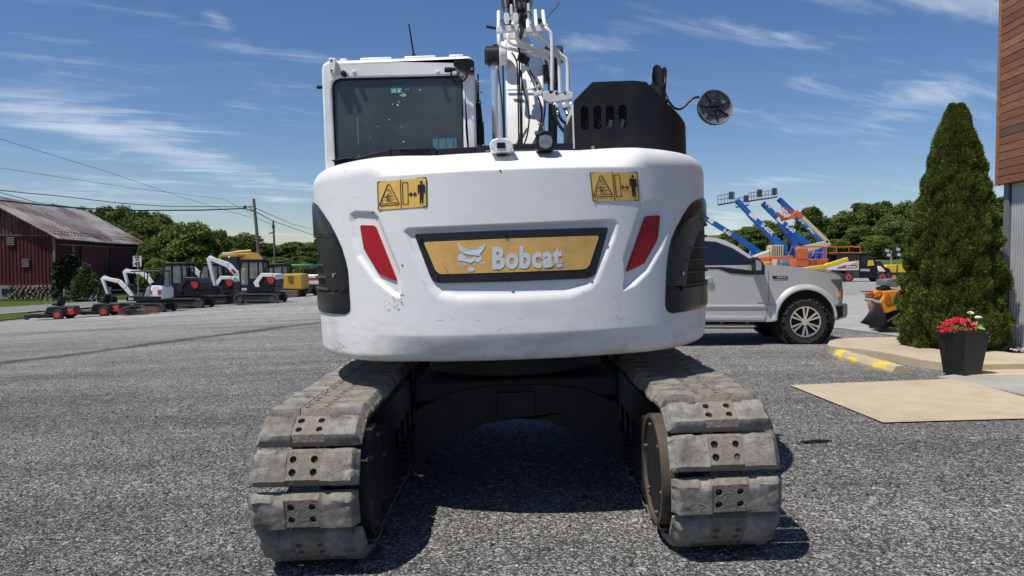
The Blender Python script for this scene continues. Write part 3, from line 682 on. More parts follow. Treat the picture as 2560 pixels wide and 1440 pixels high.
for px, Y, top, w, v in [(2440, 185, 508, 120, 1), (2490, 180, 500, 110, 0), (2525, 172, 478, 90, 1), (2580, 175, 490, 130, 0), (2380, 190, 505, 130, 1), (2470, 165, 530, 110, 3), (2515, 160, 535, 100, 1), (2680, 180, 495, 150, 1), (2800, 185, 500, 150, 0)]:
    tree(px, Y, top, w, v, L4, G4)
# ================================================================== THE LARGE EXCAVATOR
WHITE = None
def white_paint():
    m = bpy.data.materials.new('white_paint'); m.use_nodes = True; nt = m.node_tree; b = nt.nodes['Principled BSDF']; N = nt.nodes.new; L = nt.links.new
    tc = N('ShaderNodeTexCoord'); P = tc.outputs['Object']
    def nz(scale, det, sc=(1, 1, 1), ro=.6, dist=0):
        mp = N('ShaderNodeMapping'); mp.inputs['Scale'].default_value = sc; L(P, mp.inputs[0])
        n = N('ShaderNodeTexNoise'); n.inputs['Scale'].default_value = scale; n.inputs['Detail'].default_value = det; n.inputs['Roughness'].default_value = ro; n.inputs['Distortion'].default_value = dist; L(mp.outputs[0], n.inputs[0]); return n.outputs[0]
    def mr(v, a, c, d, e):
        n = N('ShaderNodeMapRange'); L(v, n.inputs[0]); n.inputs[1].default_value = a; n.inputs[2].default_value = c; n.inputs[3].default_value = d; n.inputs[4].default_value = e; return n.outputs[0]
    def mt(op, a, c):
        n = N('ShaderNodeMath'); n.operation = op; n.use_clamp = False
        for i, v in enumerate((a, c)):
            if isinstance(v, (int, float)): n.inputs[i].default_value = v
            else: L(v, n.inputs[i])
        return n.outputs[0]
    def mix(f, a, c):
        n = N('ShaderNodeMix'); n.data_type = 'RGBA'; L(f, n.inputs[0])
        if isinstance(a, tuple): n.inputs[6].default_value = (*a, 1)
        else: L(a, n.inputs[6])
        n.inputs[7].default_value = (*c, 1); return n.outputs[2]
    sp = N('ShaderNodeSeparateXYZ'); L(P, sp.inputs[0])
    blot = mr(nz(1.6, 8, (1, 1, .45), .7), .3, .75, 0, .9)
    c = mix(blot, (.80, .80, .785), (.73, .73, .715))
    low = mr(sp.outputs[2], 1.35, .95, .0, 1.0)          # mud and stains gather along the lower edge
    smear = mt('MULTIPLY', mr(nz(3.5, 9, (1, 1, 2.5), .7), .46, .72, 0, .85), mt('ADD', mt('MULTIPLY', low, .95), .10))
    c = mix(smear, c, (.50, .42, .30))
    stain = mt('MULTIPLY', mr(nz(7, 9, (1, 1, 1), .75), .66, .72, 0, .75), mt('MULTIPLY', low, 1.0))
    c = mix(stain, c, (.30, .17, .07))
    v = N('ShaderNodeTexVoronoi'); v.inputs['Scale'].default_value = 11; L(P, v.inputs[0])
    c = mix(mr(v.outputs['Distance'], .05, .035, 0, .75), c, (.18, .16, .14))
    v2 = N('ShaderNodeTexVoronoi'); v2.inputs['Scale'].default_value = 31; L(P, v2.inputs[0])
    c = mix(mt('MULTIPLY', mr(v2.outputs['Distance'], .07, .04, 0, .7), mr(nz(2, 3), .55, .62, 0, 1)), c, (.25, .22, .18))
    scr = mt('MULTIPLY', mr(mt('ABSOLUTE', mt('SUBTRACT', nz(1.2, 3, (.25, .25, 9), .5, .3), .5), 0), .0016, .0006, 0, .4), mr(nz(1.3, 3), .5, .6, 0, 1))
    c = mix(scr, c, (.35, .32, .28))
    L(c, b.inputs['Base Color']); L(mr(nz(5, 6), .3, .7, .34, .52), b.inputs['Roughness'])
    bp = N('ShaderNodeBump'); bp.inputs['Strength'].default_value = .12; bp.inputs['Distance'].default_value = .01; L(nz(14, 6), bp.inputs['Height']); L(bp.outputs[0], b.inputs['Normal'])
    return m
WHITE = white_paint()
WHITE2 = mat('white_enamel', (.80, .80, .785), .38, var=.05, vscale=3, dirt=(.5, .45, .38), dirtamt=.35, dscale=5)
BLK = mat('black_plastic', (.009, .0095, .012), .5, spec=.3, var=.25, vscale=7, bump=.12, bscale=220, rvar=.08)
BLKM = mat('black_steel', (.013, .013, .016), .4, var=.2, vscale=5)
GLOSSB = mat('gloss_black_plastic', (.008, .008, .009), .28, spec=.35, var=.2, dirt=(.07, .065, .055), dirtamt=.35, dscale=6)
HOSE = mat('rubber_hose', (.018, .018, .018), .6, var=.2, vscale=30)
CHROME = mat('chrome', (.72, .73, .74), .30, metal=.85)
ZINC = mat('zinc_fitting', (.45, .45, .44), .35, metal=.9, var=.15)
UNDER = mat('undercarriage_paint', (.006, .006, .008), .7, var=.3, vscale=4, dirt=(.028, .024, .02), dirtamt=.5, dscale=2.5, bump=.2, bscale=40)
RUSTY = mat('rusty_link', (.11, .075, .05), .8, var=.35, vscale=14, dirt=(.20, .16, .12), dirtamt=.7, dscale=7, bump=.3, bscale=60)
EX = empty('excavator', (.05, 5.6, .02), 0, 'large white tracked excavator seen from behind with gold name plate and red reflectors', 'excavator', rot=(0, R(-2.1), 0))
bpy.context.view_layer.update()
MW = Matrix.Translation((.05, 5.6, .02)) @ Euler((0, R(-2.1), 0)).to_matrix().to_4x4(); MI = MW.inverted()
def P(px, py, Y): return MI @ at(px, py, Y)
CAML = MI @ Vector((0, 0, CH))
def rayL(px, py): return (MI.to_3x3() @ ray(px, py)).normalized()
# ---- counterweight: superelliptic shell with bevels and recesses
CA, CB, CN = 1.43, 1.335, 2.4
FLAT = None
def rad(phi):
    s, c = abs(math.sin(phi)) / CB, abs(math.cos(phi)) / CA
    return (s ** CN + c ** CN) ** (-1 / CN)
Z0, Z1 = .965, 2.135
REC = []
c4 = crop(770, 400, 2.881); c5 = crop(1020, 540, 4.923); c8 = crop(1480, 440, 3.131)
def sdist(poly, x, y):
    ins = False; dm = 1e9; n = len(poly)
    for i in range(n):
        x1, y1 = poly[i]; x2, y2 = poly[(i + 1) % n]
        if (y1 > y) != (y2 > y) and x < (x2 - x1) * (y - y1) / (y2 - y1) + x1: ins = not ins
        dx, dy = x2 - x1, y2 - y1; t = max(0, min(1, ((x - x1) * dx + (y - y1) * dy) / (dx * dx + dy * dy + 1e-9)))
        dm = min(dm, math.hypot(x - x1 - dx * t, y - y1 - dy * t))
    return dm if ins else -dm
REC_L = c4([(310, 395), (340, 378), (470, 384), (500, 415), (712, 945), (712, 985), (680, 992), (610, 965), (480, 860), (355, 690), (322, 560), (305, 440)])
REC_R = c8([(395, 240), (440, 205), (560, 190), (585, 230), (582, 450), (545, 560), (440, 740), (330, 850), (200, 908), (190, 870), (215, 780), (370, 300)])
REC_C = [(1012, 580), (1020, 573), (1532, 552), (1541, 560), (1536, 590), (1494, 705), (1478, 722), (1420, 748), (1290, 757), (1140, 762), (1092, 748), (1072, 722), (1030, 630)]
def inset(phi, z):
    if FLAT is not None: return FLAT
    r = rad(phi); x = r * math.sin(phi); y = -r * math.cos(phi); d = 0
    ax = abs(x)
    # top bevel: wide flat slope in the middle, tight rounding at the corners
    m = 1 - sst(.50, .80, ax)
    zc = 2.01
    if z > zc: d += .22 * ((z - zc) / (Z1 - zc)) ** 1.15 * m
    if z > Z1 - .11: t = (z - (Z1 - .11)) / .11; d += .10 * (1 - math.sqrt(max(0, 1 - min(t, .995) ** 2))) * (1 - m * .8)
    # bottom: soft tuck under plus rounding
    mb = sst(.55, .85, ax)
    if z < 1.12: d += (.05 * ((1.12 - z) / .155) ** 1.2) * (1 - .85 * mb)
    if z < Z0 + .05: t = (Z0 + .05 - z) / .05; d += .04 * (1 - math.sqrt(max(0, 1 - min(t, .99) ** 2)))
    if ax > .9: d += .012 * sst(.9, 1.25, ax) * (1.9 - z) / .9
    if y < -.2 and ax < 1.2:
        w = MW @ Vector((x, y, z)); px, py = project(w)
        if 1000 < px < 1560 and 535 < py < 780:
            s = sdist(REC_C, px, py); wt = 5 if py < 600 else 5 + (py - 600) * .16
            d += .023 * sst(-4, wt + 3, s) * (1 - sst(722, 760, py) * .7)
        elif 865 < px < 1030 and 520 < py < 755:
            s = sdist(REC_L, px, py); d += .019 * sst(-5, 7, s)
        elif 1535 < px < 1675 and 490 < py < 740:
            s = sdist(REC_R, px, py); d += .020 * sst(-5, 7, s)
    return d
def SP(phi, z, off=0.0):
    r = rad(phi) - inset(phi, z) + off
    return Vector((r * math.sin(phi), -r * math.cos(phi), z))
def hit(px, py):
    d = rayL(px, py); o = CAML; t0 = 2.0; best = (9e9, t0)
    t = (o.y + 0)
    t = 2.0; prev = t
    while t < 6.5:
        p = o + d * t; ph_ = math.atan2(p.x, -p.y); q = math.hypot(p.x, p.y) - rad(ph_)
        if q < .3 and Z0 < p.z < Z1 + .1: q += inset(ph_, min(Z1, p.z))
        if q < best[0]: best = (q, t)
        if q < 0: break
        prev = t; t += .03
    else:
        p = o + d * best[1]; return math.atan2(p.x, -p.y), p.z
    a, b = prev, t
    for k in range(18):
        m = (a + b) / 2; p = o + d * m; q = math.hypot(p.x, p.y) - rad(math.atan2(p.x, -p.y)) + inset(math.atan2(p.x, -p.y), min(Z1, max(Z0, p.z)))
        if q < 0: b = m
        else: a = m
    p = o + d * b; return math.atan2(p.x, -p.y), p.z
def on(px, py, off=.003):
    ph, z = hit(px, py); return SP(ph, z, off)
nz_ = 190
PH = [R(a) for a in np.concatenate([np.linspace(-112, -58, 40)[:-1], np.linspace(-58, 58, 340)[:-1], np.linspace(58, 112, 40)])]; nphi = len(PH) - 1
ZS = [Z0 + (Z1 - Z0) * j / nz_ for j in range(nz_ + 1)]
b = MB(); vs = []; fs = []
for z in ZS:
    for p in PH: vs.append(SP(p, z))
W = nphi + 1
for j in range(nz_):
    for i in range(nphi): fs.append((j * W + i, j * W + i + 1, (j + 1) * W + i + 1, (j + 1) * W + i))
# lids: rows pulled to the inside
for (row, zz) in ((0, Z0 - .0), (nz_, Z1)):
    base = len(vs); 
    for k, f_ in enumerate((.93, .5)):
        for i in range(W): v = vs[row * W + i]; vs.append(Vector((v.x * f_, v.y * f_, zz + (.012 * (k + 1) if row else .0))))
    for i in range(nphi):
        fs.append((row * W + i, row * W + i + 1, base + i + 1, base + i)); fs.append((base + i, base + i + 1, base + W + i + 1, base + W + i))
me = bpy.data.meshes.new('counterweight'); me.from_pydata([tuple(v) for v in vs], [], fs); me.materials.append(WHITE); me.polygons.foreach_set('use_smooth', [True] * len(fs)); me.update()
me.set_sharp_from_angle(angle=R(50))
CW = link('counterweight', me, EX)
# ---- patches that follow the counterweight
def wrap(name, poly, m, off, parent, thick=0.0, sub=14.0):
    """outline in photo pixels, cut to a fine grid so that it follows the curve"""
    import bmesh
    xs_ = [p[0] for p in poly]; bm = bmesh.new(); fv = [bm.verts.new((x, y, 0)) for x, y in poly]
    tri = tessellate_polygon([[Vector((x, y, 0)) for x, y in poly]])
    for t in tri:
        try: bm.faces.new([fv[i] for i in t])
        except ValueError: pass
    x0, x1 = min(xs_), max(xs_); k = int((x1 - x0) / sub)
    for i in range(1, k + 1):
        x = x0 + (x1 - x0) * i / (k + 1)
        bmesh.ops.bisect_plane(bm, geom=bm.verts[:] + bm.edges[:] + bm.faces[:], plane_co=(x, 0, 0), plane_no=(1, 0, 0))
    y0, y1 = min(p[1] for p in poly), max(p[1] for p in poly); k = int((y1 - y0) / (sub * 1.5))
    for i in range(1, k + 1):
        y = y0 + (y1 - y0) * i / (k + 1)
        bmesh.ops.bisect_plane(bm, geom=bm.verts[:] + bm.edges[:] + bm.faces[:], plane_co=(0, y, 0), plane_no=(0, 1, 0))
    if thick:
        g_ = bmesh.ops.extrude_face_region(bm, geom=bm.faces[:]); nv = [v for v in g_['geom'] if isinstance(v, bmesh.types.BMVert)]
        low = set(nv)
    else: low = set()
    for v in bm.verts: v.co = on(v.co.x, v.co.y, off - (thick if v in low else 0))
    bmesh.ops.recalc_face_normals(bm, faces=bm.faces)
    me = bpy.data.meshes.new(name); bm.to_mesh(me); bm.free(); me.materials.append(m)
    return link(name, me, parent)
def wrapmesh(name, v2, faces, m, off, parent):
    me = bpy.data.meshes.new(name); me.from_pydata([tuple(on(x, y, off)) for x, y in v2], [], faces); me.materials.append(m); return link(name, me, parent)
def stroke(pts, w, closed=False):
    """polyline -> quads (2-D)"""
    v = []; f = []; n = len(pts)
    rng = range(n if closed else n - 1)
    for i in rng:
        (x1, y1), (x2, y2) = pts[i], pts[(i + 1) % n]; L_ = math.hypot(x2 - x1, y2 - y1) + 1e-9; dx, dy = (x2 - x1) / L_ * w / 2, (y2 - y1) / L_ * w / 2
        k = len(v); v += [(x1 - dy - dx, y1 + dx - dy), (x2 - dy + dx, y2 + dx + dy), (x2 + dy + dx, y2 - dx + dy), (x1 + dy - dx, y1 - dx - dy)]; f.append((k, k + 1, k + 2, k + 3))
    return v, f
FLAT = .013
REDREF = mat('red_reflector', (.36, .006, .012), .5, var=.08, vscale=5, spec=.4)
wrap('reflector', c4([(378, 478), (390, 469), (470, 471), (488, 485), (636, 855), (632, 868), (620, 866), (515, 822), (405, 640), (398, 600)]), REDREF, .004, CW, .012)
wrap('reflector', c8([(412, 330), (425, 315), (515, 307), (530, 320), (515, 480), (500, 520), (405, 685), (275, 748), (270, 735)]), REDREF, .004, CW, .012)
FLAT = .0195
NP = wrap('name_plate', c5([(95, 240), (112, 222), (1200, 176), (2430, 142), (2448, 160), (2440, 200), (2300, 690), (2270, 735), (2190, 768), (1300, 805), (400, 825), (335, 805), (285, 745)]), mat('plate_black', (.010, .010, .013), .45, var=.2, vscale=9), .013, CW, .012)
GOLD = mat('gold_decal', (.74, .44, .13), .42, metal=.25, var=.16, vscale=9, dirt=(.66, .50, .25), dirtamt=.5, dscale=4)
wrap('gold_decal', c5([(212, 335), (228, 320), (1250, 277), (2315, 243), (2332, 258), (2325, 290), (2222, 600), (2185, 645), (2120, 658), (1300, 690), (430, 715), (385, 700), (350, 665)]), GOLD, .0155, NP)
SILV = mat('silver_print', (.62, .66, .72), .45, var=.08, vscale=20)
v, f, w = text2d('Bobcat', .042)
def aff(o, ux, uy, scale=(1, 1)): return lambda a, c: (o[0] + ux[0] * a + uy[0] * c, o[1] + ux[1] * a + uy[1] * c)
o_ = c5([(1043, 642)])[0]; ue = c5([(1888, 612)])[0]; tp = c5([(1040, 392)])[0]
mp_ = lambda a, c: (o_[0] + (ue[0] - o_[0]) * a / w + (tp[0] - o_[0]) * c, o_[1] + (ue[1] - o_[1]) * a / w + (tp[1] - o_[1]) * c)
wrapmesh('lettering', [mp_(*p) for p in v], f, SILV, .018, NP)
v, f, w = text2d('R', .02)
wrapmesh('registered_mark', [(1020 + (1921 + 16 * a) / 4.923, 540 + (605 - 18 * c) / 4.923) for a, c in v], f, SILV, .018, NP)
v, f = stroke(c5(circ(1929, 596, 18, 20)), .7, True); wrapmesh('registered_ring', v, f, SILV, .018, NP)
# animal-head emblem: separate printed shapes
emb = [[(622, 325), (690, 395), (760, 405), (830, 400), (862, 395), (960, 340), (945, 395), (915, 440), (885, 470), (905, 500), (880, 490), (830, 482), (775, 480), (740, 470), (705, 462), (660, 440), (635, 395)],
       [(660, 455), (700, 478), (735, 520), (790, 520), (828, 492), (836, 545), (805, 560), (775, 582), (730, 560), (690, 552), (640, 548), (617, 520), (628, 490)],
       [(838, 492), (850, 512), (880, 512), (898, 482), (915, 540), (885, 550), (868, 574), (838, 560)],
       [(778, 622), (800, 632), (822, 628), (822, 672), (812, 680), (758, 680), (752, 670), (752, 638), (760, 625), (775, 640)],
       [(788, 590), (797, 612), (790, 612)], [(832, 580), (845, 592), (832, 612)]]
for e_ in emb:
    pp = c5(e_); tri = tessellate_polygon([[Vector((x, y, 0)) for x, y in pp]]); wrapmesh('emblem_shape', pp, [tuple(t) for t in tri], SILV, .018, NP)
v = []; f = []
for wk in ([(617, 600), (660, 573), (720, 570)], [(640, 622), (680, 592), (726, 580)], [(672, 640), (700, 608), (734, 590)], [(885, 560), (920, 562), (957, 580)], [(882, 568), (915, 577), (948, 596)], [(880, 578), (905, 590), (930, 612)]):
    vv, ff = stroke(c5(wk), 1.3); n0 = len(v); v += vv; f += [tuple(i + n0 for i in q) for q in ff]
wrapmesh('emblem_whiskers', v, f, SILV, .018, NP)
# pale hairline scratches on the gold decal
v = []; f = []
for wk in ([(500, 550), (620, 500), (900, 350), (1050, 285)], [(1180, 350), (1350, 330), (1450, 305), (1650, 320), (1900, 345), (2050, 410)], [(340, 360), (600, 380), (1000, 378), (1500, 350)], [(360, 430), (420, 550)], [(1850, 490), (2100, 470)]):
    vv, ff = stroke(c5(wk), .5); n0 = len(v); v += vv; f += [tuple(i + n0 for i in q) for q in ff]
wrapmesh('scratch', v, f, mat('scratch_pale', (.78, .58, .30), .5), .0172, NP)
v = []; f = []
for wk in ([(1580, 680), (1680, 660), (1760, 625), (1820, 600)], [(1690, 655), (1760, 650), (1800, 620)], [(1105, 650), (1125, 690)], [(475, 640), (505, 700)], [(1800, 590), (1920, 575)]):
    vv, ff = stroke(c5(wk), 1.1); n0 = len(v); v += vv; f += [tuple(i + n0 for i in q) for q in ff]
wrapmesh('crack', v, f, mat('crack_dark', (.05, .04, .03), .8), .0185, NP)
for (x, y) in c5([(165, 285), (1198, 210), (2376, 212), (370, 738), (1220, 750), (2198, 680)]):
    p = on(x, y, .010); q = on(x, y, .026); b = MB(); b.cyl(p, q, .0085, n=12); b.cyl(q, q + (q - p) * .05, .0045, n=6); b.build('bolt', mat('dark_bolt', (.06, .06, .065), .3, metal=.8), NP)
FLAT = None
# ---- hazard stickers
YEL = mat('hazard_yellow', (.80, .50, .12), .5, var=.06, vscale=9, dirt=(.45, .28, .06), dirtamt=.25, dscale=8); INK = mat('hazard_ink', (.010, .008, .008), .5)
A = {'outer': [(318, 415), (1740, 285), (1765, 310), (1772, 1130), (1750, 1155), (345, 1265), (325, 1240), (302, 445)]}
art = []   # (kind, pts, width)
art.append(('line', [(318, 420), (1740, 285), (1760, 310), (1768, 1130), (1745, 1155), (345, 1262), (326, 1240), (304, 445)], 22, True))
art.append(('line', [(985, 355), (1010, 1200)], 20, False))
art.append(('line', [(600, 520), (640, 490), (675, 520), (945, 1040), (940, 1080), (895, 1100), (400, 1145), (370, 1110), (380, 1060)], 26, True))
art.append(('line', [(1048, 445), (1205, 432), (1218, 1075), (1062, 1088)], 20, True))
art.append(('line', [(1280, 790), (1440, 785)], 34, False)); art.append(('line', [(1310, 735), (1250, 795), (1315, 850)], 26, False)); art.append(('line', [(1405, 725), (1465, 785), (1408, 848)], 26, False))
art.append(('fill', circ(1610, 432, 42, 18, 46)))
art.append(('fill', [(1520, 500), (1700, 492), (1720, 520), (1725, 750), (1692, 752), (1682, 560), (1675, 760), (1672, 1050), (1635, 1055), (1620, 780), (1605, 1055), (1562, 1055), (1560, 770), (1540, 560), (1535, 765), (1503, 765), (1500, 530)]))
art += [('line', q, wd, cl) for q, wd, cl in [([(395, 1085), (900, 1040)], 16, False), ([(450, 965), (580, 952), (588, 1070), (452, 1078)], 12, True), ([(490, 855), (600, 890)], 22, False), ([(600, 790), (600, 960)], 20, False), ([(600, 955), (690, 1015)], 24, False), ([(600, 930), (700, 945)], 18, False),
        ([(760, 750), (630, 765), (640, 920), (840, 900)], 10, False), ([(660, 845), (795, 825)], 14, False), ([(695, 810), (655, 845), (700, 875)], 14, False), ([(685, 750), (685, 710), (735, 700)], 9, False), ([(590, 655), (580, 675), (620, 690), (680, 685), (700, 660), (685, 650)], 9, False), ([(605, 640), (625, 650)], 20, False), ([(650, 638), (665, 648)], 20, False),
        ([(860, 935), (760, 935), (722, 975), (735, 1030), (900, 1020)], 10, False), ([(560, 840), (580, 850)], 20, False), ([(1570, 1110), (1710, 1105)], 7, False)]]
def sticker(mapf):
    o = wrap('hazard_sticker', [mapf(x, y) for x, y in A['outer']], YEL, .0035, CW)
    v = []; f = []
    for a_ in art:
        if a_[0] == 'fill':
            n0 = len(v); pp = a_[1]; tri = tessellate_polygon([[Vector((x, y, 0)) for x, y in pp]]); v += pp; f += [tuple(i + n0 for i in t) for t in tri]
        else:
            vv, ff = stroke(a_[1], a_[2], a_[3]); n0 = len(v); v += vv; f += [tuple(i + n0 for i in q) for q in ff]
    wrapmesh('pictogram', [mapf(x, y) for x, y in v], f, INK, .0058, o)
sticker(lambda x, y: (920 + x / 12, 420 + y / 12))
def maprt(x, y):
    s = (x - 302) / (1772 - 302); L0 = 415 + s * (285 - 415); L1 = 1265 + s * (1150 - 1265); t = (y - L0) / (L1 - L0)
    T = Vector((200, 238)).lerp(Vector((1912, 232)), s) + Vector((0, -24 * math.sin(math.pi * s))); Bt = Vector((282, 1262)).lerp(Vector((1968, 1236)), s); q = T.lerp(Bt, t)
    return 1460 + q.x / 14.4, 415 + q.y / 14.4
sticker(maprt)
# small bore holes and the mud marks
for x, y in ((1251, 427), (933, 531), (1006, 663)):
    b = MB(); p = on(x, y, .0005); q = on(x, y, .003); b.cyl(p, q, .005, n=10); b.build('plug', INK, CW)
MUD = mat('dried_mud', (.30, .20, .10), .95, var=.4, vscale=60)
rs = random.Random(3)
v = []; f = []
def splat(cx, cy, n, sx, sy, s0, s1):
    for k in range(n):
        x, y = cx + rs.gauss(0, sx), cy + rs.gauss(0, sy); r = rs.uniform(s0, s1); a0 = rs.uniform(0, 3); e = rs.uniform(.3, 1)
        pts = [(x + r * e * math.cos(t) * rs.uniform(.6, 1.2), y + r * math.sin(t) * rs.uniform(.6, 1.2)) for t in [a0 + i * 1.05 for i in range(6)]]
        n0 = len(v); v.extend(pts); f.append(tuple(range(n0, n0 + 6)))
splat(994, 748, 26, 9, 12, .6, 2.4); splat(990, 775, 20, 14, 6, .5, 2.0); splat(960, 770, 10, 5, 16, .4, 1.4); splat(850, 868, 60, 14, 7, .4, 1.6); splat(1544, 770, 22, 6, 26, .4, 1.5); splat(1552, 800, 14, 3, 9, .4, 1.3); splat(1440, 888, 24, 6, 3, .5, 1.8); splat(830, 800, 20, 12, 20, .3, 1.3); splat(1220, 885, 60, 160, 6, .3, 1.0); splat(1650, 850, 30, 50, 25, .3, 1.0)
tag(wrapmesh('mud_spatter', v, f, MUD, .0018, CW), kind='stuff')
v = []; f = []
for wk in ([(1130, 797), (1300, 796), (1500, 789), (1660, 779)], [(1000, 806), (1100, 800), (1200, 801)], [(1010, 872), (1150, 874), (1330, 876)], [(1400, 877), (1560, 862), (1650, 856)], [(875, 802), (960, 806)], [(1240, 828), (1252, 822)], [(1056, 700), (1066, 716)], [(1130, 880), (1430, 882)]):
    vv, ff = stroke(wk, .7); n0 = len(v); v += vv; f += [tuple(i + n0 for i in q) for q in ff]
wrapmesh('scuff_line', v, f, mat('scuff', (.36, .32, .28), .8), .0016, CW)
# ---- black side covers with slats
def side_cover(edge, grille_edge, sgn):
    """edge: list of (px,py) down the inner border"""
    E = sorted([hit(x, y) for x, y in edge], key=lambda e: e[1]); zs = [e[1] for e in E]; ps = [e[0] for e in E]
    def inner(z):
        return float(np.interp(z, zs, ps))
    zb, zt = zs[0], zs[-1]; nzr, nc = 44, 22; grille = R(66)
    def grid(fn_in, fn_out, off, name, m, za=zb, zz=zt):
        vs = []; fs = []
        for lay, of in ((0, off), (1, -.012)):
            for j in range(nzr + 1):
                z = za + (zz - za) * j / nzr; a, c = fn_in(z), fn_out(z)
                for i in range(nc + 1):
                    ph = a + (c - a) * i / nc; e = min(1, (i + .0) / 2, ) ; e2 = min(1, j / 2, (nzr - j) / 2)
                    vs.append(SP(ph, z, of if lay else of * (.35 + .65 * min(e, 1) * min(1, .4 + e2))))
        n = (nzr + 1) * (nc + 1)
        for j in range(nzr):
            for i in range(nc): k = j * (nc + 1) + i; fs += [(k, k + 1, k + nc + 2, k + nc + 1), (k + n, k + nc + 1 + n, k + nc + 2 + n, k + 1 + n)]
        for j in range(nzr):
            for i in (0, nc): k = j * (nc + 1) + i; fs.append((k, k + nc + 1, k + nc + 1 + n, k + n))
        for i in range(nc):
            for j in (0, nzr): k = j * (nc + 1) + i; fs.append((k, k + 1, k + 1 + n, k + n))
        b = MB(); b.add(vs, fs); return b.build(name, m, EX)
    lim = sgn * R(105)
    GE = sorted([hit(x, y) for x, y in grille_edge], key=lambda e: e[1]); gz_ = [e[1] for e in GE]; gp_ = [e[0] for e in GE]
    def split(z):   # where the grille starts
        gr = float(np.interp(z, gz_, gp_))
        return gr if sgn * gr > sgn * inner(z) + .03 else inner(z) + sgn * .03
    cov = grid(inner, lambda z: split(z) if gz_[0] < z < gz_[-1] else lim, .016, 'side_cover', GLOSSB)
    grid(lambda z: split(z) - sgn * .01, lambda z: lim, .001, 'grille_backing', mat('grille_dark', (.006, .006, .006), .7))
    k = 0
    for zc in [gz_[0] + .012 + i * .074 for i in range(8)]:
        if zc > gz_[-1]: break
        b = MB(); n = 14; vs = []; fs = []
        for i in range(n + 1):
            ph = split(zc) - sgn * .03 + (lim - split(zc) + sgn * .03) * i / n
            for dz, of in ((-.009, .0), (-.005, .020), (.005, .020), (.009, .0)): vs.append(SP(ph, zc + dz, of))
        for i in range(n):
            for j in range(4): fs.append((i * 4 + j, i * 4 + (j + 1) % 4, (i + 1) * 4 + (j + 1) % 4, (i + 1) * 4 + j))
        b.add(vs, fs + [(0, 1, 2, 3)]); b.build('slat', mat('dusty_slat', (.05, .045, .038), .6, var=.3), cov)
    # bolt
    for (fz, m_, r_) in ((.33, ZINC, .012), (.2, INK, .012)):
        z = zb + (zt - zb) * fz; ph = inner(z) + sgn * R(5.5); p = SP(ph, z, .012); q = SP(ph, z, .024); b = MB(); b.cyl(p, q, r_, n=12); b.build('cover_bolt', m_, cov)
    return cov
side_cover(c4([(45, 305), (70, 322), (110, 380), (160, 455), (205, 540), (245, 630), (275, 730), (290, 800), (300, 950), (306, 1070), (296, 1095), (270, 1112)]), c4([(46, 560), (70, 620), (98, 690), (125, 770), (146, 860), (152, 945)]), -1)
side_cover(c8([(868, 175), (815, 185), (770, 220), (720, 290), (660, 400), (620, 490), (595, 600), (583, 720), (575, 900), (572, 1020), (590, 1060), (620, 1075)]), c8([(880, 345), (830, 420), (790, 500), (757, 590), (737, 680), (722, 780), (714, 872)]), 1)
# ---- black deck between counterweight and cab, engine hood
c3 = crop(780, 120, 4.235)
def slabpx(name, pts, Y0, Y1, m, parent=EX, bevel=.006, proj=None):
    b = MB(); pl = [P(x, y, Y0) for x, y in pts]; b.prism([(p.x, p.z) for p in pl], pl[0].y, pl[0].y + (Y1 - Y0), axis='y'); return b.build(name, m, parent, bevel=bevel)
slabpx('deck_panel', c3([(208, 1185), (232, 1200), (245, 1350), (830, 1300), (840, 1068), (820, 1068), (450, 1165), (360, 1158)]), 4.80, 5.0, BLK)
slabpx('deck_panel', c3([(842, 1067), (850, 1300), (1312, 1270), (1312, 1060), (1290, 1056), (915, 1061)]), 4.80, 5.0, BLK)
slabpx('deck_panel', c3([(1325, 1062), (1325, 1270), (1745, 1260), (1732, 1045)]), 4.80, 5.0, BLK)
slabpx('deck_lip', c3([(208, 1185), (360, 1158), (450, 1163), (450, 1175), (360, 1172), (215, 1200)]), 4.76, 4.82, BLK, bevel=.003)
slabpx('deck_lip', c3([(915, 1058), (1240, 1056), (1243, 1072), (930, 1076)]), 4.77, 4.82, BLK, bevel=.003)
slabpx('rear_beam', [(1190, 364), (1190, 388), (1440, 384), (1440, 357), (1350, 359)], 4.75, 4.95, BLKM)
slabpx('rear_beam', [(1212, 376), (1212, 396), (1438, 392), (1438, 371)], 4.62, 4.72, BLKM)
b = MB(); b.b2((-1.1, -.65, 1.95), (1.1, 1.2, 2.11)); b.build('engine_deck', BLKM, EX, bevel=.02)
b = MB(); b.b2((-1.18, -.4, .98), (1.18, 1.5, 1.35)); b.build('house_frame', BLKM, EX, bevel=.02)
b = MB(); b.b2((.45, -.2, 1.3), (1.2, 1.3, 2.13)); b.build('engine_cover', WHITE2, EX, bevel=.03)
# ---- black housing on the right with meshed slots
c5b = crop(1400, 140, 4.5)
HY = 4.72
base_z = P(1500, 400, HY).z
x0 = P(1437, 300, HY).x; x1 = P(1588, 300, HY).x
plan = [(x0, HY), (x1, HY)]; xr = 1.172; Rr = .40
for i in range(1, 9):
    t = R(90) * i / 8; plan.append((x1 + (xr - x1) * math.sin(t) ** 1.0, HY + .38 * (1 - math.cos(t))))
zt_l = P(1437, 251, HY).z; zt_m = P(1481, 205, HY).z; zt_r = P(1590, 201, HY).z; xm = P(1481, 205, HY).x
front = [(x0, base_z - .12), (x1, base_z - .12), (x1, zt_r), (xm, zt_m), (x0, zt_l)]
holes = []
for hx0, hx1, hy0, hy1 in ((237, 320, 562, 832), (380, 463, 556, 826), (521, 607, 550, 820), (664, 748, 543, 815)):
    a = P(1400 + hx0 / 4.5, 140 + hy1 / 4.5, HY); c = P(1400 + hx1 / 4.5, 140 + hy0 / 4.5, HY); holes.append(stadium((a.x + c.x) / 2, (a.z + c.z) / 2, c.x - a.x, c.z - a.z, 8))
yl = HY - 5.6
b = MB(); b.plate(front, holes, yl, yl + .02)
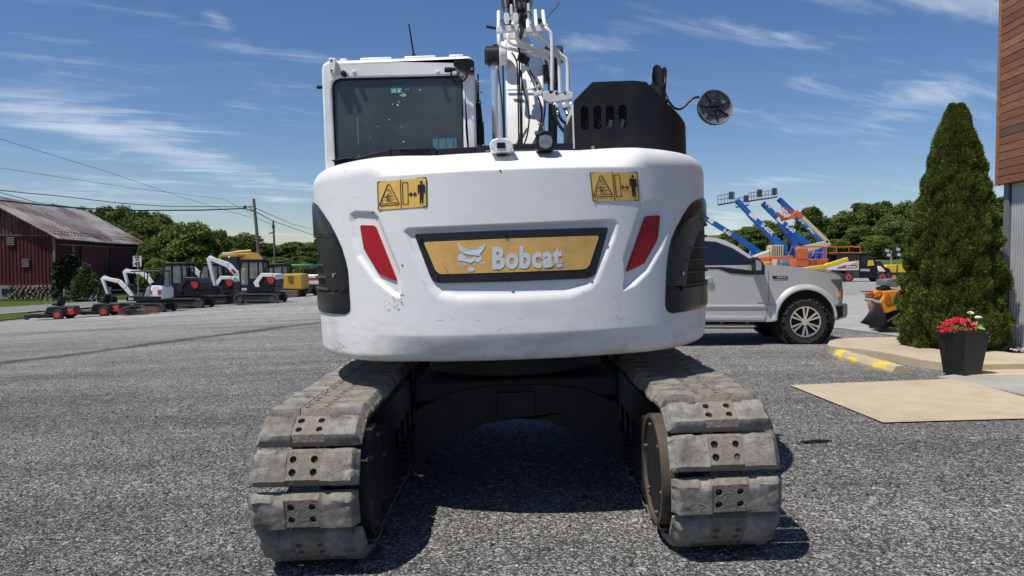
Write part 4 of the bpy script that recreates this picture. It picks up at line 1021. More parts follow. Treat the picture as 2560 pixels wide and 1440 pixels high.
def ztop(x):
    return float(np.interp(x, [x1, P(1615, 210, 4.76).x, P(1660, 262, 4.85).x, xr], [zt_r, P(1615, 208, 4.76).z, P(1660, 262, 4.85).z, P(1716, 322, 5.08).z]))
pts = plan[1:]; vs = []; fs = []
for (x, y) in pts: vs += [(x, y - 5.6, base_z - .12), (x, y - 5.6, ztop(x))]
for i in range(len(pts) - 1): fs.append((2 * i, 2 * i + 2, 2 * i + 3, 2 * i + 1))
b.add(vs, fs); yb = yl + 1.0
vs = []; fs = []
tops = [(x0, yl, zt_l), (xm, yl, zt_m), (x1, yl, zt_r)] + [(x, y - 5.6, ztop(x)) for x, y in pts[1:]]
for t in tops: vs += [t, (t[0], yb, t[2])]
for i in range(len(tops) - 1): fs.append((2 * i, 2 * i + 2, 2 * i + 3, 2 * i + 1))
b.add(vs, fs)
b.add([(x0, yl, base_z - .12), (x0, yl, zt_l), (x0, yb, zt_l), (x0, yb, base_z - .12)], [(0, 1, 2, 3)]); b.add([(xr, yb, base_z - .12), (xr, yb, tops[-1][2]), (xr, tops[-1][1], tops[-1][2]), (xr, tops[-1][1], base_z - .12)], [(0, 1, 2, 3)])
HS = b.build('exhaust_housing', BLK, EX, fix=True)
b = MB(); b.b2((x0 + .01, yl + .16, base_z - .1), (x1, yl + .2, zt_l)); b.build('housing_backing', mat('void', (.004, .004, .004), .9), HS)
wm = MB()
for h in holes:
    hx = [p[0] for p in h]; hz = [p[1] for p in h]; a, c, d, e = min(hx), max(hx), min(hz), max(hz); wd = c - a; st = wd / 2.6
    k = -8
    for k in range(-10, 24):
        for s in (1, -1):
            z_ = d + k * st * 1.7; p, q = (a, z_) if s > 0 else (c, z_), (c, z_ + wd * 1.7) if s > 0 else (a, z_ + wd * 1.7)
            # clip to slot height
            z1_, z2_ = max(d, p[1]), min(e, q[1])
            if z2_ - z1_ < .004: continue
            f1, f2 = (z1_ - p[1]) / (q[1] - p[1]), (z2_ - p[1]) / (q[1] - p[1])
            wm.beam((p[0] + (q[0] - p[0]) * f1, yl + .022, z1_), (p[0] + (q[0] - p[0]) * f2, yl + .022, z2_), .0014, .002)
tag(wm.build('wire_mesh', mat('mesh_wire', (.05, .047, .043), .5, metal=.4), HS), kind='stuff')
for hh in holes[2:]:
    cxh = sum(p[0] for p in hh) / len(hh); b = MB(); b.cyl((cxh, yl + .12, min(p[1] for p in hh) - .02), (cxh + .02, yl + .10, min(p[1] for p in hh) + .07), .035, .03, 14); b.build('muffler_pipe', ZINC, HS)
p = P(1482, 369, HY - .005); b = MB(); b.cyl(p, p + Vector((0, .03, 0)), .018, n=16); b.build('rubber_plug', INK, HS); b = MB(); b.cyl(p - Vector((0, .004, 0)), p + Vector((0, .02, 0)), .011, n=14); b.build('bolt_head', ZINC, HS)
slabpx('housing_skirt', [(1437, 377), (1437, 392), (1600, 396), (1600, 380)], HY - .02, HY + .3, BLK)
# louvred side plate, pale
LP0, LP1 = P(1437, 262, 4.74), P(1417, 320, 5.0)
vs = MB(); top = [(1437, 258), (1420, 300), (1414, 368), (1437, 372)]
lv = MB(); lv.b2((x0 - .012, yl + .02, base_z), (x0 - .004, yl + .5, zt_l - .02)); lo = lv.build('louvre_plate', WHITE2, HS)
for i in range(9):
    b = MB(); yy = yl + .05 + i * .05; b.b2((x0 - .02, yy, base_z + .06), (x0 - .0121, yy + .018, zt_l - .08)); b.build('louvre_slot', INK, lo)
# exhaust stack with slanted mouth
ec = P(1646, 190, 5.35); r_ = .046
b = MB(); n = 28; vs = []; fs = []
eb = P(1652, 300, 5.35)
for k in range(n):
    t = 2 * math.pi * k / n; cx_, cy_ = math.cos(t), math.sin(t)
    vs += [(eb.x + r_ * cx_, eb.y + r_ * cy_, eb.z), (ec.x + r_ * cx_, ec.y + r_ * cy_, ec.z + .088 * cy_), (ec.x + (r_ - .004) * cx_, ec.y + (r_ - .004) * cy_, ec.z + .088 * cy_), (eb.x + (r_ - .004) * cx_, eb.y + (r_ - .004) * cy_, eb.z + .05)]
for k in range(n):
    k2 = (k + 1) % n
    for j in range(3): fs.append((k * 4 + j, k2 * 4 + j, k2 * 4 + j + 1, k * 4 + j + 1))
b.add(vs, fs); b.build('exhaust_stack', mat('exhaust_black', (.010, .009, .009), .5, var=.3), EX)
slabpx('exhaust_bracket', [(1655, 168), (1664, 166), (1668, 176), (1664, 255), (1640, 262), (1622, 215), (1640, 195)], 5.44, 5.50, BLKM)
# mirror
mc = P(1785, 270, 5.3); MIR = MB(); MIR.lathe([(.0, .002), (.06, .004), (.108, .008), (.114, .026), (.121, .028), (.125, .014), (.119, -.012), (.07, -.028), (0, -.034)], n=40)
mo = MIR.build('mirror', mat('mirror_shell', (.16, .16, .165), .5, var=.12), EX); mo.location = mc; mo.rotation_euler = (R(90) + R(-8), 0, R(8))
# front faces camera: local +z -> world ; build ribs on it
rb = MB()
for k in range(7):
    a = R(20 + k * 51.4); rb.beam((.02 * math.cos(a), .02 * math.sin(a), .012), (.112 * math.cos(a), .112 * math.sin(a), .014), .004, .018, up=(0, 0, 1))
rb.tube([(.062 * math.cos(R(12 * i)), .062 * math.sin(R(12 * i)), .012) for i in range(30)], .003, 6, closed=True); rbo = rb.build('rib', mat('mirror_rib', (.02, .02, .021), .5), mo)
b = MB(); b.box((0, .012, .02), (.06, .026, .03)); b.build('mirror_clamp', BLKM, mo, bevel=.003)
b = MB(); b.tube([P(x, y, 5.25) for x, y in ((1660, 225), (1668, 248), (1682, 268), (1697, 275), (1712, 266), (1726, 250), (1738, 243), (1748, 243))], .0085, 10, smooth=2); b.build('mirror_arm', BLKM, EX)
p = P(1667, 250, 5.22); b = MB(); b.ball(p, (.014, .014, .022), 10, 8); b.build('mirror_knuckle', BLKM, EX)
# camera and work lamp
c4b = crop(1180, 0, 3.428)
cl = [P(x, y, 4.24) for x, y in c4b([(210, 1182), (295, 1182), (330, 1200), (355, 1240), (352, 1275), (325, 1296), (190, 1298), (155, 1275), (148, 1235), (170, 1200)])]
b = MB(); b.prism([(p.x, p.z) for p in cl], cl[0].y, cl[0].y + .16); RC = b.build('rear_camera', WHITE2, EX, bevel=.014, seg=3)
q = [P(x, y, 4.235) for x, y in c4b([(213, 1220), (284, 1220), (284, 1270), (213, 1270)])]; b = MB(); b.prism([(p.x, p.z) for p in q], q[0].y - .002, q[0].y + .02); b.build('lens', GLOSSB, RC, bevel=.003)
b = MB(); pc = P(1180 + 250 / 3.428, 1300 / 3.428, 4.26); b.box(pc + Vector((0, .10, -.004)), (.05, .08, .02)); b.build('camera_foot', BLKM, RC)
wl = [P(x, y, 4.28) for x, y in c4b([(562, 1135), (600, 1120), (680, 1120), (708, 1150), (706, 1270), (690, 1282), (560, 1285), (548, 1270), (548, 1150)])]
b = MB(); b.prism([(p.x, p.z) for p in wl], wl[0].y, wl[0].y + .11); WL = b.build('work_lamp', BLK, EX, bevel=.008)
q = [P(x, y, 4.275) for x, y in c4b([(575, 1165), (682, 1162), (686, 1262), (578, 1264)])]; b = MB(); b.prism([(p.x, p.z) for p in q], q[0].y - .001, q[0].y + .01)
b.build('lamp_lens', mat('lamp_glass', (.10, .10, .10), .15, metal=.3, var=.3, vscale=30), WL, bevel=.003); b = MB(); b.prism([(x_, z_) for x_, z_ in circ(sum(p_.x for p_ in q) / 4, sum(p_.z for p_ in q) / 4, .038, 20)], q[0].y - .004, q[0].y); b.build('lamp_reflector', mat('lamp_bowl', (.28, .28, .27), .3, metal=.5, var=.4, vscale=40), WL)
b = MB(); pc = (wl[0] + wl[3]) / 2; b.box((pc.x, pc.y + .09, wl[5].z - .008), (.04, .02, .03)); b.build('lamp_bracket', BLKM, WL)
# ---- cab
CY = 5.0
def cp(x, y, Y=CY): return P(780 + x / 4.235, 120 + y / 4.235, Y)
cl0, cr0 = cp(98, 500).x, cp(1722, 500).x; ctop = cp(900, 95).z; yc = CY - 5.6
outer = [(cp(130, 1300).x, 1.3), (cp(1745, 1300).x, 1.3), (cp(1722, 400).x, cp(1722, 180).z), (cp(1700, 110).x, cp(1700, 105).z), (cp(1660, 90).x, cp(1660, 88).z), (cp(160, 140).x, cp(160, 140).z), (cp(110, 170).x, cp(110, 170).z), (cp(98, 230).x, cp(98, 230).z)]
win = [cp(x, y) for x, y in ((250, 1300), (212, 430), (222, 370), (250, 338), (300, 322), (1540, 292), (1585, 300), (1592, 400), (1605, 1290))]
win = [(p.x, p.z) for p in win]
b = MB(); b.plate(outer, [win], yc, yc + .07); CAB = b.build('cab_shell', WHITE2, EX, bevel=.016, seg=3)
# roof, side frames, floor, front frame
xl, xr_ = cl0 + .01, cr0 - .01; yf = yc + 1.55; zb_ = 1.3
rz = (P(803, 175, CY).z + P(1187, 165, CY).z) / 2
b = MB(); b.b2((xl + .004, yc + .03, rz - .075), (xr_, yf, rz + .075)); b.build('cab_roof', WHITE2, EX, bevel=.035, seg=4)
for (ax_, bx_) in ((275, 350), (490, 830), (965, 1305), (1445, 1600)):
    p, q = cp(ax_, 110), cp(bx_, 100); b = MB(); b.b2((p.x, yc + .05, rz + .06), (q.x, yf - .1, rz + .088)); b.build('roof_rib', WHITE2, EX, bevel=.008)
for xx in (xl, xr_):
    s = 1 if xx == xl else -1
    for (ya, yb2, za, zb2) in ((yc + .07, yc + .17, zb_, rz), (yf - .1, yf, zb_, rz), (yc + .72, yc + .80, zb_, rz), (yc + .07, yf, rz - .1, rz), (yc + .07, yf, zb_, zb_ + .42)):
        b = MB(); b.b2((xx, ya, za), (xx + s * .06, yb2, zb2)); b.build('cab_post', WHITE2 if ya == yc + .07 and yb2 < yf else BLKM, EX, bevel=.01)
GLASSD = bpy.data.materials.new('tinted_glass'); GLASSD.use_nodes = True
def glassmat(m, tint, fac, ro=.02):
    nt = m.node_tree; nt.nodes.clear(); N = nt.nodes.new; L = nt.links.new; o = N('ShaderNodeOutputMaterial'); t = N('ShaderNodeBsdfTransparent'); t.inputs[0].default_value = (*tint, 1)
    gl = N('ShaderNodeBsdfGlossy'); gl.inputs['Roughness'].default_value = ro; df = N('ShaderNodeBsdfDiffuse'); df.inputs[0].default_value = (.55, .60, .58, 1); fr = N('ShaderNodeFresnel'); fr.inputs[0].default_value = 1.5
    tc = N('ShaderNodeTexCoord'); n = N('ShaderNodeTexNoise'); n.inputs['Scale'].default_value = 3; n.inputs['Detail'].default_value = 12; n.inputs['Roughness'].default_value = .75; L(tc.outputs['Object'], n.inputs[0])
    mr = N('ShaderNodeMapRange'); L(n.outputs[0], mr.inputs[0]); mr.inputs[1].default_value = .3; mr.inputs[2].default_value = .75; mr.inputs[3].default_value = fac * .5; mr.inputs[4].default_value = fac * 1.4
    m1 = N('ShaderNodeMixShader'); L(mr.outputs[0], m1.inputs[0]); L(t.outputs[0], m1.inputs[1]); L(df.outputs[0], m1.inputs[2])
    m2 = N('ShaderNodeMixShader'); L(fr.outputs[0], m2.inputs[0]); L(m1.outputs[0], m2.inputs[1]); L(gl.outputs[0], m2.inputs[2]); L(m2.outputs[0], o.inputs[0])
glassmat(GLASSD, (.46, .58, .55), .11)
b = MB(); b.prism(win, yc + .022, yc + .028); GL = b.build('rear_window', GLASSD, EX, smooth=False)
fr_in = [(cp(x, y).x, cp(x, y).z) for x, y in ((330, 1300), (298, 420), (305, 405), (325, 400), (1505, 370), (1520, 385), (1530, 1290))]
b = MB(); b.plate(win, [fr_in], yc + .029, yc + .034); b.build('window_frit', mat('frit', (.018, .020, .026), .35), GL)
b = MB(); b.tube([(x, yc + .015, z) for x, z in win[:]], .009, 6, closed=True); b.build('window_seal', BLK, GL)
CABI = mat('cab_lining', (.030, .036, .035), .8, var=.15)
for (A0, A1) in (((xl + .06, yc + .1, rz - .06), (xr_ - .06, yf - .02, rz - .04)), ((xl + .06, yc + .08, 1.28), (xr_ - .06, yf, 1.30))):
    b = MB(); b.b2(A0, A1); b.build('cab_lining', CABI, EX)
for xx, s in ((xl + .065, 1), (xr_ - .065, -1)):
    pts = [(yc + .07, 1.7), (yc + .72, 1.7), (yc + .72, rz - .1), (yc + .07, rz - .1)]
    b = MB(); b.b2((xx, yc + .17, 1.72), (xx + s * .006, yc + .72, rz - .1)); b.build('quarter_window', GLASSD if s < 0 else CABI, EX)
    b = MB(); b.b2((xx, yc + .80, 1.72), (xx + s * .006, yf - .1, rz - .1)); b.build('door_window', GLASSD, EX)
b = MB(); b.b2((xl + .06, yf - .05, 2.36), (xr_ - .42, yf - .02, rz - .05)); b.build('added_front_panel', CABI, EX)  # dark panel added to block the daylight through the windscreen's left part
b = MB(); b.b2((xr_ - .42, yf - .05, 2.56), (xr_ - .06, yf - .02, rz - .05)); b.build('front_header', CABI, EX)
gd = MB()
for i in range(15): gd.box((xl + .07 + i * .065, yf + .05, 2.1), (.007, .007, 1.2))
for z in (1.7, 2.0, 2.33, 2.6): gd.box(((xl + xr_) / 2, yf + .058, z), (.95, .007, .012))
tag(gd.build('front_guard', BLKM, EX), kind='stuff')
def px_panel(name, pts, Y, th, m, bev=.02): return slabpx(name, pts, Y, Y + th, m, EX, bev)
px_panel('seat_back', c3([(660, 1200), (670, 1030), (700, 970), (750, 935), (1180, 920), (1230, 950), (1265, 990), (1285, 1200)]), 5.45, .14, mat('seat_cloth', (.035, .037, .037), .9), .03)
px_panel('headrest', c3([(760, 940), (765, 850), (800, 790), (1120, 780), (1155, 850), (1160, 940)]), 5.42, .1, MATS['seat_cloth'], .03)
px_panel('monitor', c3([(1175, 850), (1210, 850), (1205, 880), (1175, 885)]), 6.2, .05, CABI, .003)
b = MB(); p = cp(520, 900, 6.0); b.beam(cp(440, 1100, 6.0), cp(560, 1040, 6.0), .05, .05); b.build('control_lever', CABI, EX)
# small things on the cab
def pbox(name, pts, Y, th, m, bev=.003): return slabpx(name, c3(pts), Y, Y + th, m, EX, bev)
BK = pbox('roof_bracket', [(175, 105), (248, 107), (236, 265), (182, 262)], CY - .05, .05, WHITE2)
for (x, y) in ((205, 132), (207, 238)): p = cp(x, y, CY - .052); b = MB(); b.cyl(p, p + Vector((0, .01, 0)), .007, n=10); b.build('bracket_hole', INK, BK)
p = cp(330, 265, CY - .045); b = MB(); b.cyl(p, p + Vector((0, .06, 0)), .0175, n=16); b.build('rubber_stop', BLK, EX, bevel=.004)
p = cp(330, 263, CY - .004); b = MB(); b.cyl(p, p + Vector((0, .02, 0)), .03, n=20); b.build('stop_washer', WHITE2, EX)
p = cp(72, 413, CY + .03); b = MB(); b.cyl(p - Vector((.012, 0, 0)), p + Vector((.03, 0, 0)), .013, n=14); b.build('rubber_stop', BLK, EX, bevel=.003)
for x in (440, 1330): pbox('window_tab', [(x - 20, 235), (x + 18, 235), (x + 18, 262), (x - 20, 262)], CY - .03, .04, WHITE2)
LB = pbox('lamp_bracket', [(1520, 120), (1690, 118), (1715, 140), (1718, 262), (1640, 258), (1500, 190), (1498, 150)], CY - .06, .07, GLOSSB, .004)
p = cp(1692, 220, CY - .064); b = MB(); b.cyl(p, p + Vector((0, .01, 0)), .008, n=12); b.build('bolt', ZINC, LB)
b = MB(); b.tube([cp(x, y, CY - .07) for x, y in ((1405, 228), (1440, 232), (1475, 228), (1500, 225), (1520, 225))], [.016, .017, .015, .010, .010], 12); b.build('cable_plug', BLK, LB)
for k, pts in enumerate(([(1480, 225), (1470, 300), (1500, 345), (1560, 368), (1620, 340), (1645, 280), (1635, 230)], [(1545, 260), (1530, 300), (1560, 330), (1600, 300), (1640, 260)], [(1500, 290), (1540, 360), (1580, 385)], [(1560, 250), (1545, 320), (1590, 330), (1625, 270)])):
    b = MB(); b.tube([cp(x, y, CY - .05 - .01 * k) for x, y in pts], .006 if k == 0 else .0035, 8, smooth=2); b.build('cable_loop', HOSE, LB)
p0_, p1_ = P(1035, 141, 5.3), P(1022, 60, 5.3); b = MB(); b.cyl(p0_ - Vector((0, 0, .02)), p0_ + Vector((0, 0, .015)), .016, .012, 12); b.cyl(p0_, p1_, .0065, .005, 8); b.build('antenna', BLK, EX)
ES = [(cp(x, y).x, cp(x, y).z) for x, y in ((826, 478), (826, 416), (948, 411), (952, 470))]
b = MB(); b.prism(ES, yc + .0195, yc + .0215); so = b.build('exit_sticker', mat('exit_green', (.03, .22, .15), .5), GL, smooth=False)
PALE = mat('exit_pale', (.45, .62, .55), .5)
for q in ([(835, 430), (878, 428), (878, 433), (835, 435)], [(896, 425), (940, 423), (940, 428), (896, 430)], [(896, 460), (940, 458), (940, 463), (896, 465)], [(868, 433), (880, 433), (880, 468), (870, 468)], [(846, 440), (858, 438), (862, 452), (850, 455)], [(838, 455), (850, 452), (856, 468), (846, 468)], [(838, 442), (848, 438), (848, 442), (838, 446)], [(905, 435), (930, 434), (930, 455), (905, 456)]):
    b = MB(); b.prism([(cp(*t).x, cp(*t).z) for t in q], yc + .0183, yc + .0194); b.build('exit_symbol', PALE, so, smooth=False)
b = MB(); b.prism([(cp(*t).x, cp(*t).z) for t in ((915, 480), (945, 488), (960, 465), (975, 478), (1000, 488), (985, 505), (960, 512), (930, 500))], yc + .0195, yc + .0215); b.build('torn_sticker', mat('torn_paper', (.30, .38, .33), .8), GL, smooth=False)
b = MB()
for (x, y, r) in ((870, 402, 4), (978, 388, 4), (992, 432, 6), (1016, 428, 6), (1138, 437, 10), (915, 565, 8), (848, 588, 8), (902, 598, 12), (812, 752, 8), (690, 825, 6), (945, 822, 5), (945, 838, 5), (965, 988, 12), (950, 618, 4), (610, 938, 5), (1420, 742, 4), (1090, 656, 3)):
    p = cp(x, y); b.prism(circ(p.x, p.z, r / 4.235 * .0026, 8), yc + .0195, yc + .021)
tag(b.build('water_spot', mat('water_spot', (.40, .44, .43), .8), GL, smooth=False), kind='stuff')
# rods at the right of the cab
for (a_, c_, rr) in (((1195, 185), (1197, 360), .006), ((1190, 200), (1200, 365), .004), ((1199, 250), (1208, 360), .007), ((1196, 260), (1203, 362), .005)):
    b = MB(); b.tube([P(a_[0], a_[1], 5.35), P((a_[0] + c_[0]) / 2 + 1, (a_[1] + c_[1]) / 2, 5.4), P(c_[0], c_[1], 5.4)], rr, 8); b.build('grab_rail', BLKM, EX)
for y in (204, 231, 256): p = P(1199 + (y - 200) * .03, y, 5.35); b = MB(); b.box(p, (.03, .012, .008)); b.build('rail_clip', WHITE2, EX)
# ---- boom
def BP(x, y, Y): return P(1180 + x / 3.428, y / 3.428, Y)
b = MB()
sec = [(1240, 6.1, 297, 630), (760, 6.3, 290, 618), (520, 6.45, 280, 608), (300, 6.6, 275, 470), (120, 6.8, 300, 440), (-80, 7.0, 330, 410), (-500, 7.5, 340, 400)]
vs = []; fs = []
for (y, Y, xa, xb) in sec:
    a, c = BP(xa, y, Y), BP(xb, y, Y); h = .42 if y > 300 else .34
    vs += [a, c, c + Vector((0, h, -.12)), a + Vector((0, h, -.12))]
for i in range(len(sec) - 1):
    for j in range(4): fs.append((i * 4 + j, i * 4 + (j + 1) % 4, (i + 1) * 4 + (j + 1) % 4, (i + 1) * 4 + j))
fs += [(3, 2, 1, 0), tuple(len(vs) - 4 + j for j in range(4))]
b.add(vs, fs); BOOM = b.build('boom', WHITE2, EX, bevel=.012)
b = MB(); a, c = BP(300, 772, 6.27), BP(560, 764, 6.27); b.beam(a, c, .012, .014, up=(0, 1, 0)); b.build('weld_bead', WHITE2, BOOM)
b = MB(); b.cyl(BP(236, 465, 6.35), BP(300, 465, 6.35), .10, n=24); b.build('boom_boss', WHITE2, BOOM, bevel=.008)
# lift cylinders
for (hx, bx, Y, by) in ((195, 208, 6.42, 1190), (700, 690, 6.5, 1240)):
    cy = MB(); cy.cyl(BP(bx + (8 if hx < 300 else 0), by, Y - .05), BP(hx, 555, Y), .039, n=24); cy.build('cylinder_rod', CHROME if hx < 300 else BLKM, EX)
    cy = MB(); pt = BP(hx, 470, Y); cy.cyl(pt - Vector((.075, 0, 0)), pt + Vector((.075, 0, 0)), .072, n=24); cy.build('cylinder_eye', mat('greasy_black', (.02, .017, .015), .35, var=.3, vscale=20), EX, bevel=.008)
    cy = MB(); cy.cyl(BP(hx, 565, Y), BP(hx, 530, Y), .058, .052, 20); cy.build('rod_collar', MATS['greasy_black'], EX)
slabpx('cylinder_guard', c4b([(105, 420), (180, 375), (240, 380), (240, 560), (108, 545)]), 6.40, 6.45, MATS['greasy_black'], bevel=.01)
slabpx('cylinder_guard', c4b([(612, 548), (668, 548), (725, 600), (725, 690), (612, 698)]), 6.3, 6.4, MATS['greasy_black'], bevel=.01)
slabpx('pivot_block', c4b([(705, 410), (752, 415), (752, 470), (705, 500)]), 6.45, 6.5, MATS['greasy_black'], bevel=.006)
# rigid white pipes
TY = 5.9
pipes = [[(228, 100), (228, 200), (229, 340), (236, 385), (270, 405), (420, 440), (600, 478), (640, 492), (668, 530), (676, 600), (680, 660)],
         [(302, 130), (304, 300), (312, 350), (345, 378), (460, 412), (620, 458), (700, 482)],
         [(376, 140), (380, 310), (392, 348), (430, 372), (560, 410), (700, 462), (790, 510), (818, 550), (824, 620), (825, 780)],
         [(405, 138), (462, 142), (478, 160), (480, 250), (490, 280), (540, 320), (640, 375), (700, 425), (738, 470), (748, 540), (752, 660), (757, 800)],
         [(543, 92), (553, 240), (570, 290), (620, 345), (700, 400), (770, 480), (806, 500), (822, 550), (822, 785)],
         [(608, 95), (624, 230), (640, 248), (675, 278), (686, 330), (688, 500), (686, 780)]]
for k, pp in enumerate(pipes):
    b = MB(); b.tube([BP(x, y, TY + (.03 * (5 - k) if k < 5 else -.02) + (.25 * max(0, 1 - y / 250))) for x, y in pp], .0148, 12, smooth=2); b.build('hydraulic_pipe', WHITE2, EX)
for (xa, xb) in ((208, 395), (468, 652)):
    slabpx('pipe_clamp', c4b([(xa, 228), (xb, 208 + (395 - xb) * .02), (xb, 258), (xa, 275)]), TY - .02, TY + .035, WHITE2, bevel=.004)
slabpx('pipe_clamp', c4b([(612, 780), (735, 776), (735, 815), (845, 785), (868, 790), (868, 845), (660, 880), (612, 850)]), TY - .03, TY + .03, WHITE2, bevel=.004)
slabpx('pipe_shelf', c4b([(265, 240), (470, 240), (470, 300), (380, 330), (270, 330)]), TY + .12, TY + .16, WHITE2, bevel=.004)
for (x, y) in ((268, 225), (345, 222), (517, 212), (597, 208), (676, 786), (730, 800), (797, 795)):
    p = BP(x, y, TY - .03); b = MB(); b.cyl(p, p + Vector((0, .03, 0)), .016, n=6); b.build('clamp_bolt', ZINC, EX)
for (x, y) in ((297, 140), (375, 140)):
    slabpx('hose_flange', c4b([(x - 18, y - 30), (x + 14, y - 30), (x + 26, y + 5), (x + 20, y + 45), (x - 16, y + 45), (x - 24, y + 5)]), TY - .02, TY + .05, WHITE2, bevel=.004)
    b = MB(); b.cyl(BP(x - 1, y - 28, TY), BP(x - 3, y - 68, TY), .013, n=12); b.build('hose_fitting', ZINC, EX)
    b = MB(); b.tube([BP(x - 3, y - 66, TY), BP(x - 10, y - 130, TY + .05), BP(x - 20, -100, TY + .1)], .015, 10, smooth=1); b.build('hydraulic_hose', mat('brown_hose', (.05, .04, .038), .5), EX)
for (x, y, x2, y2) in ((690, 830, 712, 900), (760, 835, 790, 900), (828, 830, 848, 895)):
    b = MB(); b.tube([BP(x, y, TY), BP((x + x2) / 2, (y + y2) / 2 - 5, TY), BP(x2, y2, TY - .02)], .0148, 10, smooth=1); b.build('hydraulic_pipe', WHITE2, EX)
    slabpx('hose_flange', c4b([(x2 - 18, y2 - 10), (x2 + 30, y2 - 12), (x2 + 35, y2 + 18), (x2 - 10, y2 + 28)]), TY - .05, TY + .02, WHITE2, bevel=.004)
    b = MB(); b.cyl(BP(x2 + 8, y2 + 25, TY), BP(x2 + 30, y2 + 85, TY - .05), .016, n=12); b.build('hose_fitting', ZINC, EX)
for k, pp in enumerate(([(735, 960), (760, 1020), (800, 1060), (860, 1075)], [(715, 1010), (740, 1060), (780, 1120), (830, 1160)], [(815, 980), (830, 1010), (870, 1030)], [(700, 900), (700, 980), (730, 1040)])):
    b = MB(); b.tube([BP(x, y, TY - .05) for x, y in pp], .012, 10, smooth=2); b.build('hydraulic_hose', HOSE, EX)
for k, (pp, r) in enumerate((([(340, 450), (375, 500), (390, 560), (395, 800), (402, 1240)], .010), ([(405, 470), (408, 700), (415, 1000), (420, 1240)], .011), ([(430, 480), (425, 640), (430, 1240)], .009), ([(415, 600), (440, 780), (480, 900), (493, 1000), (478, 1150), (445, 1240)], .010),
        ([(470, 520), (490, 600), (535, 670), (572, 750), (580, 775)], .010), ([(440, 510), (470, 600), (520, 690), (548, 772)], .010), ([(565, 830), (592, 900), (600, 1000), (580, 1090), (545, 1230)], .011), ([(605, 820), (628, 880), (622, 990), (595, 1100), (560, 1230)], .011),
        ([(225, 600), (250, 800), (265, 1000), (270, 1180)], .009), ([(265, 560), (270, 800), (280, 1180)], .011), ([(610, 560), (660, 600), (665, 900), (700, 1230)], .02), ([(430, 170), (440, 130), (480, 95), (505, 110), (505, 150)], .008), ([(245, 190), (250, 170), (290, 172)], .008), ([(410, 190), (420, 300), (400, 400), (410, 480)], .012), ([(455, 190), (430, 280), (425, 330)], .012), ([(440, 180), (415, 260), (405, 380)], .010))):
    b = MB(); b.tube([BP(x, y, 6.02 if k not in (10,) else 6.3) for x, y in pp], r * .62, 8, smooth=2); b.build('cable', HOSE, EX)
BAND = mat('cable_band', (.6, .6, .6), .6)
for (x, y, Y) in ((515, 695, 6.0), (547, 690, 6.0), (545, 745, 6.0), (572, 735, 6.0)): p = BP(x, y, Y); b = MB(); b.cyl(p - Vector((0, 0, .008)), p + Vector((0, 0, .008)), .013, n=10); b.build('cable_band', BAND, EX)
slabpx('cable_clamp', c4b([(425, 560), (445, 550), (452, 575), (490, 570), (495, 590), (455, 600), (445, 620), (425, 615)]), 5.98, 6.02, WHITE2, bevel=.003)
slabpx('cable_clamp', c4b([(520, 790), (600, 772), (608, 800), (560, 815), (540, 828)]), 5.96, 6.02, WHITE2, bevel=.003)
for k in range(26):
    pass
# dark arm end, hoses and valve bank at the very top
b = MB()
for (x, y, r, dy) in ((455, 30, .06, .2), (420, 60, .045, .25), (300, 20, .05, .2)): p = BP(x, y, 6.4); b.cyl(p - Vector((0, dy, 0)), p + Vector((0, .05, 0)), r, n=20)
slabpx('arm_end', c4b([(262, -200), (262, 15), (290, 30), (300, 70), (460, 140), (460, 60), (445, 0), (440, -200)]), 6.35, 6.6, MATS['greasy_black'], bevel=.01)
b.build('arm_pin', MATS['greasy_black'], EX)
for (xa, ya, xb, yb3) in ((325, 35, 345, 120), (472, 28, 492, 95)):
    slabpx('arm_bracket', c4b([(xa, ya), (xb, ya), (xb + 4, yb3 + 10), (xa + 2, yb3)]), 6.1, 6.25, WHITE2, bevel=.004)
b = MB(); b.tube([BP(122, 228, 6.1), BP(150, 232, 6.1), BP(210, 243, 6.1)], .012, 8); b.build('spring_tail', BLK, EX)
b = MB(); b.tube([BP(635, 160, 6.1), BP(690, 95, 6.1), BP(718, 65, 6.1), BP(748, 22, 6.1)], .0045, 6); b.build('whip_aerial', HOSE, EX)
slabpx('junction_block', c4b([(480, 182), (540, 175), (545, 240), (480, 245)]), 6.15, 6.25, WHITE2, bevel=.004)
b = MB()
for (x, y) in ((420, 175), (440, 200), (425, 495), (455, 515), (300, 200), (570, 195), (435, 150)):
    p = BP(x, y, 6.05); b = MB(); b.box(p, (.05, .05, .06), rot=(.3, .2, .4)); b.build('cable_connector', HOSE, EX)
# ---- undercarriage
b = MB(); b.cyl((0, 0, .76), (0, 0, .965), .62, n=48); b.build('slew_ring', UNDER, EX, bevel=.01)
for k in range(30):
    a = 2 * math.pi * k / 30
    if math.sin(a) > .2: continue
    b = MB(); p = Vector((.655 * math.cos(a), .655 * math.sin(a), .93)); b.cyl(p, p + Vector((0, 0, .03)), .014, n=6); b.build('ring_bolt', RUSTY, EX)
b = MB(); b.cyl((0, 0, .955), (0, 0, .985), .70, n=40); b.build('ring_flange', UNDER, EX)
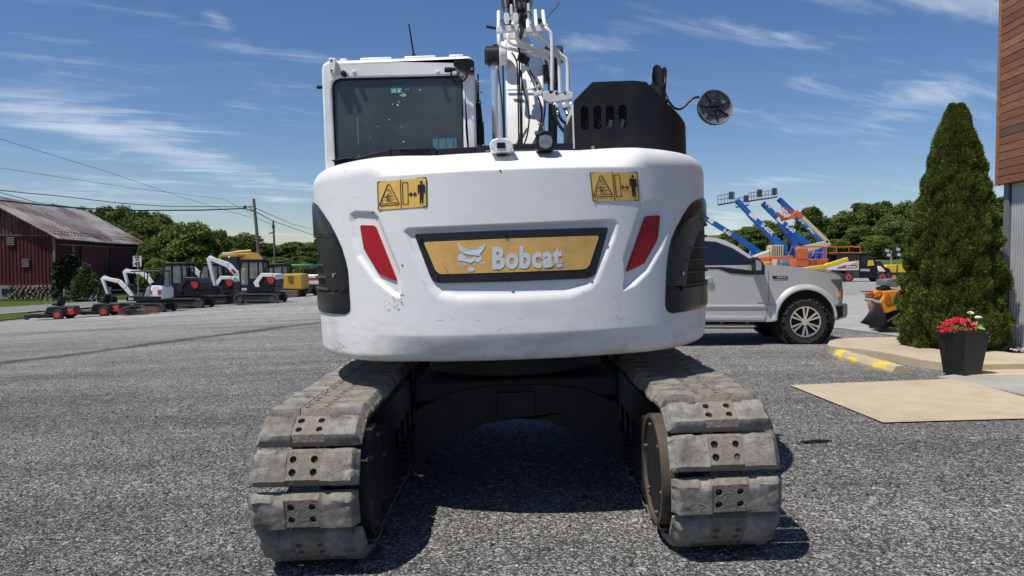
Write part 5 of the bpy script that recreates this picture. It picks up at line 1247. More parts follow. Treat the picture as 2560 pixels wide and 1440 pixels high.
# cross frame: arch plates
arch = [(-.66, .55), (-.45, .66), (-.2, .70), (.2, .70), (.45, .66), (.66, .55), (.70, .20), (.60, .24), (.42, .36), (.2, .46), (0, .48), (-.2, .46), (-.42, .36), (-.60, .24), (-.70, .20)]
for y0_ in (-.62, .52):
    b = MB(); b.prism(arch, y0_, y0_ + .10); b.build('cross_member', UNDER, EX, bevel=.008)
b = MB(); b.b2((-.66, -.6, .60), (.66, .6, .74)); b.build('centre_box', UNDER, EX, bevel=.02)
b = MB(); b.b2((-.12, -.66, .50), (.12, -.62, .66)); b.build('access_plate', UNDER, EX, bevel=.004)
for s in (-1, 1):
    b = MB(); b.tube([(s * .60 + .045 * math.cos(t), -.95, .25 + .035 * math.sin(t)) for t in [i * math.pi / 8 for i in range(16)]], .012, 8, closed=True); b.build('tow_eye', UNDER, EX)
# track frames
for s in (-1, 1):
    TX = s * 1.0 + (.0 if s > 0 else -.035)
    b = MB(); b.b2((TX - .10, -1.25, .17), (TX + .10, 1.25, .50)); TF = b.build('track_frame', UNDER, EX, bevel=.03)
    b = MB(); b.prism([(-1.72, .60), (-1.2, .60), (-.9, .50), (-.9, .16), (-1.3, .12), (-1.5, .20)], TX - s * .27 - .012, TX - s * .27 + .012, axis='x'); b.build('inner_guard', UNDER, TF, bevel=.01)
    for ye in (-1.60, 1.60):
        b = MB(); b.cyl((TX - .05, ye, .40), (TX + .05, ye, .40), .245, n=30); b.build('sprocket', RUSTY, TF, bevel=.01)
        b = MB(); b.cyl((TX - s * .09, ye, .40), (TX - s * .285, ye, .40), .262, n=44); dr = b.build('drive_housing', UNDER, TF, bevel=.012)
        b = MB(); x_ = TX - s * .255
        b.lathe([(.262, x_ - .045), (.285, x_ - .045), (.285, x_ + .035), (.262, x_ + .035), (.262, x_ - .045)], c=(0, ye, .40), n=44, axis='x'); b.build('drive_rim', mat('rim_brown', (.075, .055, .04), .8, var=.35, vscale=9) if s > 0 else UNDER, TF)
        for k in range(6):
            a = 2 * math.pi * k / 6 + .3; p = Vector((TX - s * .285, ye + .225 * math.cos(a), .40 + .225 * math.sin(a))); b = MB(); b.cyl(p, p - Vector((s * .015, 0, 0)), .011, n=6); b.build('housing_bolt', mat('brass_bolt', (.15, .11, .07), .7, metal=.3, var=.3), TF)
    for ye in [-1.2 + i * .3 for i in range(9)]:
        b = MB(); b.cyl((TX - .12, ye, .17), (TX + .12, ye, .17), .075, n=16); b.build('track_roller', UNDER, TF)
# track shoes: shared meshes
def pad_mat():
    m = bpy.data.materials.new('rubber_pad'); m.use_nodes = True; nt = m.node_tree; b = nt.nodes['Principled BSDF']; N = nt.nodes.new; L = nt.links.new
    tc = N('ShaderNodeTexCoord'); oi = N('ShaderNodeObjectInfo'); ad = N('ShaderNodeVectorMath'); ad.operation = 'ADD'; L(tc.outputs['Object'], ad.inputs[0])
    cb = N('ShaderNodeCombineXYZ'); mu = N('ShaderNodeMath'); mu.operation = 'MULTIPLY'; L(oi.outputs['Random'], mu.inputs[0]); mu.inputs[1].default_value = 30; L(mu.outputs[0], cb.inputs[0]); L(cb.outputs[0], ad.inputs[1])
    def nz(s, d, ro=.65):
        n = N('ShaderNodeTexNoise'); n.inputs['Scale'].default_value = s; n.inputs['Detail'].default_value = d; n.inputs['Roughness'].default_value = ro; L(ad.outputs[0], n.inputs[0]); return n.outputs[0]
    def mr(v, a, c, d, e):
        n = N('ShaderNodeMapRange'); L(v, n.inputs[0]); n.inputs[1].default_value = a; n.inputs[2].default_value = c; n.inputs[3].default_value = d; n.inputs[4].default_value = e; return n.outputs[0]
    def mix(f, a, c):
        n = N('ShaderNodeMix'); n.data_type = 'RGBA'; L(f, n.inputs[0])
        if isinstance(a, tuple): n.inputs[6].default_value = (*a, 1)
        else: L(a, n.inputs[6])
        n.inputs[7].default_value = (*c, 1); return n.outputs[2]
    c = mix(mr(nz(9, 9), .35, .65, 0, 1), (.13, .122, .108), (.34, .32, .285))
    c = mix(mr(nz(4, 6), .5, .68, 0, .8), c, (.25, .205, .155))
    c = mix(mr(nz(70, 4), .55, .7, 0, .6), c, (.07, .065, .06))
    v = N('ShaderNodeTexVoronoi'); v.feature = 'DISTANCE_TO_EDGE'; v.inputs['Scale'].default_value = 9; wp = N('ShaderNodeVectorMath'); wp.operation = 'ADD'
    nn = N('ShaderNodeTexNoise'); nn.inputs['Scale'].default_value = 6; L(ad.outputs[0], nn.inputs[0]); sc = N('ShaderNodeVectorMath'); sc.operation = 'SCALE'; sc.inputs['Scale'].default_value = .18; L(nn.outputs['Color'], sc.inputs[0]); L(ad.outputs[0], wp.inputs[0]); L(sc.outputs[0], wp.inputs[1]); L(wp.outputs[0], v.inputs['Vector'])
    mask = N('ShaderNodeMath'); mask.operation = 'MULTIPLY'; L(mr(v.outputs[0], .007, .001, 0, .8), mask.inputs[0]); L(mr(nz(5, 2), .57, .65, 0, 1), mask.inputs[1])
    c = mix(mask.outputs[0], c, (.02, .018, .016)); L(c, b.inputs['Base Color']); b.inputs['Roughness'].default_value = .88; b.inputs['Specular IOR Level'].default_value = .25
    h = N('ShaderNodeMath'); h.operation = 'SUBTRACT'; L(nz(22, 10, .75), h.inputs[0]); L(mask.outputs[0], h.inputs[1]); bp = N('ShaderNodeBump'); bp.inputs['Strength'].default_value = .9; bp.inputs['Distance'].default_value = .012; L(h.outputs[0], bp.inputs['Height']); L(bp.outputs[0], b.inputs['Normal'])
    return m
PAD = pad_mat()
PADC = mat('shoe_steel', (.21, .185, .15), .85, var=.35, vscale=12, dirt=(.09, .06, .045), dirtamt=.7, dscale=9, bump=.5, bscale=70)
HW, HP = .262, .0875       # half width, half pitch
def shoe_meshes(seed):
    """local frame: x across, y along the track, z outwards; base at z=0"""
    rs = random.Random(seed); j = lambda s=.004: rs.uniform(-s, s)
    out = []
    for s in (-1, 1):       # rubber blocks, one either side of the bolted centre
        xa, xb, xe = s * .083, s * (.215 + j(.008)), s * (HW + j(.006)); hp = HP
        nx, ny = 18, 14; vs = []; fs = []; y1 = .060 + j(.003)
        def H(u, v):   # u 0..1 outwards, v -1..1
            h = .062; h -= .045 * sst(.80, 1.0, u) ** 1.2; h -= (.030 if v > 0 else .022) * sst(.70 if v > 0 else .82, 1.0, abs(v)) ** 1.5; h -= .016 * sst(.55, .62, v) * sst(.02, .08, u) * (1 - sst(.28, .34, u))
            h += .0035 * noise.noise(Vector((u * 3 + seed * 7, v * 2, s * 5))) + .002 * noise.noise(Vector((u * 11 + seed * 3, v * 8, s))) - .012 * max(0, noise.noise(Vector((u * 2.2 + seed * 5, v * 3 + 9, s * 2))) - .15) * 3 * sst(.3, 1, u)
            return max(.008, h)
        for i in range(nx + 1):
            u = i / nx
            for k in range(ny + 1):
                v_ = -1 + 2 * k / ny; x = xa + (xe - xa) * u; y = v_ * hp * (1 - .05 * sst(.8, 1, u)) + .003 * noise.noise(Vector((u * 4 + seed, s, v_ * .1)))
                vs.append((x, y, H(u, v_)))
        n0 = len(vs)
        for i in range(nx + 1):
            for k in (0, ny): x, y, z = vs[i * (ny + 1) + k]; vs.append((x, y, -.004))
        for i in range(nx):
            for k in range(ny): a = i * (ny + 1) + k; fs.append((a, a + ny + 1, a + ny + 2, a + 1))
            a = i * (ny + 1); fs.append((a, n0 + 2 * i, n0 + 2 * i + 2, a + ny + 1)); a += ny; fs.append((a, a + ny + 1, n0 + 2 * i + 3, n0 + 2 * i + 1))
        fs.append(tuple(range(nx * (ny + 1), (nx + 1) * (ny + 1))) + (n0 + 2 * nx + 1, n0 + 2 * nx)); fs.append(tuple(range(ny, -1, -1)) + (n0, n0 + 1))
        b = MB(); b.add(vs, fs); out.append(b.mesh('rubber_pad', PAD, True))
    b = MB(); hx, hy = .0825, .068
    holes = [circ(x, y, .0175 + j(.001), 14) for x in (-.051, .051) for y in (-.031, .031)]
    o_ = [(-hx, -hy), (hx, -hy), (hx, hy), (-hx, hy)]
    b.plate(o_, holes, .030, .0585, axis='z')
    # sloped skirts
    for s in (-1, 1): b.add([(-hx, s * hy, .0585), (hx, s * hy, .0585), (hx, s * HP, .026), (-hx, s * HP, .026), (-hx, s * HP, -.004), (hx, s * HP, -.004)], [(0, 1, 2, 3), (3, 2, 5, 4)])
    out.append(b.mesh('shoe_centre', PADC, False))
    b = MB()
    for x in (-.051, .051):
        for y in (-.031, .031):
            if rs.random() < .15: b.cyl((x, y, .02), (x, y, .050), .0165, n=10)
            else: b.cyl((x + j(.002), y, .02), (x, y, .040), .0105, n=6)
    out.append(b.mesh('shoe_bolt', RUSTY, False))
    b = MB(); b.b2((-.25, -.055, -.008), (.25, .055, .012)); b.b2((-.085, -.06, .0), (.085, .06, .028)); out.append(b.mesh('shoe_base', mat('shoe_plate', (.05, .042, .035), .8, var=.3), False))
    b = MB()
    for x in (-.075, -.045, .045, .075): b.b2((x - .011, -.085, -.075), (x + .011, .085, -.006))
    b.cyl((-.07, -.096, -.04), (.07, -.096, -.04), .024, n=10); out.append(b.mesh('track_link', RUSTY, True))
    return out
SHOES = [shoe_meshes(s) for s in range(5)]
BOLTM = []
for r_, h_ in ((.0105, .02), (.0165, .03)):
    b = MB(); b.cyl((0, 0, 0), (0, 0, h_), r_, n=6 if r_ < .012 else 10); BOLTM.append(b.mesh('shoe_bolt', RUSTY, False))
NS, RB = 44, .332
def oval(d):
    """centre line at radius RB: returns y, z, angle of outward normal (in y-z plane)"""
    Lst = 3.2; per = 2 * Lst + 2 * math.pi * RB; d %= per; zc = .40
    a = d / RB
    # start at rearmost point going up
    if d < math.pi * RB / 2: t = math.pi + -a; return -1.6 + RB * math.cos(math.pi - a), zc + RB * math.sin(a), math.pi - a
    d -= math.pi * RB / 2
    if d < Lst: return -1.6 + d, zc + RB, math.pi / 2
    d -= Lst
    if d < math.pi * RB: a = d / RB; return 1.6 + RB * math.sin(a), zc + RB * math.cos(a), math.pi / 2 - a
    d -= math.pi * RB
    if d < Lst: return 1.6 - d, zc - RB, -math.pi / 2
    d -= Lst; a = d / RB; return -1.6 - RB * math.sin(a), zc - RB * math.cos(a), -math.pi / 2 - a
per = 6.4 + 2 * math.pi * RB
rs = random.Random(12)
for s in (-1, 1):
    for k in range(NS):
        y, z, an = oval((k - .22) * per / NS); Nn = Vector((0, math.cos(an), math.sin(an))); T = Vector((0, math.sin(an), -math.cos(an)))
        var_ = rs.randrange(5); flip = 1
        Mx = Matrix(((1, 0, 0), (0, T.y, Nn.y), (0, T.z, Nn.z))).to_4x4(); Mx = Matrix.Translation((s * 1.0 + (.0 if s > 0 else -.035) + rs.uniform(-.009, .009), y, z)) @ Mx @ Matrix.Rotation(rs.uniform(-.018, .018), 4, 'Z')
        root = link('track_shoe', SHOES[var_][4], EX); root.matrix_local = Mx
        for me_, nm in zip(SHOES[var_][:3] + [SHOES[var_][5]], ('rubber_pad', 'rubber_pad', 'shoe_centre', 'track_link')): link(nm, me_, root)
        if k <= 16 or k >= NS - 4:
            for hx_ in (-.051, .051):
                for hy_ in (-.031, .031): link('shoe_bolt', BOLTM[rs.random() < .15], root, (hx_ + rs.uniform(-.002, .002), hy_, .02))
        else: tag(link('shoe_bolts', SHOES[var_][3], root), kind='stuff')
# ================================================================== PICKUP TRUCK
SILVER = mat('silver_car_paint', (.62, .62, .62), .28, metal=.4, var=.03, vscale=60, coat=.8)
TYRE = mat('tyre_rubber', (.022, .022, .023), .85, var=.25, vscale=14, bump=.4, bscale=50)
TGLASS = mat('dark_glass', (.012, .016, .03), .06, spec=.45, var=.2, vscale=1.5)
TRIMB = mat('black_trim', (.012, .012, .013), .5)
ALLOY = mat('alloy_rim', (.72, .73, .75), .25, metal=.85)
VOID = mat('dark_recess', (.006, .006, .006), .95)
ct = crop(1740, 440, 3.13)
TY0 = 13.25; TWID = 2.0
T0 = at(2005, 862, TY0)
TR = empty('pickup_truck', (T0.x, TY0, T0.z), 0, 'silver four door pickup truck parked side on behind the white excavator', 'pickup truck')
def tp(x, y, Y=TY0):      # photo crop pixel -> truck-local (x, z)
    p = at(1740 + x / 3.13, 440 + y / 3.13, Y); return (p.x - T0.x, p.z - T0.z)
def tpl(pts, Y=TY0): return [tp(x, y, Y) for x, y in pts]
wx, wz = tp(862, 1143); WR = .415
rearx = wx - 3.68
ax0 = wx - .53; ax1 = wx + .50
def arch_pts(cx, r, a0, a1, n=14): return [(cx + r * math.cos(R(a0 + (a1 - a0) * i / n)), wz + .05 + r * 1.02 * math.sin(R(a0 + (a1 - a0) * i / n))) for i in range(n + 1)]
zb = tp(300, 1140)[1]; belt = tp(200, 730)[1]; 
hood = tpl([(560, 695), (640, 697), (760, 708), (900, 722), (1010, 738), (1090, 756), (1128, 778), (1145, 810), (1152, 860), (1155, 985)])
zlow = tp(300, 1142)[1]
bx_l = rearx - 1.32
body = [(bx_l, belt + .02)] + [(tp(560, 695)[0], tp(560, 695)[1])] + hood[1:] + [(tp(1080, 1000)[0], tp(1080, 1000)[1])]
body += [p for p in arch_pts(wx, .52, 12, 184)] + [(wx - .56, zlow), (rearx + .56, zlow)] + [p for p in arch_pts(rearx, .52, -4, 184)] + [(rearx - .6, zlow + .05), (bx_l, zlow + .1)]
b = MB(); b.prism(body, .03, TWID - .03); b.build('body', SILVER, TR, bevel=.05, seg=4)
# flared shoulder: hood is narrower at the top
flare = []
def arch_ring(cx, name):
    b = MB(); n = 22; vs = []; fs = []
    for i in range(n + 1):
        a = R(4 + 178 * i / n); c, s = math.cos(a), math.sin(a)
        for (r, y) in ((.50, .06), (.50, -.005), (.525, -.012), (.58, .015), (.60, .035)): vs.append((cx + r * c, y, wz + .05 + r * 1.02 * s))
    for i in range(n):
        for j in range(4): k = i * 5 + j; fs.append((k, k + 5, k + 6, k + 1))
    b.add(vs, fs); b.build(name, SILVER, TR)
arch_ring(wx, 'wheel_arch'); arch_ring(rearx, 'wheel_arch')
b = MB(); b.cyl((wx, .07, wz + .05), (wx, .45, wz + .05), .53, n=30); b.cyl((rearx, .07, wz + .05), (rearx, .45, wz + .05), .53, n=30); b.b2((wx - .1, .4, zlow - .12), (rearx, 1.6, zlow + .05)); b.build('underbody', VOID, TR)
# greenhouse
gh = tpl([(560, 693), (500, 662), (430, 612), (330, 540), (250, 500), (190, 482), (120, 474), (0, 470)])
roofz = gh[-1][1]; cabL = rearx + .62
gh = gh + [(cabL + .25, roofz - .01), (cabL + .05, roofz - .06), (cabL - .02, belt)]
def inward(z): return .03 + .20 * (z - belt) / (roofz - belt)
b = MB(); n = len(gh); vs = [(x, max(.04, inward(z)), z) for x, z in gh] + [(x, TWID - max(.04, inward(z)), z) for x, z in gh]
tri = tessellate_polygon([[Vector((x, z, 0)) for x, z in gh]])
b.add(vs, [tuple(t) for t in tri] + [tuple(i + n for i in reversed(t)) for t in tri] + [(i, i + n, (i + 1) % n + n, (i + 1) % n) for i in range(n)]); b.build('cab', SILVER, TR, bevel=.03, seg=3)
def sidepoly(name, pts, out, m, parent=TR, th=.006, bevel=0):
    p = pts; fn = lambda u, v, w: (u, max(.03, inward(v)) - w, v) if v > belt - .0 else (u, .03 - w, v)
    b = MB(); b.prism(p, out - th, out, fn=fn); return b.build(name, m, parent, smooth=False, bevel=bevel)
fd = sidepoly('window_trim', tpl([(-260, 500), (80, 505), (180, 512), (300, 560), (400, 625), (430, 645), (445, 640), (520, 695), (545, 772), (410, 772), (270, 762), (215, 740), (175, 728), (-260, 725)]), .008, TRIMB)
sidepoly('window', tpl([(0, 515), (80, 515), (180, 522), (295, 570), (395, 636), (430, 665), (434, 768), (275, 756), (215, 733), (175, 720), (0, 718)]), .014, TGLASS, fd)
sidepoly('window', tpl([(-260, 515), (-20, 515), (-20, 718), (-260, 716)]), .014, TGLASS, fd)
sidepoly('quarter_glass', tpl([(446, 660), (500, 700), (530, 765), (446, 765)]), .014, TGLASS, fd)
# windscreen (facing front) and far side windows
b = MB(); p0, p1 = gh[0], gh[3]
b.add([(p0[0] + .01, .2, p0[1] + .02), (p0[0] + .01, TWID - .2, p0[1] + .02), (p1[0] + .03, TWID - .3, p1[1] - .01), (p1[0] + .03, .3, p1[1] - .01)], [(0, 1, 2, 3)]); b.build('windscreen', TGLASS, TR, smooth=False)
# seams
def seam(pts, w=.008): 
    v, f = stroke(tpl(pts), w); b = MB(); b.add([(x, .0285 if z < belt else inward(z) - .0015, z) for x, z in v], f); b.build('door_seam', VOID, TR, smooth=False, fix=False)
seam([(552, 690), (568, 740), (575, 830), (573, 960), (560, 1060), (548, 1138)]); seam([(-22, 500), (-22, 1135)]); seam([(-270, 500), (-290, 900), (-290, 1135)])
seam([(80, 1128), (548, 1128)], .006); seam([(575, 1002), (625, 1008)], .005); seam([(940, 738), (1100, 762), (1140, 790)], .006)
# body crease: protruding lower moulding
b = MB(); pl_ = tpl([(-300, 1010), (560, 1010), (630, 1012), (632, 1030), (560, 1030), (-300, 1030)]); b.prism(pl_, .012, .04); b.build('door_crease', SILVER, TR, bevel=.012, seg=3)
b = MB(); pl_ = tpl([(-300, 1095), (540, 1100), (540, 1130), (-300, 1128)]); b.prism(pl_, .015, .04); b.build('rocker_panel', SILVER, TR, bevel=.01)
b = MB(); pl_ = tpl([(-300, 1160), (440, 1160), (465, 1166), (465, 1184), (440, 1190), (-300, 1190)]); b.prism(pl_, -.13, .05); RBD = b.build('running_board', TRIMB, TR, bevel=.012); b = MB(); pl_ = tpl([(-300, 1166), (440, 1166), (440, 1178), (-300, 1178)]); b.prism(pl_, -.135, -.128); b.build('chrome_strip', ALLOY, RBD)
for x in (0, 200, 400): b = MB(); p, q = tp(x, 1150), tp(x, 1120); b.beam((p[0], -.02, p[1] - .02), (q[0], .2, q[1] + .02), .05, .03); b.build('board_bracket', TRIMB, TR)
# mirror, handle, badge, aerial, lamp, bumper
b = MB(); b.prism(tpl([(432, 690), (432, 640), (450, 632), (490, 668), (512, 700), (512, 760), (500, 770), (440, 765)]), -.20, .02); MR_ = b.build('door_mirror', TRIMB, TR, bevel=.025, seg=3)
b = MB(); b.prism(tpl([(440, 655), (478, 668), (484, 690), (484, 735), (440, 738)]), -.207, -.19); b.build('mirror_glass', ALLOY, MR_, bevel=.006)
b = MB(); b.prism(tpl([(82, 795), (130, 795), (132, 838), (82, 840)]), -.012, .03); HD_ = b.build('door_handle', ALLOY, TR, bevel=.012, seg=3)
b = MB(); b.prism(tpl([(600, 782), (722, 782), (724, 803), (604, 804)]), .018, .03); BD = b.build('fender_badge', TRIMB, TR, bevel=.003); b = MB(); b.prism(tpl([(635, 787), (715, 787), (715, 797), (635, 797)]), .014, .02); b.build('badge_bar', ALLOY, BD)
b = MB(); b.prism(tpl([(484, 982), (538, 982), (538, 990), (484, 990)]), .022, .03); b.build('door_badge', ALLOY, TR)
a, c = tp(628, 722), tp(622, 560); b = MB(); b.cyl((a[0], .3, a[1]), (c[0], .3, c[1]), .006, .004, 6); b.build('aerial', TRIMB, TR)
b = MB(); b.prism(tpl([(1055, 806), (1142, 806), (1148, 830), (1154, 905), (1150, 960), (1128, 950), (1115, 880), (1085, 835)]), .012, .5); HL = b.build('headlamp', mat('lamp_smoke', (.10, .105, .11), .15, var=.5, vscale=14), TR, bevel=.01)
b = MB(); b.prism(tpl([(1112, 905), (1133, 905), (1135, 950), (1112, 946)]), .006, .05); b.build('amber_marker', mat('amber', (.72, .28, .04), .3), HL)
b = MB(); b.prism(tpl([(1070, 1012), (1100, 1000), (1172, 995), (1187, 1005), (1188, 1080), (1178, 1106), (1100, 1132), (1092, 1128)]), .0, TWID); BM = b.build('bumper', ALLOY, TR, bevel=.02, seg=3)
b = MB(); b.prism(tpl([(1084, 1022), (1150, 1012), (1150, 1098), (1104, 1116)]), -.004, .01); b.build('bumper_inset', TGLASS, BM, bevel=.006)
b = MB(); b.prism(tpl([(1060, 990), (1150, 985), (1150, 1000), (1062, 1006)]), .04, 1.9); b.build('bumper_gap', VOID, TR)
b = MB(); b.prism(tpl([(1045, 1090), (1090, 1100), (1085, 1180), (1060, 1190)]), .1, .6); b.build('air_dam', TRIMB, TR)
b = MB(); b.b2((hood[-1][0] - .03, .3, tp(0, 960)[1]), (hood[-1][0] + .03, 1.7, tp(0, 800)[1])); b.build('grille', TRIMB, TR, bevel=.01)
b = MB(); b.b2((bx_l + .06, .1, belt), (cabL - .08, TWID - .1, belt + .03)); b.build('bed_cover', TRIMB, TR)
# wheels
def wheel_meshes(R_, w, rim_r, spokes=6):
    t = MB(); t.lathe([(rim_r, -w / 2 + .02), (rim_r + .02, -w / 2), (R_ - .05, -w / 2 - .01), (R_ - .012, -w / 2 + .03), (R_, -w / 2 + .06), (R_, w / 2 - .06), (R_ - .012, w / 2 - .03), (R_ - .05, w / 2), (rim_r, w / 2 - .02)], n=64, axis='y')
    for k in range(36):
        a = 2 * math.pi * k / 36; c, s = math.cos(a), math.sin(a)
        for (yy, da) in ((-w / 2 + .045, 0), (-.02, .08), (w / 2 - .05, 0)):
            a2 = a + da; t.beam(((R_ - .012) * math.cos(a2), yy, (R_ - .012) * math.sin(a2)), ((R_ + .006) * math.cos(a2), yy, (R_ + .006) * math.sin(a2)), .085, .052, up=(0, 0, 1) if abs(s) < .7 else (1, 0, 0))
        if k % 2 == 0: t.beam(((R_ - .05) * c, -w / 2 - .008, (R_ - .05) * s), ((R_ - .01) * c, -w / 2 + .016, (R_ - .01) * s), .05, .012)
    tm = t.mesh('tyre', TYRE, True)
    r = MB(); r.lathe([(rim_r + .006, -w / 2 + .005), (rim_r + .006, -w / 2 - .008), (rim_r - .012, -w / 2 - .006), (rim_r - .02, -w / 2 + .03), (rim_r - .035, w / 2)], n=48, axis='y')
    for k in range(spokes):
        for da in (-.17, .17):
            a = 2 * math.pi * k / spokes + R(90); a2 = a + da
            r.beam((.05 * math.cos(a + da * .8), -w / 2 + .02, .05 * math.sin(a + da * .8)), ((rim_r - .008) * math.cos(a2), -w / 2 + .0, (rim_r - .008) * math.sin(a2)), .022, .03, .034, .02, up=(0, 1, 0))
    r.cyl((0, -w / 2 + .0, 0), (0, -w / 2 + .05, 0), .062, n=20); r.cyl((0, -w / 2 - .012, 0), (0, -w / 2 + .0, 0), .036, n=16)
    rm = r.mesh('rim', ALLOY, True)
    d = MB(); d.cyl((0, -w / 2 + .09, 0), (0, w / 2 - .02, 0), rim_r - .03, n=30); d.cyl((0, -w / 2 + .07, 0), (0, -w / 2 + .09, 0), rim_r - .08, n=30); dm = d.mesh('brake_disc', VOID, True)
    n_ = MB()
    for k in range(6): a = R(60 * k); n_.cyl((.047 * math.cos(a), -w / 2 - .006, .047 * math.sin(a)), (.047 * math.cos(a), -w / 2 + .02, .047 * math.sin(a)), .008, n=6)
    return tm, rm, dm
tm, rm, dm = wheel_meshes(WR, .29, .262)
for (x, y) in ((wx, .18), (rearx, .18), (wx, TWID - .18), (rearx, TWID - .18)):
    w_ = link('wheel', tm, TR, (x, y, wz)); 
    if y > 1: w_.rotation_euler = (0, 0, math.pi)
    link('rim', rm, w_); link('brake_disc', dm, w_)
# ================================================================== RIGHT BACKGROUND
BLUE = mat('lift_blue', (.012, .115, .42), .45, var=.12, vscale=3); ORANGE = mat('machine_orange', (.62, .13, .035), .5, var=.12, vscale=3); CREAM = mat('cream_paint', (.58, .50, .32), .5, var=.1); YELLOWM = mat('machine_yellow', (.70, .48, .03), .5, var=.1); DGREY = mat('dark_grey_paint', (.05, .052, .055), .55, var=.15)
WH = mat('machine_white', (.74, .74, .72), .4, var=.05); REDP = mat('machine_red', (.42, .03, .02), .45, var=.08); GREENP = mat('tractor_green', (.02, .16, .03), .45)
OTHER = mat('amber_orange', (.66, .25, .02), .45, var=.08)
def boomlift(label, col_, pts, w, basket, Y, txt=(), plate=None, riser=None, chassis=None, group='boom lifts raised in the yard behind the silver pickup'):
    """pts: boom from foot to tip, photo pixels"""
    f0 = at(*pts[0], Y); gz = g(f0.x, Y); root = empty('boom_lift', (f0.x, Y, gz), 0, label, 'boom lift', group)
    Q = lambda x, y, dy=0: at(x, y, Y + dy) - Vector((f0.x, Y, gz)) + Vector((0, 0, 0))
    k = Y / F
    for i in range(len(pts) - 1):
        b = MB(); ww = (w[i] if isinstance(w, (list, tuple)) else w) * k; b.beam(Q(*pts[i]), Q(*pts[i + 1]), .35, ww, up=(0, 1, 0)) if False else b.beam(Q(*pts[i]), Q(*pts[i + 1]), .38, ww, up=(0, 0, 1)); b.build('boom' if i == 0 else 'boom_section', col_, root, bevel=.03)
    # lifting cylinder and turntable
    a, c = Q(*pts[0]), Q(*pts[1]); m_ = a.lerp(c, .35)
    b = MB(); b.cyl(Vector((a.x - 1.2, 0, max(1.2, a.z - 1.5))), m_, .09, n=8); b.build('lift_cylinder', ALLOY, root)
    b = MB(); b.b2((-1.6, -1.1, .75), (1.5, 1.1, 1.55)); b.build('turntable', col_, root, bevel=.06)
    b = MB(); b.beam((a.x - .1, 0, 1.4), (a.x + .05, 0, a.z + .2), .5, .5); b.beam((a.x - .9, 0, 1.4), (a.x - .3, 0, a.z + .5), .3, .35); b.build('mast', col_, root, bevel=.03)
    b = MB(); b.b2((-1.7, -1.1, .45), (1.7, 1.1, .75)); b.build('chassis', DGREY, root)
    for x in (-1.35, 1.35):
        for y in (-1.05, 1.05): b = MB(); b.cyl((x, y - .16, .45), (x, y + .16, .45), .45, n=16); b.build('wheel', TYRE, root)
    # basket: tube cage
    (x0_, y0_), (x1_, y1_) = basket; bw_ = (x1_ - x0_); tilt = -.17
    b = MB(); C = lambda u, v, d: Q(x0_ + bw_ * u, y0_ + (y1_ - y0_) * v + tilt * bw_ * u * 1.0, d)
    for v in (0, .5, 1):
        lp = [C(0, v, -.5), C(1, v, -.5), C(1, v, .5), C(0, v, .5)]; b.tube(lp, .035, 5, closed=True)
    for i in range(6):
        for d in (-.5, .5): b.tube([C(i / 5, 0, d), C(i / 5, 1, d)], .028, 5)
    BKT = b.build('basket', basket_col.get(label, col_), root)
    b = MB(); p = [C(0, 1, -.5), C(1, 1, -.5), C(1, 1, .5), C(0, 1, .5)]; b.add(p + [q - Vector((0, 0, .12)) for q in p], [(0, 1, 2, 3), (4, 5, 6, 7), (0, 1, 5, 4), (1, 2, 6, 5), (2, 3, 7, 6), (3, 0, 4, 7)]); b.build('basket_floor', DGREY, BKT)
    b = MB(); c = C(.8, .25, -.4); b.box(c, (.4, .25, .7)); b.build('control_box', DGREY, BKT)
    # print
    d = (Q(*pts[0]) - Q(*pts[1])).normalized(); dz = Vector((-d.z, 0, d.x)); dz = dz if dz.z > 0 else -dz
    for (s, tx, ty, h, wd) in txt:
        o = Q(tx, ty) + Vector((0, -.215, 0)); lettering(s, o, d, dz, h * k, WH, root, .05, wd * k)
    if plate:
        (xa, ya), (xb, yb_), hh = plate; p, q = Q(xa, ya) + Vector((0, -.2, 0)), Q(xb, yb_) + Vector((0, -.2, 0)); b = MB(); b.beam(p, q, .02, hh * k); b.build('sticker', WH, root)
    return root
cb_ = crop(1780, 450, 6.544)
basket_col = {}
la, lb, lc, ld, le = ('blue boom lift with S-65 printed on its low boom just behind the pickup roof', 'blue boom lift with S-60X on its boom, second from the left', 'blue boom lift with S-60 on its boom and maker name near the tip', 'rightmost blue boom lift, cream boom crossing in front of its foot', 'blue boom lift half hidden behind the S-60 one, short lower boom')
def cbl(*p): return cb_(list(p))
basket_col[lb] = mat('basket_steel', (.10, .15, .24), .5, metal=.3); basket_col[lc] = mat('basket_rust', (.30, .16, .12), .6); basket_col[ld] = mat('basket_grey', (.16, .18, .20), .5)
boomlift(la, BLUE, cbl((760, 1180), (440, 960), (0, 690), (-300, 500)), [14, 12, 11], cbl((-640, 330), (-330, 480)), 76, [('S-65', *cbl((165, 838))[0], 9, 22)], (*cbl((-60, 640), (15, 695)), 10))
boomlift(lb, BLUE, cbl((1180, 1120), (1000, 960), (600, 540), (400, 330)), [19, 15, 12], cbl((95, 255), (370, 400)), 72, [('S-60X', *cbl((785, 748))[0], 10, 38)], (*cbl((610, 545), (725, 640)), 11))
boomlift(lc, BLUE, cbl((1590, 1080), (1400, 930), (1080, 630), (830, 380)), [17, 14, 13], cbl((600, 215), (820, 340)), 74, [('S-60', *cbl((1190, 768))[0], 10, 26), ('Genie', *cbl((850, 395))[0], 10, 22)], (*cbl((1060, 625), (1160, 705)), 11))
boomlift(ld, BLUE, cbl((1830, 1010), (1620, 820), (1350, 560), (1090, 310)), [17, 14, 12], cbl((820, 195), (1070, 310)), 78, [('Genie', *cbl((1400, 650))[0], 10, 22), ('S-65', *cbl((1545, 790))[0], 10, 22)])
boomlift(le, BLUE, cbl((1400, 1120), (1220, 860), (1080, 690)), [14, 12], cbl((390, 300), (600, 440)), 80)
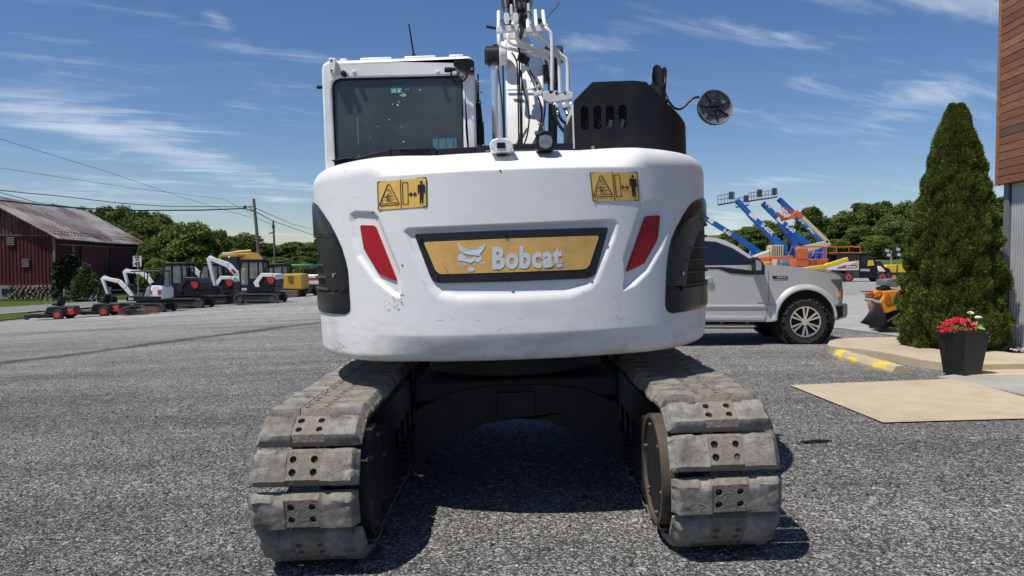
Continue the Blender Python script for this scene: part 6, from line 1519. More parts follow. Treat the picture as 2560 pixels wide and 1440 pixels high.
# cream and red articulated lift
f0 = at(2045, 640, 70); gz = g(f0.x, 70); root = empty('articulated_lift', (f0.x, 70, gz), 0, 'cream articulated lift with red basket folded in front of the rightmost blue boom', 'boom lift')
Q = lambda x, y, dy=0: at(*cb_([(x, y)])[0], 70 + dy) - Vector((f0.x, 70, gz))
for (p, q, w_) in (((1370, 1140), (1900, 1010), .3), ((1420, 1190), (1930, 1040), .3), ((1900, 1020), (1460, 600), .34)):
    b = MB(); b.beam(Q(*p), Q(*q), .3, w_); b.build('boom_section', CREAM, root, bevel=.03)
b = MB(); b.beam(Q(1470, 620), Q(1350, 520), .3, .5); b.beam(Q(1360, 560), Q(1290, 610), .3, .3); b.build('jib', ORANGE, root, bevel=.05)
b = MB()
for v in (0, .5, 1):
    lp = [Q(1130 + 60 * v, 430 + 200 * v, -.4), Q(1330 + 20 * v, 520 + 90 * v, -.4), Q(1330 + 20 * v, 520 + 90 * v, .4), Q(1130 + 60 * v, 430 + 200 * v, .4)]; b.tube(lp, .035, 5, closed=True)
for i in range(5):
    for d in (-.4, .4): b.tube([Q(1130 + 50 * i, 430 + 22 * i, d), Q(1190 + 40 * i, 630 - 5 * i, d)], .03, 5)
b.build('basket', ORANGE, root); b = MB(); b.beam(Q(1050, 530), Q(1190, 650), .8, .1); b.beam(Q(1150, 650), Q(1350, 600), .8, .25); b.build('basket_floor', ORANGE, root)
b = MB(); b.b2((-1.2, -.9, .5), (1.2, .9, 1.4)); b.build('turntable', CREAM, root, bevel=.05)
for x in (-1, 1):
    for y in (-.9, .9): b = MB(); b.cyl((x, y - .15, .4), (x, y + .15, .4), .4, n=16); b.build('wheel', TYRE, root)
# small yard machines: orange scissor lift, yellow telehandler parts, cream box, barrel tank
def yardbox(name, px, Y, label, cat, build, group=None):
    X = (px - 1280) / F * Y; root = empty(name, (X, Y, g(X, Y)), 0, label, cat, group); build(root, Y / F); return root
def scissor(root, k):
    b = MB(); b.b2((-1.9, -.6, 1.15), (1.6, .6, 1.75)); b.build('platform', ORANGE, root, bevel=.03)
    b = MB(); b.b2((-1.2, -.5, .35), (1.5, .5, .7)); b.build('chassis', DGREY, root)
    for i, z in enumerate((.8, .98)):
        for s in (-1, 1): b = MB(); b.beam((-1.1 * s, -.3, z - .08), (1.1 * s, -.3, z + .1), .06, .08); b.build('scissor_arm', ORANGE, root)
    b = MB()
    for x0_, x1_ in ((-1.85, .4), (.6, 1.4), (2.4, 3.3)):
        b.tube([(x0_, -.55, 1.7), (x0_, -.55, 2.75), (x1_, -.55, 2.75), (x1_, -.55, 1.7)], .045, 6)
    b.tube([(-1.85, -.55, 2.25), (3.3, -.55, 2.25)], .035, 6); b.tube([(-1.85, .55, 2.72), (3.3, .55, 2.72)], .035, 6); b.tube([(3.3, -.55, 2.7), (3.3, .55, 2.7)], .035, 6)
    b.build('guard_rail', ORANGE, root); b = MB(); b.b2((-1.8, -.62, 1.75), (-.9, -.58, 2.6)); b.build('gate', ORANGE, root)
    for x in (-1, 1.2):
        for y in (-.5, .5): b = MB(); b.cyl((x, y - .1, .28), (x, y + .1, .28), .28, n=14); b.build('wheel', TYRE, root)
    lettering('JLG', (-.9, -.605, 1.32), (1, 0, 0), (0, 0, 1), .3, DGREY, root, .04)
yardbox('scissor_lift', 2040, 62, 'orange scissor lift with open guard rails behind the pickup hood', 'scissor lift', scissor)
def forklift(root, k):
    b = MB(); b.b2((-1.6, -.8, .7), (1.2, .8, 1.5)); b.build('body', OTHER, root, bevel=.08); b = MB(); b.b2((-.2, -.85, 1.0), (.9, -.75, 1.75)); b.build('side_panel', WH, root)
    b = MB(); b.beam((-1.5, 0, 1.7), (1.7, 0, 1.9), .4, .35); b.build('boom', ORANGE, root, bevel=.03)
    b = MB(); b.b2((1.2, -.5, .8), (2.0, .5, 1.6)); b.build('cylinder_cover', YELLOWM, root, bevel=.1)
    for x in (-1.1, 1.0):
        for y in (-.75, .75): b = MB(); b.cyl((x, y - .15, .45), (x, y + .15, .45), .45, n=16); b.build('wheel', TYRE, root)
yardbox('telehandler', 1930, 66, 'low amber yellow telehandler with white side panel behind the pickup windscreen', 'telehandler', forklift)
def cream(root, k):
    b = MB(); b.prism([(-1.6, 2.0), (0, 2.6), (0, 3.1), (1.2, 3.1), (1.2, 1.8), (-1.6, 1.6)], -.7, .7); b.build('hood', CREAM, root, bevel=.05); b = MB(); b.b2((-1.6, -.8, .6), (1.2, .8, 1.8)); b.build('body', CREAM, root, bevel=.05)
    for i in range(5): b = MB(); b.b2((.15 + i * .2, -.72, 2.0), (.22 + i * .2, -.70, 3.0)); b.build('vent_slot', DGREY, root)
    b = MB(); b.beam((-2.4, 0, 1.5), (-1.2, 0, 2.1), .5, .12); b.build('fold_arm', ORANGE, root)
    for x in (-1.1, .8): b = MB(); b.cyl((x, -.85, .4), (x, -.6, .4), .4, n=14); b.build('wheel', TYRE, root)
yardbox('lift_base', 1920, 72, 'cream coloured boxy lift base between the S-65 and S-60X booms', 'lift', cream)
def tank(root, k):
    b = MB(); b.cyl((-1.1, 0, 1.2), (1.1, 0, 1.2), .6, n=20); b.build('tank', mat('dull_steel', (.22, .23, .24), .4, metal=.6), root, bevel=.03); b = MB(); b.b2((-.9, -.5, 0), (.9, .5, .6)); b.build('cradle', DGREY, root)
yardbox('fluid_tank', 1980, 64, 'round grey steel tank lying between telehandler and orange scissor lift', 'tank', tank)
def loaderarm(root, k):
    b = MB(); b.beam((-2.6, 0, .9), (-.6, 0, 1.15), .3, .3); b.beam((-.6, 0, 1.15), (1.1, 0, 1.7), .3, .3); b.build('arm', YELLOWM, root, bevel=.04); b = MB(); b.b2((-3.0, -.4, .2), (-2.3, .4, .9)); b.build('head', OTHER, root, bevel=.08)
    b = MB(); b.b2((-1.0, -.5, .1), (.6, .5, .7)); b.build('body', DGREY, root, bevel=.03)
yardbox('backhoe_attachment', 2080, 55, 'yellow digging attachment with orange head beside the white utility vehicle', 'attachment', loaderarm)
# utility work machine (white, red wheels)
def utility(root, k):
    G = lambda pts: [((x - 640) * s_ , (678 - y) * s_) for x, y in pts]
    s_ = 59 / F / 5.335
    def pr(name, pts, y0, y1, m, par=root, bv=.03): b = MB(); b.prism(G(pts), y0, y1); return b.build(name, m, par, bevel=bv)
    pr('body', [(92, 520), (95, 460), (130, 435), (460, 400), (460, 525), (250, 528)], -.75, .75, WH)
    pr('red_stripe', [(165, 490), (280, 458), (440, 460), (438, 490), (420, 497), (180, 497)], -.77, -.75, REDP, bv=0)
    pr('yellow_panel', [(340, 445), (445, 398), (447, 442)], -.775, -.75, YELLOWM, bv=0)
    pr('chassis', [(250, 530), (690, 530), (690, 630), (400, 630), (380, 560)], -.72, .72, DGREY)
    d = pr('door', [(460, 490), (490, 320), (600, 322), (650, 345), (690, 430), (715, 520), (680, 625), (465, 625)], -.74, .74, BLK)
    pr('door_window', [(495, 470), (500, 335), (600, 335), (640, 365), (672, 470)], -.76, -.74, TGLASS, d, 0)
    pr('seat', [(570, 470), (575, 395), (640, 392), (660, 460)], -.772, -.76, YELLOWM, d, 0)
    pr('cargo_screen', [(150, 420), (175, 318), (480, 300), (470, 400), (280, 440)], -.70, -.66, TGLASS)
    pr('cargo_screen', [(150, 420), (175, 318), (480, 300), (470, 400), (280, 440)], .66, .70, TGLASS)
    pr('roof', [(170, 310), (480, 298), (680, 302), (678, 322), (480, 316), (170, 325)], -.75, .75, BLK)
    pr('nose', [(715, 520), (722, 470), (760, 478), (800, 520), (820, 545), (700, 540)], -.7, .7, WH)
    pr('loader_arm', [(740, 410), (765, 405), (830, 490), (880, 500), (905, 540), (890, 570), (850, 560), (800, 480)], -.5, .5, BLK)
    pr('coupler', [(850, 560), (880, 550), (905, 640), (870, 655)], -.5, .5, DGREY)
    for x in (325, 768):
        for y in (-.62, .62):
            c = G([(x, 617)])[0]; b = MB(); b.cyl((c[0], y - .14, c[1]), (c[0], y + .14, c[1]), .40, n=22); w_ = b.build('wheel', TYRE, root, bevel=.04)
            b = MB(); b.cyl((c[0], y - .155, c[1]), (c[0], y + .1, c[1]), .24, n=18); b.build('rim', mat('wheel_red', (.55, .06, .03), .5), w_); b = MB(); b.cyl((c[0], y - .165, c[1]), (c[0], y, c[1]), .1, n=12); b.build('hub', DGREY, w_)
    p = G([(290, 490)])[0]; lettering('Bobcat', (p[0], -.777, p[1]), (1, 0, 0), (0, 0, 1), .13, WH, root, .05, .78)
    p = G([(480, 536)])[0]; lettering('UW56', (p[0], -.75, p[1]), (1, 0, 0), (0, 0, 1), .16, WH, root, .05, .7)
yardbox('utility_vehicle', 2170, 59, 'white utility work machine with black cab, red stripe and red wheels', 'utility vehicle', utility)
def tower(root, k):
    s_ = 60 / F / 5.335
    G = lambda pts: [((x - 980) * s_, (640 - y) * s_) for x, y in pts]
    def pr(name, pts, y0, y1, m, par=root, bv=.05): b = MB(); b.prism(G(pts), y0, y1); return b.build(name, m, par, bevel=bv)
    pr('cover', [(800, 460), (830, 425), (960, 418), (1130, 420), (1150, 460), (1150, 520), (850, 520)], -.7, .7, YELLOWM); pr('cover_gap', [(958, 420), (975, 420), (978, 600), (950, 600)], -.71, .71, DGREY, bv=0)
    pr('base', [(850, 520), (1150, 520), (1150, 600), (900, 610)], -.65, .65, DGREY)
    b = MB(); p, q = G([(940, 420), (940, 230)]); b.cyl((p[0], 0, p[1]), (q[0], 0, q[1]), .06, n=10); b.build('mast', ALLOY, root)
    for (x, y) in ((870, 232), (895, 290), (1015, 215), (1030, 285)):
        c = G([(x, y)])[0]; m0 = G([(940, 250)])[0]; b = MB(); b.beam((m0[0], 0, m0[1]), (c[0], 0, c[1]), .05, .05); b.build('lamp_arm', DGREY, root)
        b = MB(); b.box((c[0], -.1, c[1]), (.42, .25, .34), rot=(0, .2, 0)); l_ = b.build('flood_lamp', TRIMB, root, bevel=.02); b = MB(); b.box((c[0], -.23, c[1]), (.3, .02, .22), rot=(0, .2, 0)); b.build('lamp_lens', ALLOY, l_)
    for x in (920, 1060): c = G([(x, 585)])[0]; b = MB(); b.cyl((c[0], -.8, c[1]), (c[0], -.6, c[1]), .36, n=18); w_ = b.build('wheel', TYRE, root); b = MB(); b.cyl((c[0], -.81, c[1]), (c[0], -.7, c[1]), .18, n=14); b.build('rim', OTHER, w_)
yardbox('light_tower', 2234, 60, 'yellow towable light tower with four black flood lamps', 'light tower', tower)
# stump grinder beside the arborvitae
SG0 = at(2225, 832, 15.5); sg = empty('stump_grinder', (SG0.x, 15.5, g(SG0.x, 15.5)), 0, 'amber tracked grinder with black rubber skirt half hidden by the arborvitae', 'stump grinder')
def sp_(pts): return [(lambda p: (p.x - SG0.x, p.z - g(SG0.x, 15.5)))(at(2050 + x / 5.335, 580 + y / 5.335, 15.5)) for x, y in pts]
def sgp(name, pts, y0, y1, m, bv=.015, par=sg): b = MB(); b.prism(sp_(pts), y0, y1); return b.build(name, m, par, bevel=bv)
BODYO = OTHER
hb = sgp('housing', [(790, 950), (850, 870), (850, 790), (1000, 780), (1120, 770), (1200, 800), (1200, 1000), (1050, 1030), (940, 1070), (835, 1085), (800, 1030)], 0, .55, BODYO, .02)
sgp('grille', [(862, 870), (905, 818), (945, 865), (955, 935), (895, 985), (858, 940)], -.012, .0, mat('grille_amber', (.40, .14, .01), .6), .003, hb)
for i in range(7): sgp('grille_bar', [(866 + i * 4, 868 + i * 15), (940 + i * 2, 850 + i * 15), (940 + i * 2, 855 + i * 15), (866 + i * 4, 873 + i * 15)], -.02, -.01, BODYO, 0, hb)
sgp('facet', [(965, 880), (1015, 870), (1005, 945), (950, 950)], -.02, 0, mat('facet_amber', (.52, .19, .015), .5), .004, hb)
sgp('belt_cover', [(1060, 870), (1150, 855), (1150, 1000), (1065, 1035)], -.1, 0, BODYO, .01, hb); sgp('sticker', [(1095, 910), (1125, 900), (1125, 985), (1098, 1000)], -.105, -.099, WH, 0, hb)
sgp('sticker', [(1035, 805), (1085, 800), (1090, 860), (1040, 872)], -.012, 0, WH, 0, hb)
sgp('lever', [(560, 796), (600, 788), (740, 790), (740, 806), (600, 806)], .1, .14, REDP, .004); sgp('lever_pivot', [(740, 800), (780, 785), (850, 790), (830, 860), (790, 870), (740, 830)], .05, .3, BODYO, .02)
sgp('side_plate', [(690, 820), (780, 830), (790, 900), (690, 890)], .2, .3, mat('brown_plate', (.25, .12, .05), .6), .006); sgp('flap_top', [(665, 902), (740, 905), (810, 925), (800, 950), (690, 935)], -.05, .3, mat('pale_plate', (.62, .55, .5), .5), .004)
sk = MB(); pts_t = sp_([(650, 900), (700, 935), (760, 960), (830, 1080)]); pts_b = sp_([(500, 1205), (600, 1235), (690, 1255), (790, 1275)])
vs = []
for (t_, q_) in zip(pts_t, pts_b):
    for j in range(7): u = j / 6; vs.append((t_[0] + (q_[0] - t_[0]) * (u ** 1.3), -.12 - .10 * math.sin(u * 3.1), t_[1] + (q_[1] - t_[1]) * u))
sk.add(vs, [(i * 7 + j, (i + 1) * 7 + j, (i + 1) * 7 + j + 1, i * 7 + j + 1) for i in range(3) for j in range(6)]); o = sk.build('rubber_skirt', mat('skirt_rubber', (.022, .022, .023), .6, var=.2), sg); md = o.modifiers.new('t', 'SOLIDIFY'); md.thickness = .012
sgp('deck', [(900, 640), (1090, 625), (1110, 660), (1080, 745), (900, 720)], .1, .5, mat('battered_grey', (.20, .205, .21), .5, metal=.3, var=.3, vscale=9), .02); sgp('neck', [(860, 745), (960, 725), (1000, 770), (870, 790)], .1, .4, BLK, .02)
sgp('frame', [(800, 1240), (1060, 1030), (1260, 1030), (1260, 1340), (800, 1310)], .1, .5, BLK, .02); sgp('track', [(790, 1300), (800, 1255), (1300, 1290), (1300, 1400), (800, 1335)], -.15, .1, TYRE, .02)
b = MB(); a_, c_ = sp_([(800, 1255), (1060, 1090)]); b.cyl((a_[0], -.05, a_[1]), (c_[0], -.05, c_[1]), .035, n=10); b.build('strut', BLK, sg)
for i in range(9): c_ = sp_([(830 + i * 42, 1330 + i * 6)])[0]; b = MB(); b.box((c_[0], -.16, c_[1]), (.05, .02, .06)); b.build('track_lug', TYRE, sg)
# wood chipper at far right between tree and wall
CH0 = at(2492, 735, 30); ch = empty('wood_chipper', (CH0.x, 30, g(CH0.x, 30)), 0, 'orange wood chipper with curved chute seen between arborvitae and steel wall', 'wood chipper')
kk = 30 / F
b = MB(); b.b2((-.9, -.5, .9), (.4, .5, 1.7)); b.build('body', BLK, ch, bevel=.04); b = MB(); b.prism([(-.7, 1.6), (-.3, 1.75), (.0, 2.05), (-.1, 2.15), (-.6, 2.1)], -.4, .4); b.build('hood', ORANGE, ch, bevel=.04)
b = MB(); b.tube([(.0, 0, 1.6), (.02, 0, 2.0), (.12, 0, 2.25), (.35, 0, 2.35)], .14, 12, smooth=1); b.build('chute', OTHER, ch)
for y in (-.5, .5): b = MB(); b.cyl((-.2, y - .1, .35), (-.2, y + .1, .35), .35, n=16); b.build('wheel', TYRE, ch)
b = MB(); b.b2((-1.0, -.45, .45), (1.0, .45, .6)); b.build('frame', DGREY, ch)
# ================================================================== LEFT BACKGROUND
# ---- barn
BX, BY = -45.0, 75.5; bang = math.atan2(-7.0, 32.0)
LD = Vector((math.sin(bang), math.cos(bang), 0)); GD = Vector((-LD.y, LD.x, 0))     # along the eave (away), along the gable (left)
bz = g(BX, BY); barn = empty('barn', (BX, BY, bz), 0, 'weathered dark red barn with rusty tin roof across the road', 'barn')
EH = CH + (645 - 592) * BY / F - bz; HWd = 7.4; BL = 34.0; RH = 4.35
def bb(l, q, z, out=0): p = LD * l + GD * q; return Vector((p.x, p.y, z))
def barn_red():
    m = bpy.data.materials.new('barn_red'); m.use_nodes = True; nt = m.node_tree; b = nt.nodes['Principled BSDF']; N = nt.nodes.new; L = nt.links.new
    tc = N('ShaderNodeTexCoord'); mp = N('ShaderNodeMapping'); mp.inputs['Scale'].default_value = (3, 3, .22); L(tc.outputs['Object'], mp.inputs[0])
    n = N('ShaderNodeTexNoise'); n.inputs['Scale'].default_value = 1.3; n.inputs['Detail'].default_value = 9; n.inputs['Roughness'].default_value = .7; L(mp.outputs[0], n.inputs[0])
    sp = N('ShaderNodeSeparateXYZ'); L(tc.outputs['Object'], sp.inputs[0]); mr = N('ShaderNodeMapRange'); L(sp.outputs[2], mr.inputs[0]); mr.inputs[1].default_value = EH - .8; mr.inputs[2].default_value = EH + .6; mr.inputs[3].default_value = 0; mr.inputs[4].default_value = .17
    ad = N('ShaderNodeMath'); L(n.outputs[0], ad.inputs[0]); L(mr.outputs[0], ad.inputs[1])
    r = N('ShaderNodeValToRGB'); e = r.color_ramp.elements; e[0].position = .35; e[0].color = (.075, .012, .014, 1); e[1].position = .75; e[1].color = (.17, .11, .085, 1); k = e.new(.58); k.color = (.115, .022, .024, 1)
    L(ad.outputs[0], r.inputs[0]); L(r.outputs[0], b.inputs['Base Color']); b.inputs['Roughness'].default_value = .9; return m
BRED = barn_red()
GREYW = mat('weathered_grey', (.20, .18, .16), .9, var=.3, vscale=2)
b = MB(); outl = [(0, .0), (HWd * 2, .0), (HWd * 2, EH), (HWd, EH + RH), (0, EH)]
b.prism(outl, 0, BL, fn=lambda u, v, w: tuple(bb(w, u, v))); b.build('wall', BRED, barn, smooth=False)
bt = MB()
q = .15
while q < 2 * HWd:
    h = EH + RH * (1 - abs(q - HWd) / HWd); bt.beam(bb(-.02, q, 1.35), bb(-.02, q, h - .1), .05, .045, up=LD); q += .32
l = .3
while l < BL: bt.beam(bb(l, -.02, .5), bb(l, -.02, EH - .1), .05, .045, up=GD); l += .4
tag(bt.build('batten', BRED, barn, smooth=False), kind='stuff')
b = MB(); b.beam(bb(-.05, 0, EH + .1), bb(-.05, HWd * 2, EH + .1), .08, .10, up=LD); b.build('gable_trim', GREYW, barn); b = MB(); b.beam(bb(-.04, -.04, .6), bb(-.04, -.04, EH), .2, .2, up=LD); b.build('corner_board', GREYW, barn)
# roof
def tin():
    m = bpy.data.materials.new('rusty_tin'); m.use_nodes = True; nt = m.node_tree; b = nt.nodes['Principled BSDF']; N = nt.nodes.new; L = nt.links.new
    tc = N('ShaderNodeTexCoord'); mp = N('ShaderNodeMapping'); mp.inputs['Scale'].default_value = (1, 1, 1); L(tc.outputs['Generated'], mp.inputs[0])
    mp.inputs['Scale'].default_value = (2.2, 26, 2.2)
    n = N('ShaderNodeTexNoise'); n.inputs['Scale'].default_value = 1.6; n.inputs['Detail'].default_value = 8; n.inputs['Roughness'].default_value = .7; L(mp.outputs[0], n.inputs[0])
    n2 = N('ShaderNodeTexNoise'); n2.inputs['Scale'].default_value = 3.2; n2.inputs['Detail'].default_value = 6; L(tc.outputs['Generated'], n2.inputs[0])
    ad = N('ShaderNodeMath'); ad.operation = 'MULTIPLY_ADD'; L(n.outputs[0], ad.inputs[0]); ad.inputs[1].default_value = .5; m2 = N('ShaderNodeMath'); m2.operation = 'MULTIPLY'; L(n2.outputs[0], m2.inputs[0]); m2.inputs[1].default_value = .5; L(m2.outputs[0], ad.inputs[2])
    r = N('ShaderNodeValToRGB'); e = r.color_ramp.elements; e[0].position = .44; e[0].color = (.50, .48, .47, 1); e[1].position = .64; e[1].color = (.17, .09, .06, 1); k = e.new(.53); k.color = (.33, .24, .20, 1)
    L(ad.outputs[0], r.inputs[0]); L(r.outputs[0], b.inputs['Base Color']); b.inputs['Roughness'].default_value = .55; b.inputs['Metallic'].default_value = .15; return m
TIN = tin()
for sgn in (0, 1):
    b = MB(); N_ = 40; ov = .45
    e0 = -ov if sgn == 0 else 2 * HWd + ov; ze = EH - RH / HWd * ov
    vs = []; 
    for i in range(N_ + 1):
        l = -.5 + (BL + 1) * i / N_
        for (dl, dz) in ((0, 0), (0, .07), (.06, .07), (.06, 0)):
            sag = -.12 * math.sin(math.pi * i / N_)
            vs += [bb(l + dl, e0, ze + dz + .12 + sag), bb(l + dl, HWd, EH + RH + dz + .12 + sag * 1.5)]
    k = len(vs) // 2
    b.add(vs, [(2 * i, 2 * i + 1, 2 * i + 3, 2 * i + 2) for i in range(k - 1)]); b.add([bb(-.5, e0, ze), bb(-.5, HWd, EH + RH), bb(BL + .5, HWd, EH + RH), bb(BL + .5, e0, ze)], [(0, 1, 2, 3)]); rf = b.build('roof', TIN, barn, smooth=False, fix=False)
    if sgn == 0:
        b = MB(); b.tube([bb(-.4, e0 + .0, ze + .05), bb(BL / 2, e0, ze - .08), bb(BL + .4, e0, ze + .02)], .07, 8); b.build('gutter', GREYW, rf)
        b = MB()
        for i in range(34): 
            for j in range(2): b.box(bb(.6 + i * .95 + j * .4, e0 + .5 + j * .5, ze + RH / HWd * (.5 + j * .5) + .26), (.12, .12, .12))
        tag(b.build('snow_guard', mat('dark_iron', (.05, .045, .04), .8), rf, smooth=False), kind='stuff')
# plinth, stones, vents, doors
b = MB(); b.beam(bb(-.08, 4, .6), bb(-.08, HWd * 2, .6), .3, 1.5, up=(0, 0, 1)); b.build('concrete_plinth', mat('plinth', (.30, .295, .28), .9, var=.2), barn)
RUB = [mat('rubble_a', (.26, .20, .14), .95, var=.2), mat('rubble_b', (.17, .13, .10), .95, var=.2), mat('rubble_c', (.34, .28, .21), .95, var=.2)]
rs = random.Random(9); rb_ = [MB(), MB(), MB()]
z = .05
while z < 1.2:
    q = 0.05
    while q < 3.9: w_ = rs.uniform(.18, .5); rb_[rs.randrange(3)].box(bb(-.16 + rs.uniform(-.03, .03), q + w_ / 2, z + .09), (.2, w_ - .03, .16), rot=(0, 0, bang)); q += w_
    z += .19
for r_b, m_ in zip(rb_, RUB): tag(r_b.build('rubble_stone', m_, barn, smooth=False, bevel=0), kind='stuff')
VENT = mat('vent_slat', (.26, .22, .18), .8)
def vent(l, q, z, w_, h, side):
    U = GD if side == 0 else LD; base = bb(l, q, z); o = MB(); off = (LD * -.08) if side == 0 else (GD * -.08)
    o.beam(base + off * .6, base + off * .6 + Vector((0, 0, h)), w_, .06, up=(LD if side == 0 else GD)); vo = o.build('vent', INK, barn)
    n = max(4, int(h / .18)); b = MB()
    for i in range(n): zz = h * (i + .5) / n; b.beam(base + off * 1.2 - U * w_ / 2 + Vector((0, 0, zz)), base + off * 1.2 + U * w_ / 2 + Vector((0, 0, zz)), .05, h / n * .6)
    b.build('vent_slats', VENT, vo)
def qpx(px): # gable coordinate from pixel column
    best = min([i * .05 for i in range(0, 260)], key=lambda q_: abs(project(Vector((BX, BY, bz)) + bb(0, q_, 3))[0] - px)); return best
vent(0, qpx(29), CH + (645 - 614) * 74 / F - bz, .65, .85, 0); vent(0, qpx(65), CH + (645 - 669) * 74 / F - bz, .65, .85, 0)
for l in (5.3, 11.0): vent(l, 0, EH - 1.5, .8, .9, 1)
def lpx(px): return min([i * .1 for i in range(0, 340)], key=lambda l_: abs(project(Vector((BX, BY, bz)) + bb(l_, 0, 3))[0] - px))
DRED = mat('door_red', (.115, .016, .024), .85, var=.25, vscale=.8)
for (pa, pb) in ((200, 259), (272, 332)):
    b = MB(); b.beam(bb(lpx(pa), -.14, EH / 2 - .1), bb(lpx(pb), -.14, EH / 2 - .1), .06, EH - 1.5); b.build('sliding_door', DRED, barn)
b = MB(); b.beam(bb(lpx(259), -.06, EH / 2), bb(lpx(272), -.06, EH / 2), .08, EH - 1.4); b.build('door_gap', INK, barn)
b = MB(); b.beam(bb(1, -.16, EH - .75), bb(BL - 4, -.16, EH - .75), .06, .12); b.build('door_rail', GREYW, barn)
for q in (qpx(22), qpx(62)): b = MB(); b.beam(bb(-.25, q, .45), bb(-.25, q, 1.05), 1.1, .04, up=LD); b.build('cellar_window', INK, barn)
# vine over the far end
def bush(name, px, Y, label, cat, R_, H, m, n=3500, ls=.16, cone=False, seed=1, group=None, X=None, zoff=0):
    rs = np.random.RandomState(seed); X = (px - 1280) / F * Y if X is None else X
    o = empty(name, (X, Y, g(X, Y) + zoff), 0, label, cat, group)
    t = rs.rand(n) ** .8; ang = rs.rand(n) * 6.283; pr_ = (1 - t) ** .8 if cone else np.sqrt(np.maximum(0, 1 - (t * 1.0 - .25) ** 2 / .75 ** 2 * .98))
    lump = .75 + .35 * np.sin(ang * 5 + t * 9 + seed) * np.cos(t * 13 + ang * 3); rr = R_ * pr_ * lump * (1 - .5 * rs.rand(n) ** 2)
    C = np.stack([rr * np.cos(ang), rr * np.sin(ang), t * H], 1) + rs.randn(n, 3) * .06; U = unit(np.stack([np.cos(ang), np.sin(ang), .5 + 0 * t], 1) + rs.randn(n, 3) * .6); W_ = unit(np.cross(U, rs.randn(n, 3)))
    l = ls * rs.uniform(.6, 1.3, n); link('crown', quads_mesh('crown', C, U * l[:, None], W_ * l[:, None] * .45, m, np.clip(rs.rand(n) * .5 + .5 * (lump - .6), 0, 1)), o)
    b = MB(); b.cyl((0, 0, -.2), (0, 0, H * .7), R_ * .04, .02, 6); b.build('trunk', BARK, o); return o
bush('conifer_shrub', 215, 68, 'loose grey green conifer shrub in front of the barn door', 'shrub', 1.9, 3.3, leafmat('shrub_leaf', (.03, .05, .02), (.13, .17, .06), 1, .2), cone=True, seed=3)
bush('dark_shrub', 172, 72, 'very dark tall shrub against the barn wall near its corner', 'shrub', 1.7, 4.2, leafmat('shrub_dark', (.006, .012, .004), (.02, .032, .01), 1, .1), seed=4)
bush('vine', 372, 108, 'dark vine mass hanging over the far end wall of the barn', 'vine', 4.0, 6.0, leafmat('vine_leaf', (.008, .016, .004), (.05, .08, .015), .5, .2), n=5000, ls=.3, seed=6)
# rail fence by the barn
fz = empty('rail_fence', (-38.5, 66, g(-38.5, 66)), 0, 'low weathered wooden rail fence between road and barn', 'fence')
for i in range(7):
    x, y = (-38.5 + .45 * i * .9, 66 + i * 3.0); p = Vector((x + 38.5, y - 66, g(x, y) - g(-38.5, 66)))
    b = MB(); b.box(p + Vector((0, 0, .6)), (.16, .16, 1.2)); b.build('post', GREYW, fz)
    if i < 6:
        x2, y2 = (-38.5 + .45 * (i + 1) * .9, 66 + (i + 1) * 3.0); q = Vector((x2 + 38.5, y2 - 66, g(x2, y2) - g(-38.5, 66)))
        for z in (.45, .9): b = MB(); b.beam(p + Vector((.05, 0, z)), q + Vector((.05, 0, z)), .05, .14); b.build('rail', GREYW, fz)
# ---- speed limit sign
s0 = at(345, 745, 54); sgz = g(s0.x, 54); sg_ = empty('speed_limit_sign', (s0.x, 54, sgz), 0, 'white speed limit 45 road sign on a thin grey post', 'sign')
sgt = CH + (645 - 640) * 54 / F - sgz
b = MB(); b.box((0, .04, sgt / 2), (.07, .04, sgt)); b.build('post', STEELD, sg_)
b = MB(); b.prism(rrect(-.305, sgt - .77, .305, sgt, .04), -.01, .0); bd = b.build('board', mat('sign_white', (.72, .72, .70), .5), sg_, smooth=False)
b = MB(); b.plate(rrect(-.29, sgt - .755, .29, sgt - .015, .035), [rrect(-.272, sgt - .737, .272, sgt - .033, .03)], -.014, -.011); b.build('border', INK, bd, smooth=False)
for s, x, z, h, w_ in (('SPEED', -.19, sgt - .17, .11, .38), ('LIMIT', -.17, sgt - .33, .11, .34), ('45', -.21, sgt - .69, .29, .42)): lettering(s, (x, -.015, z), (1, 0, 0), (0, 0, 1), h, INK, bd, .06, w_)
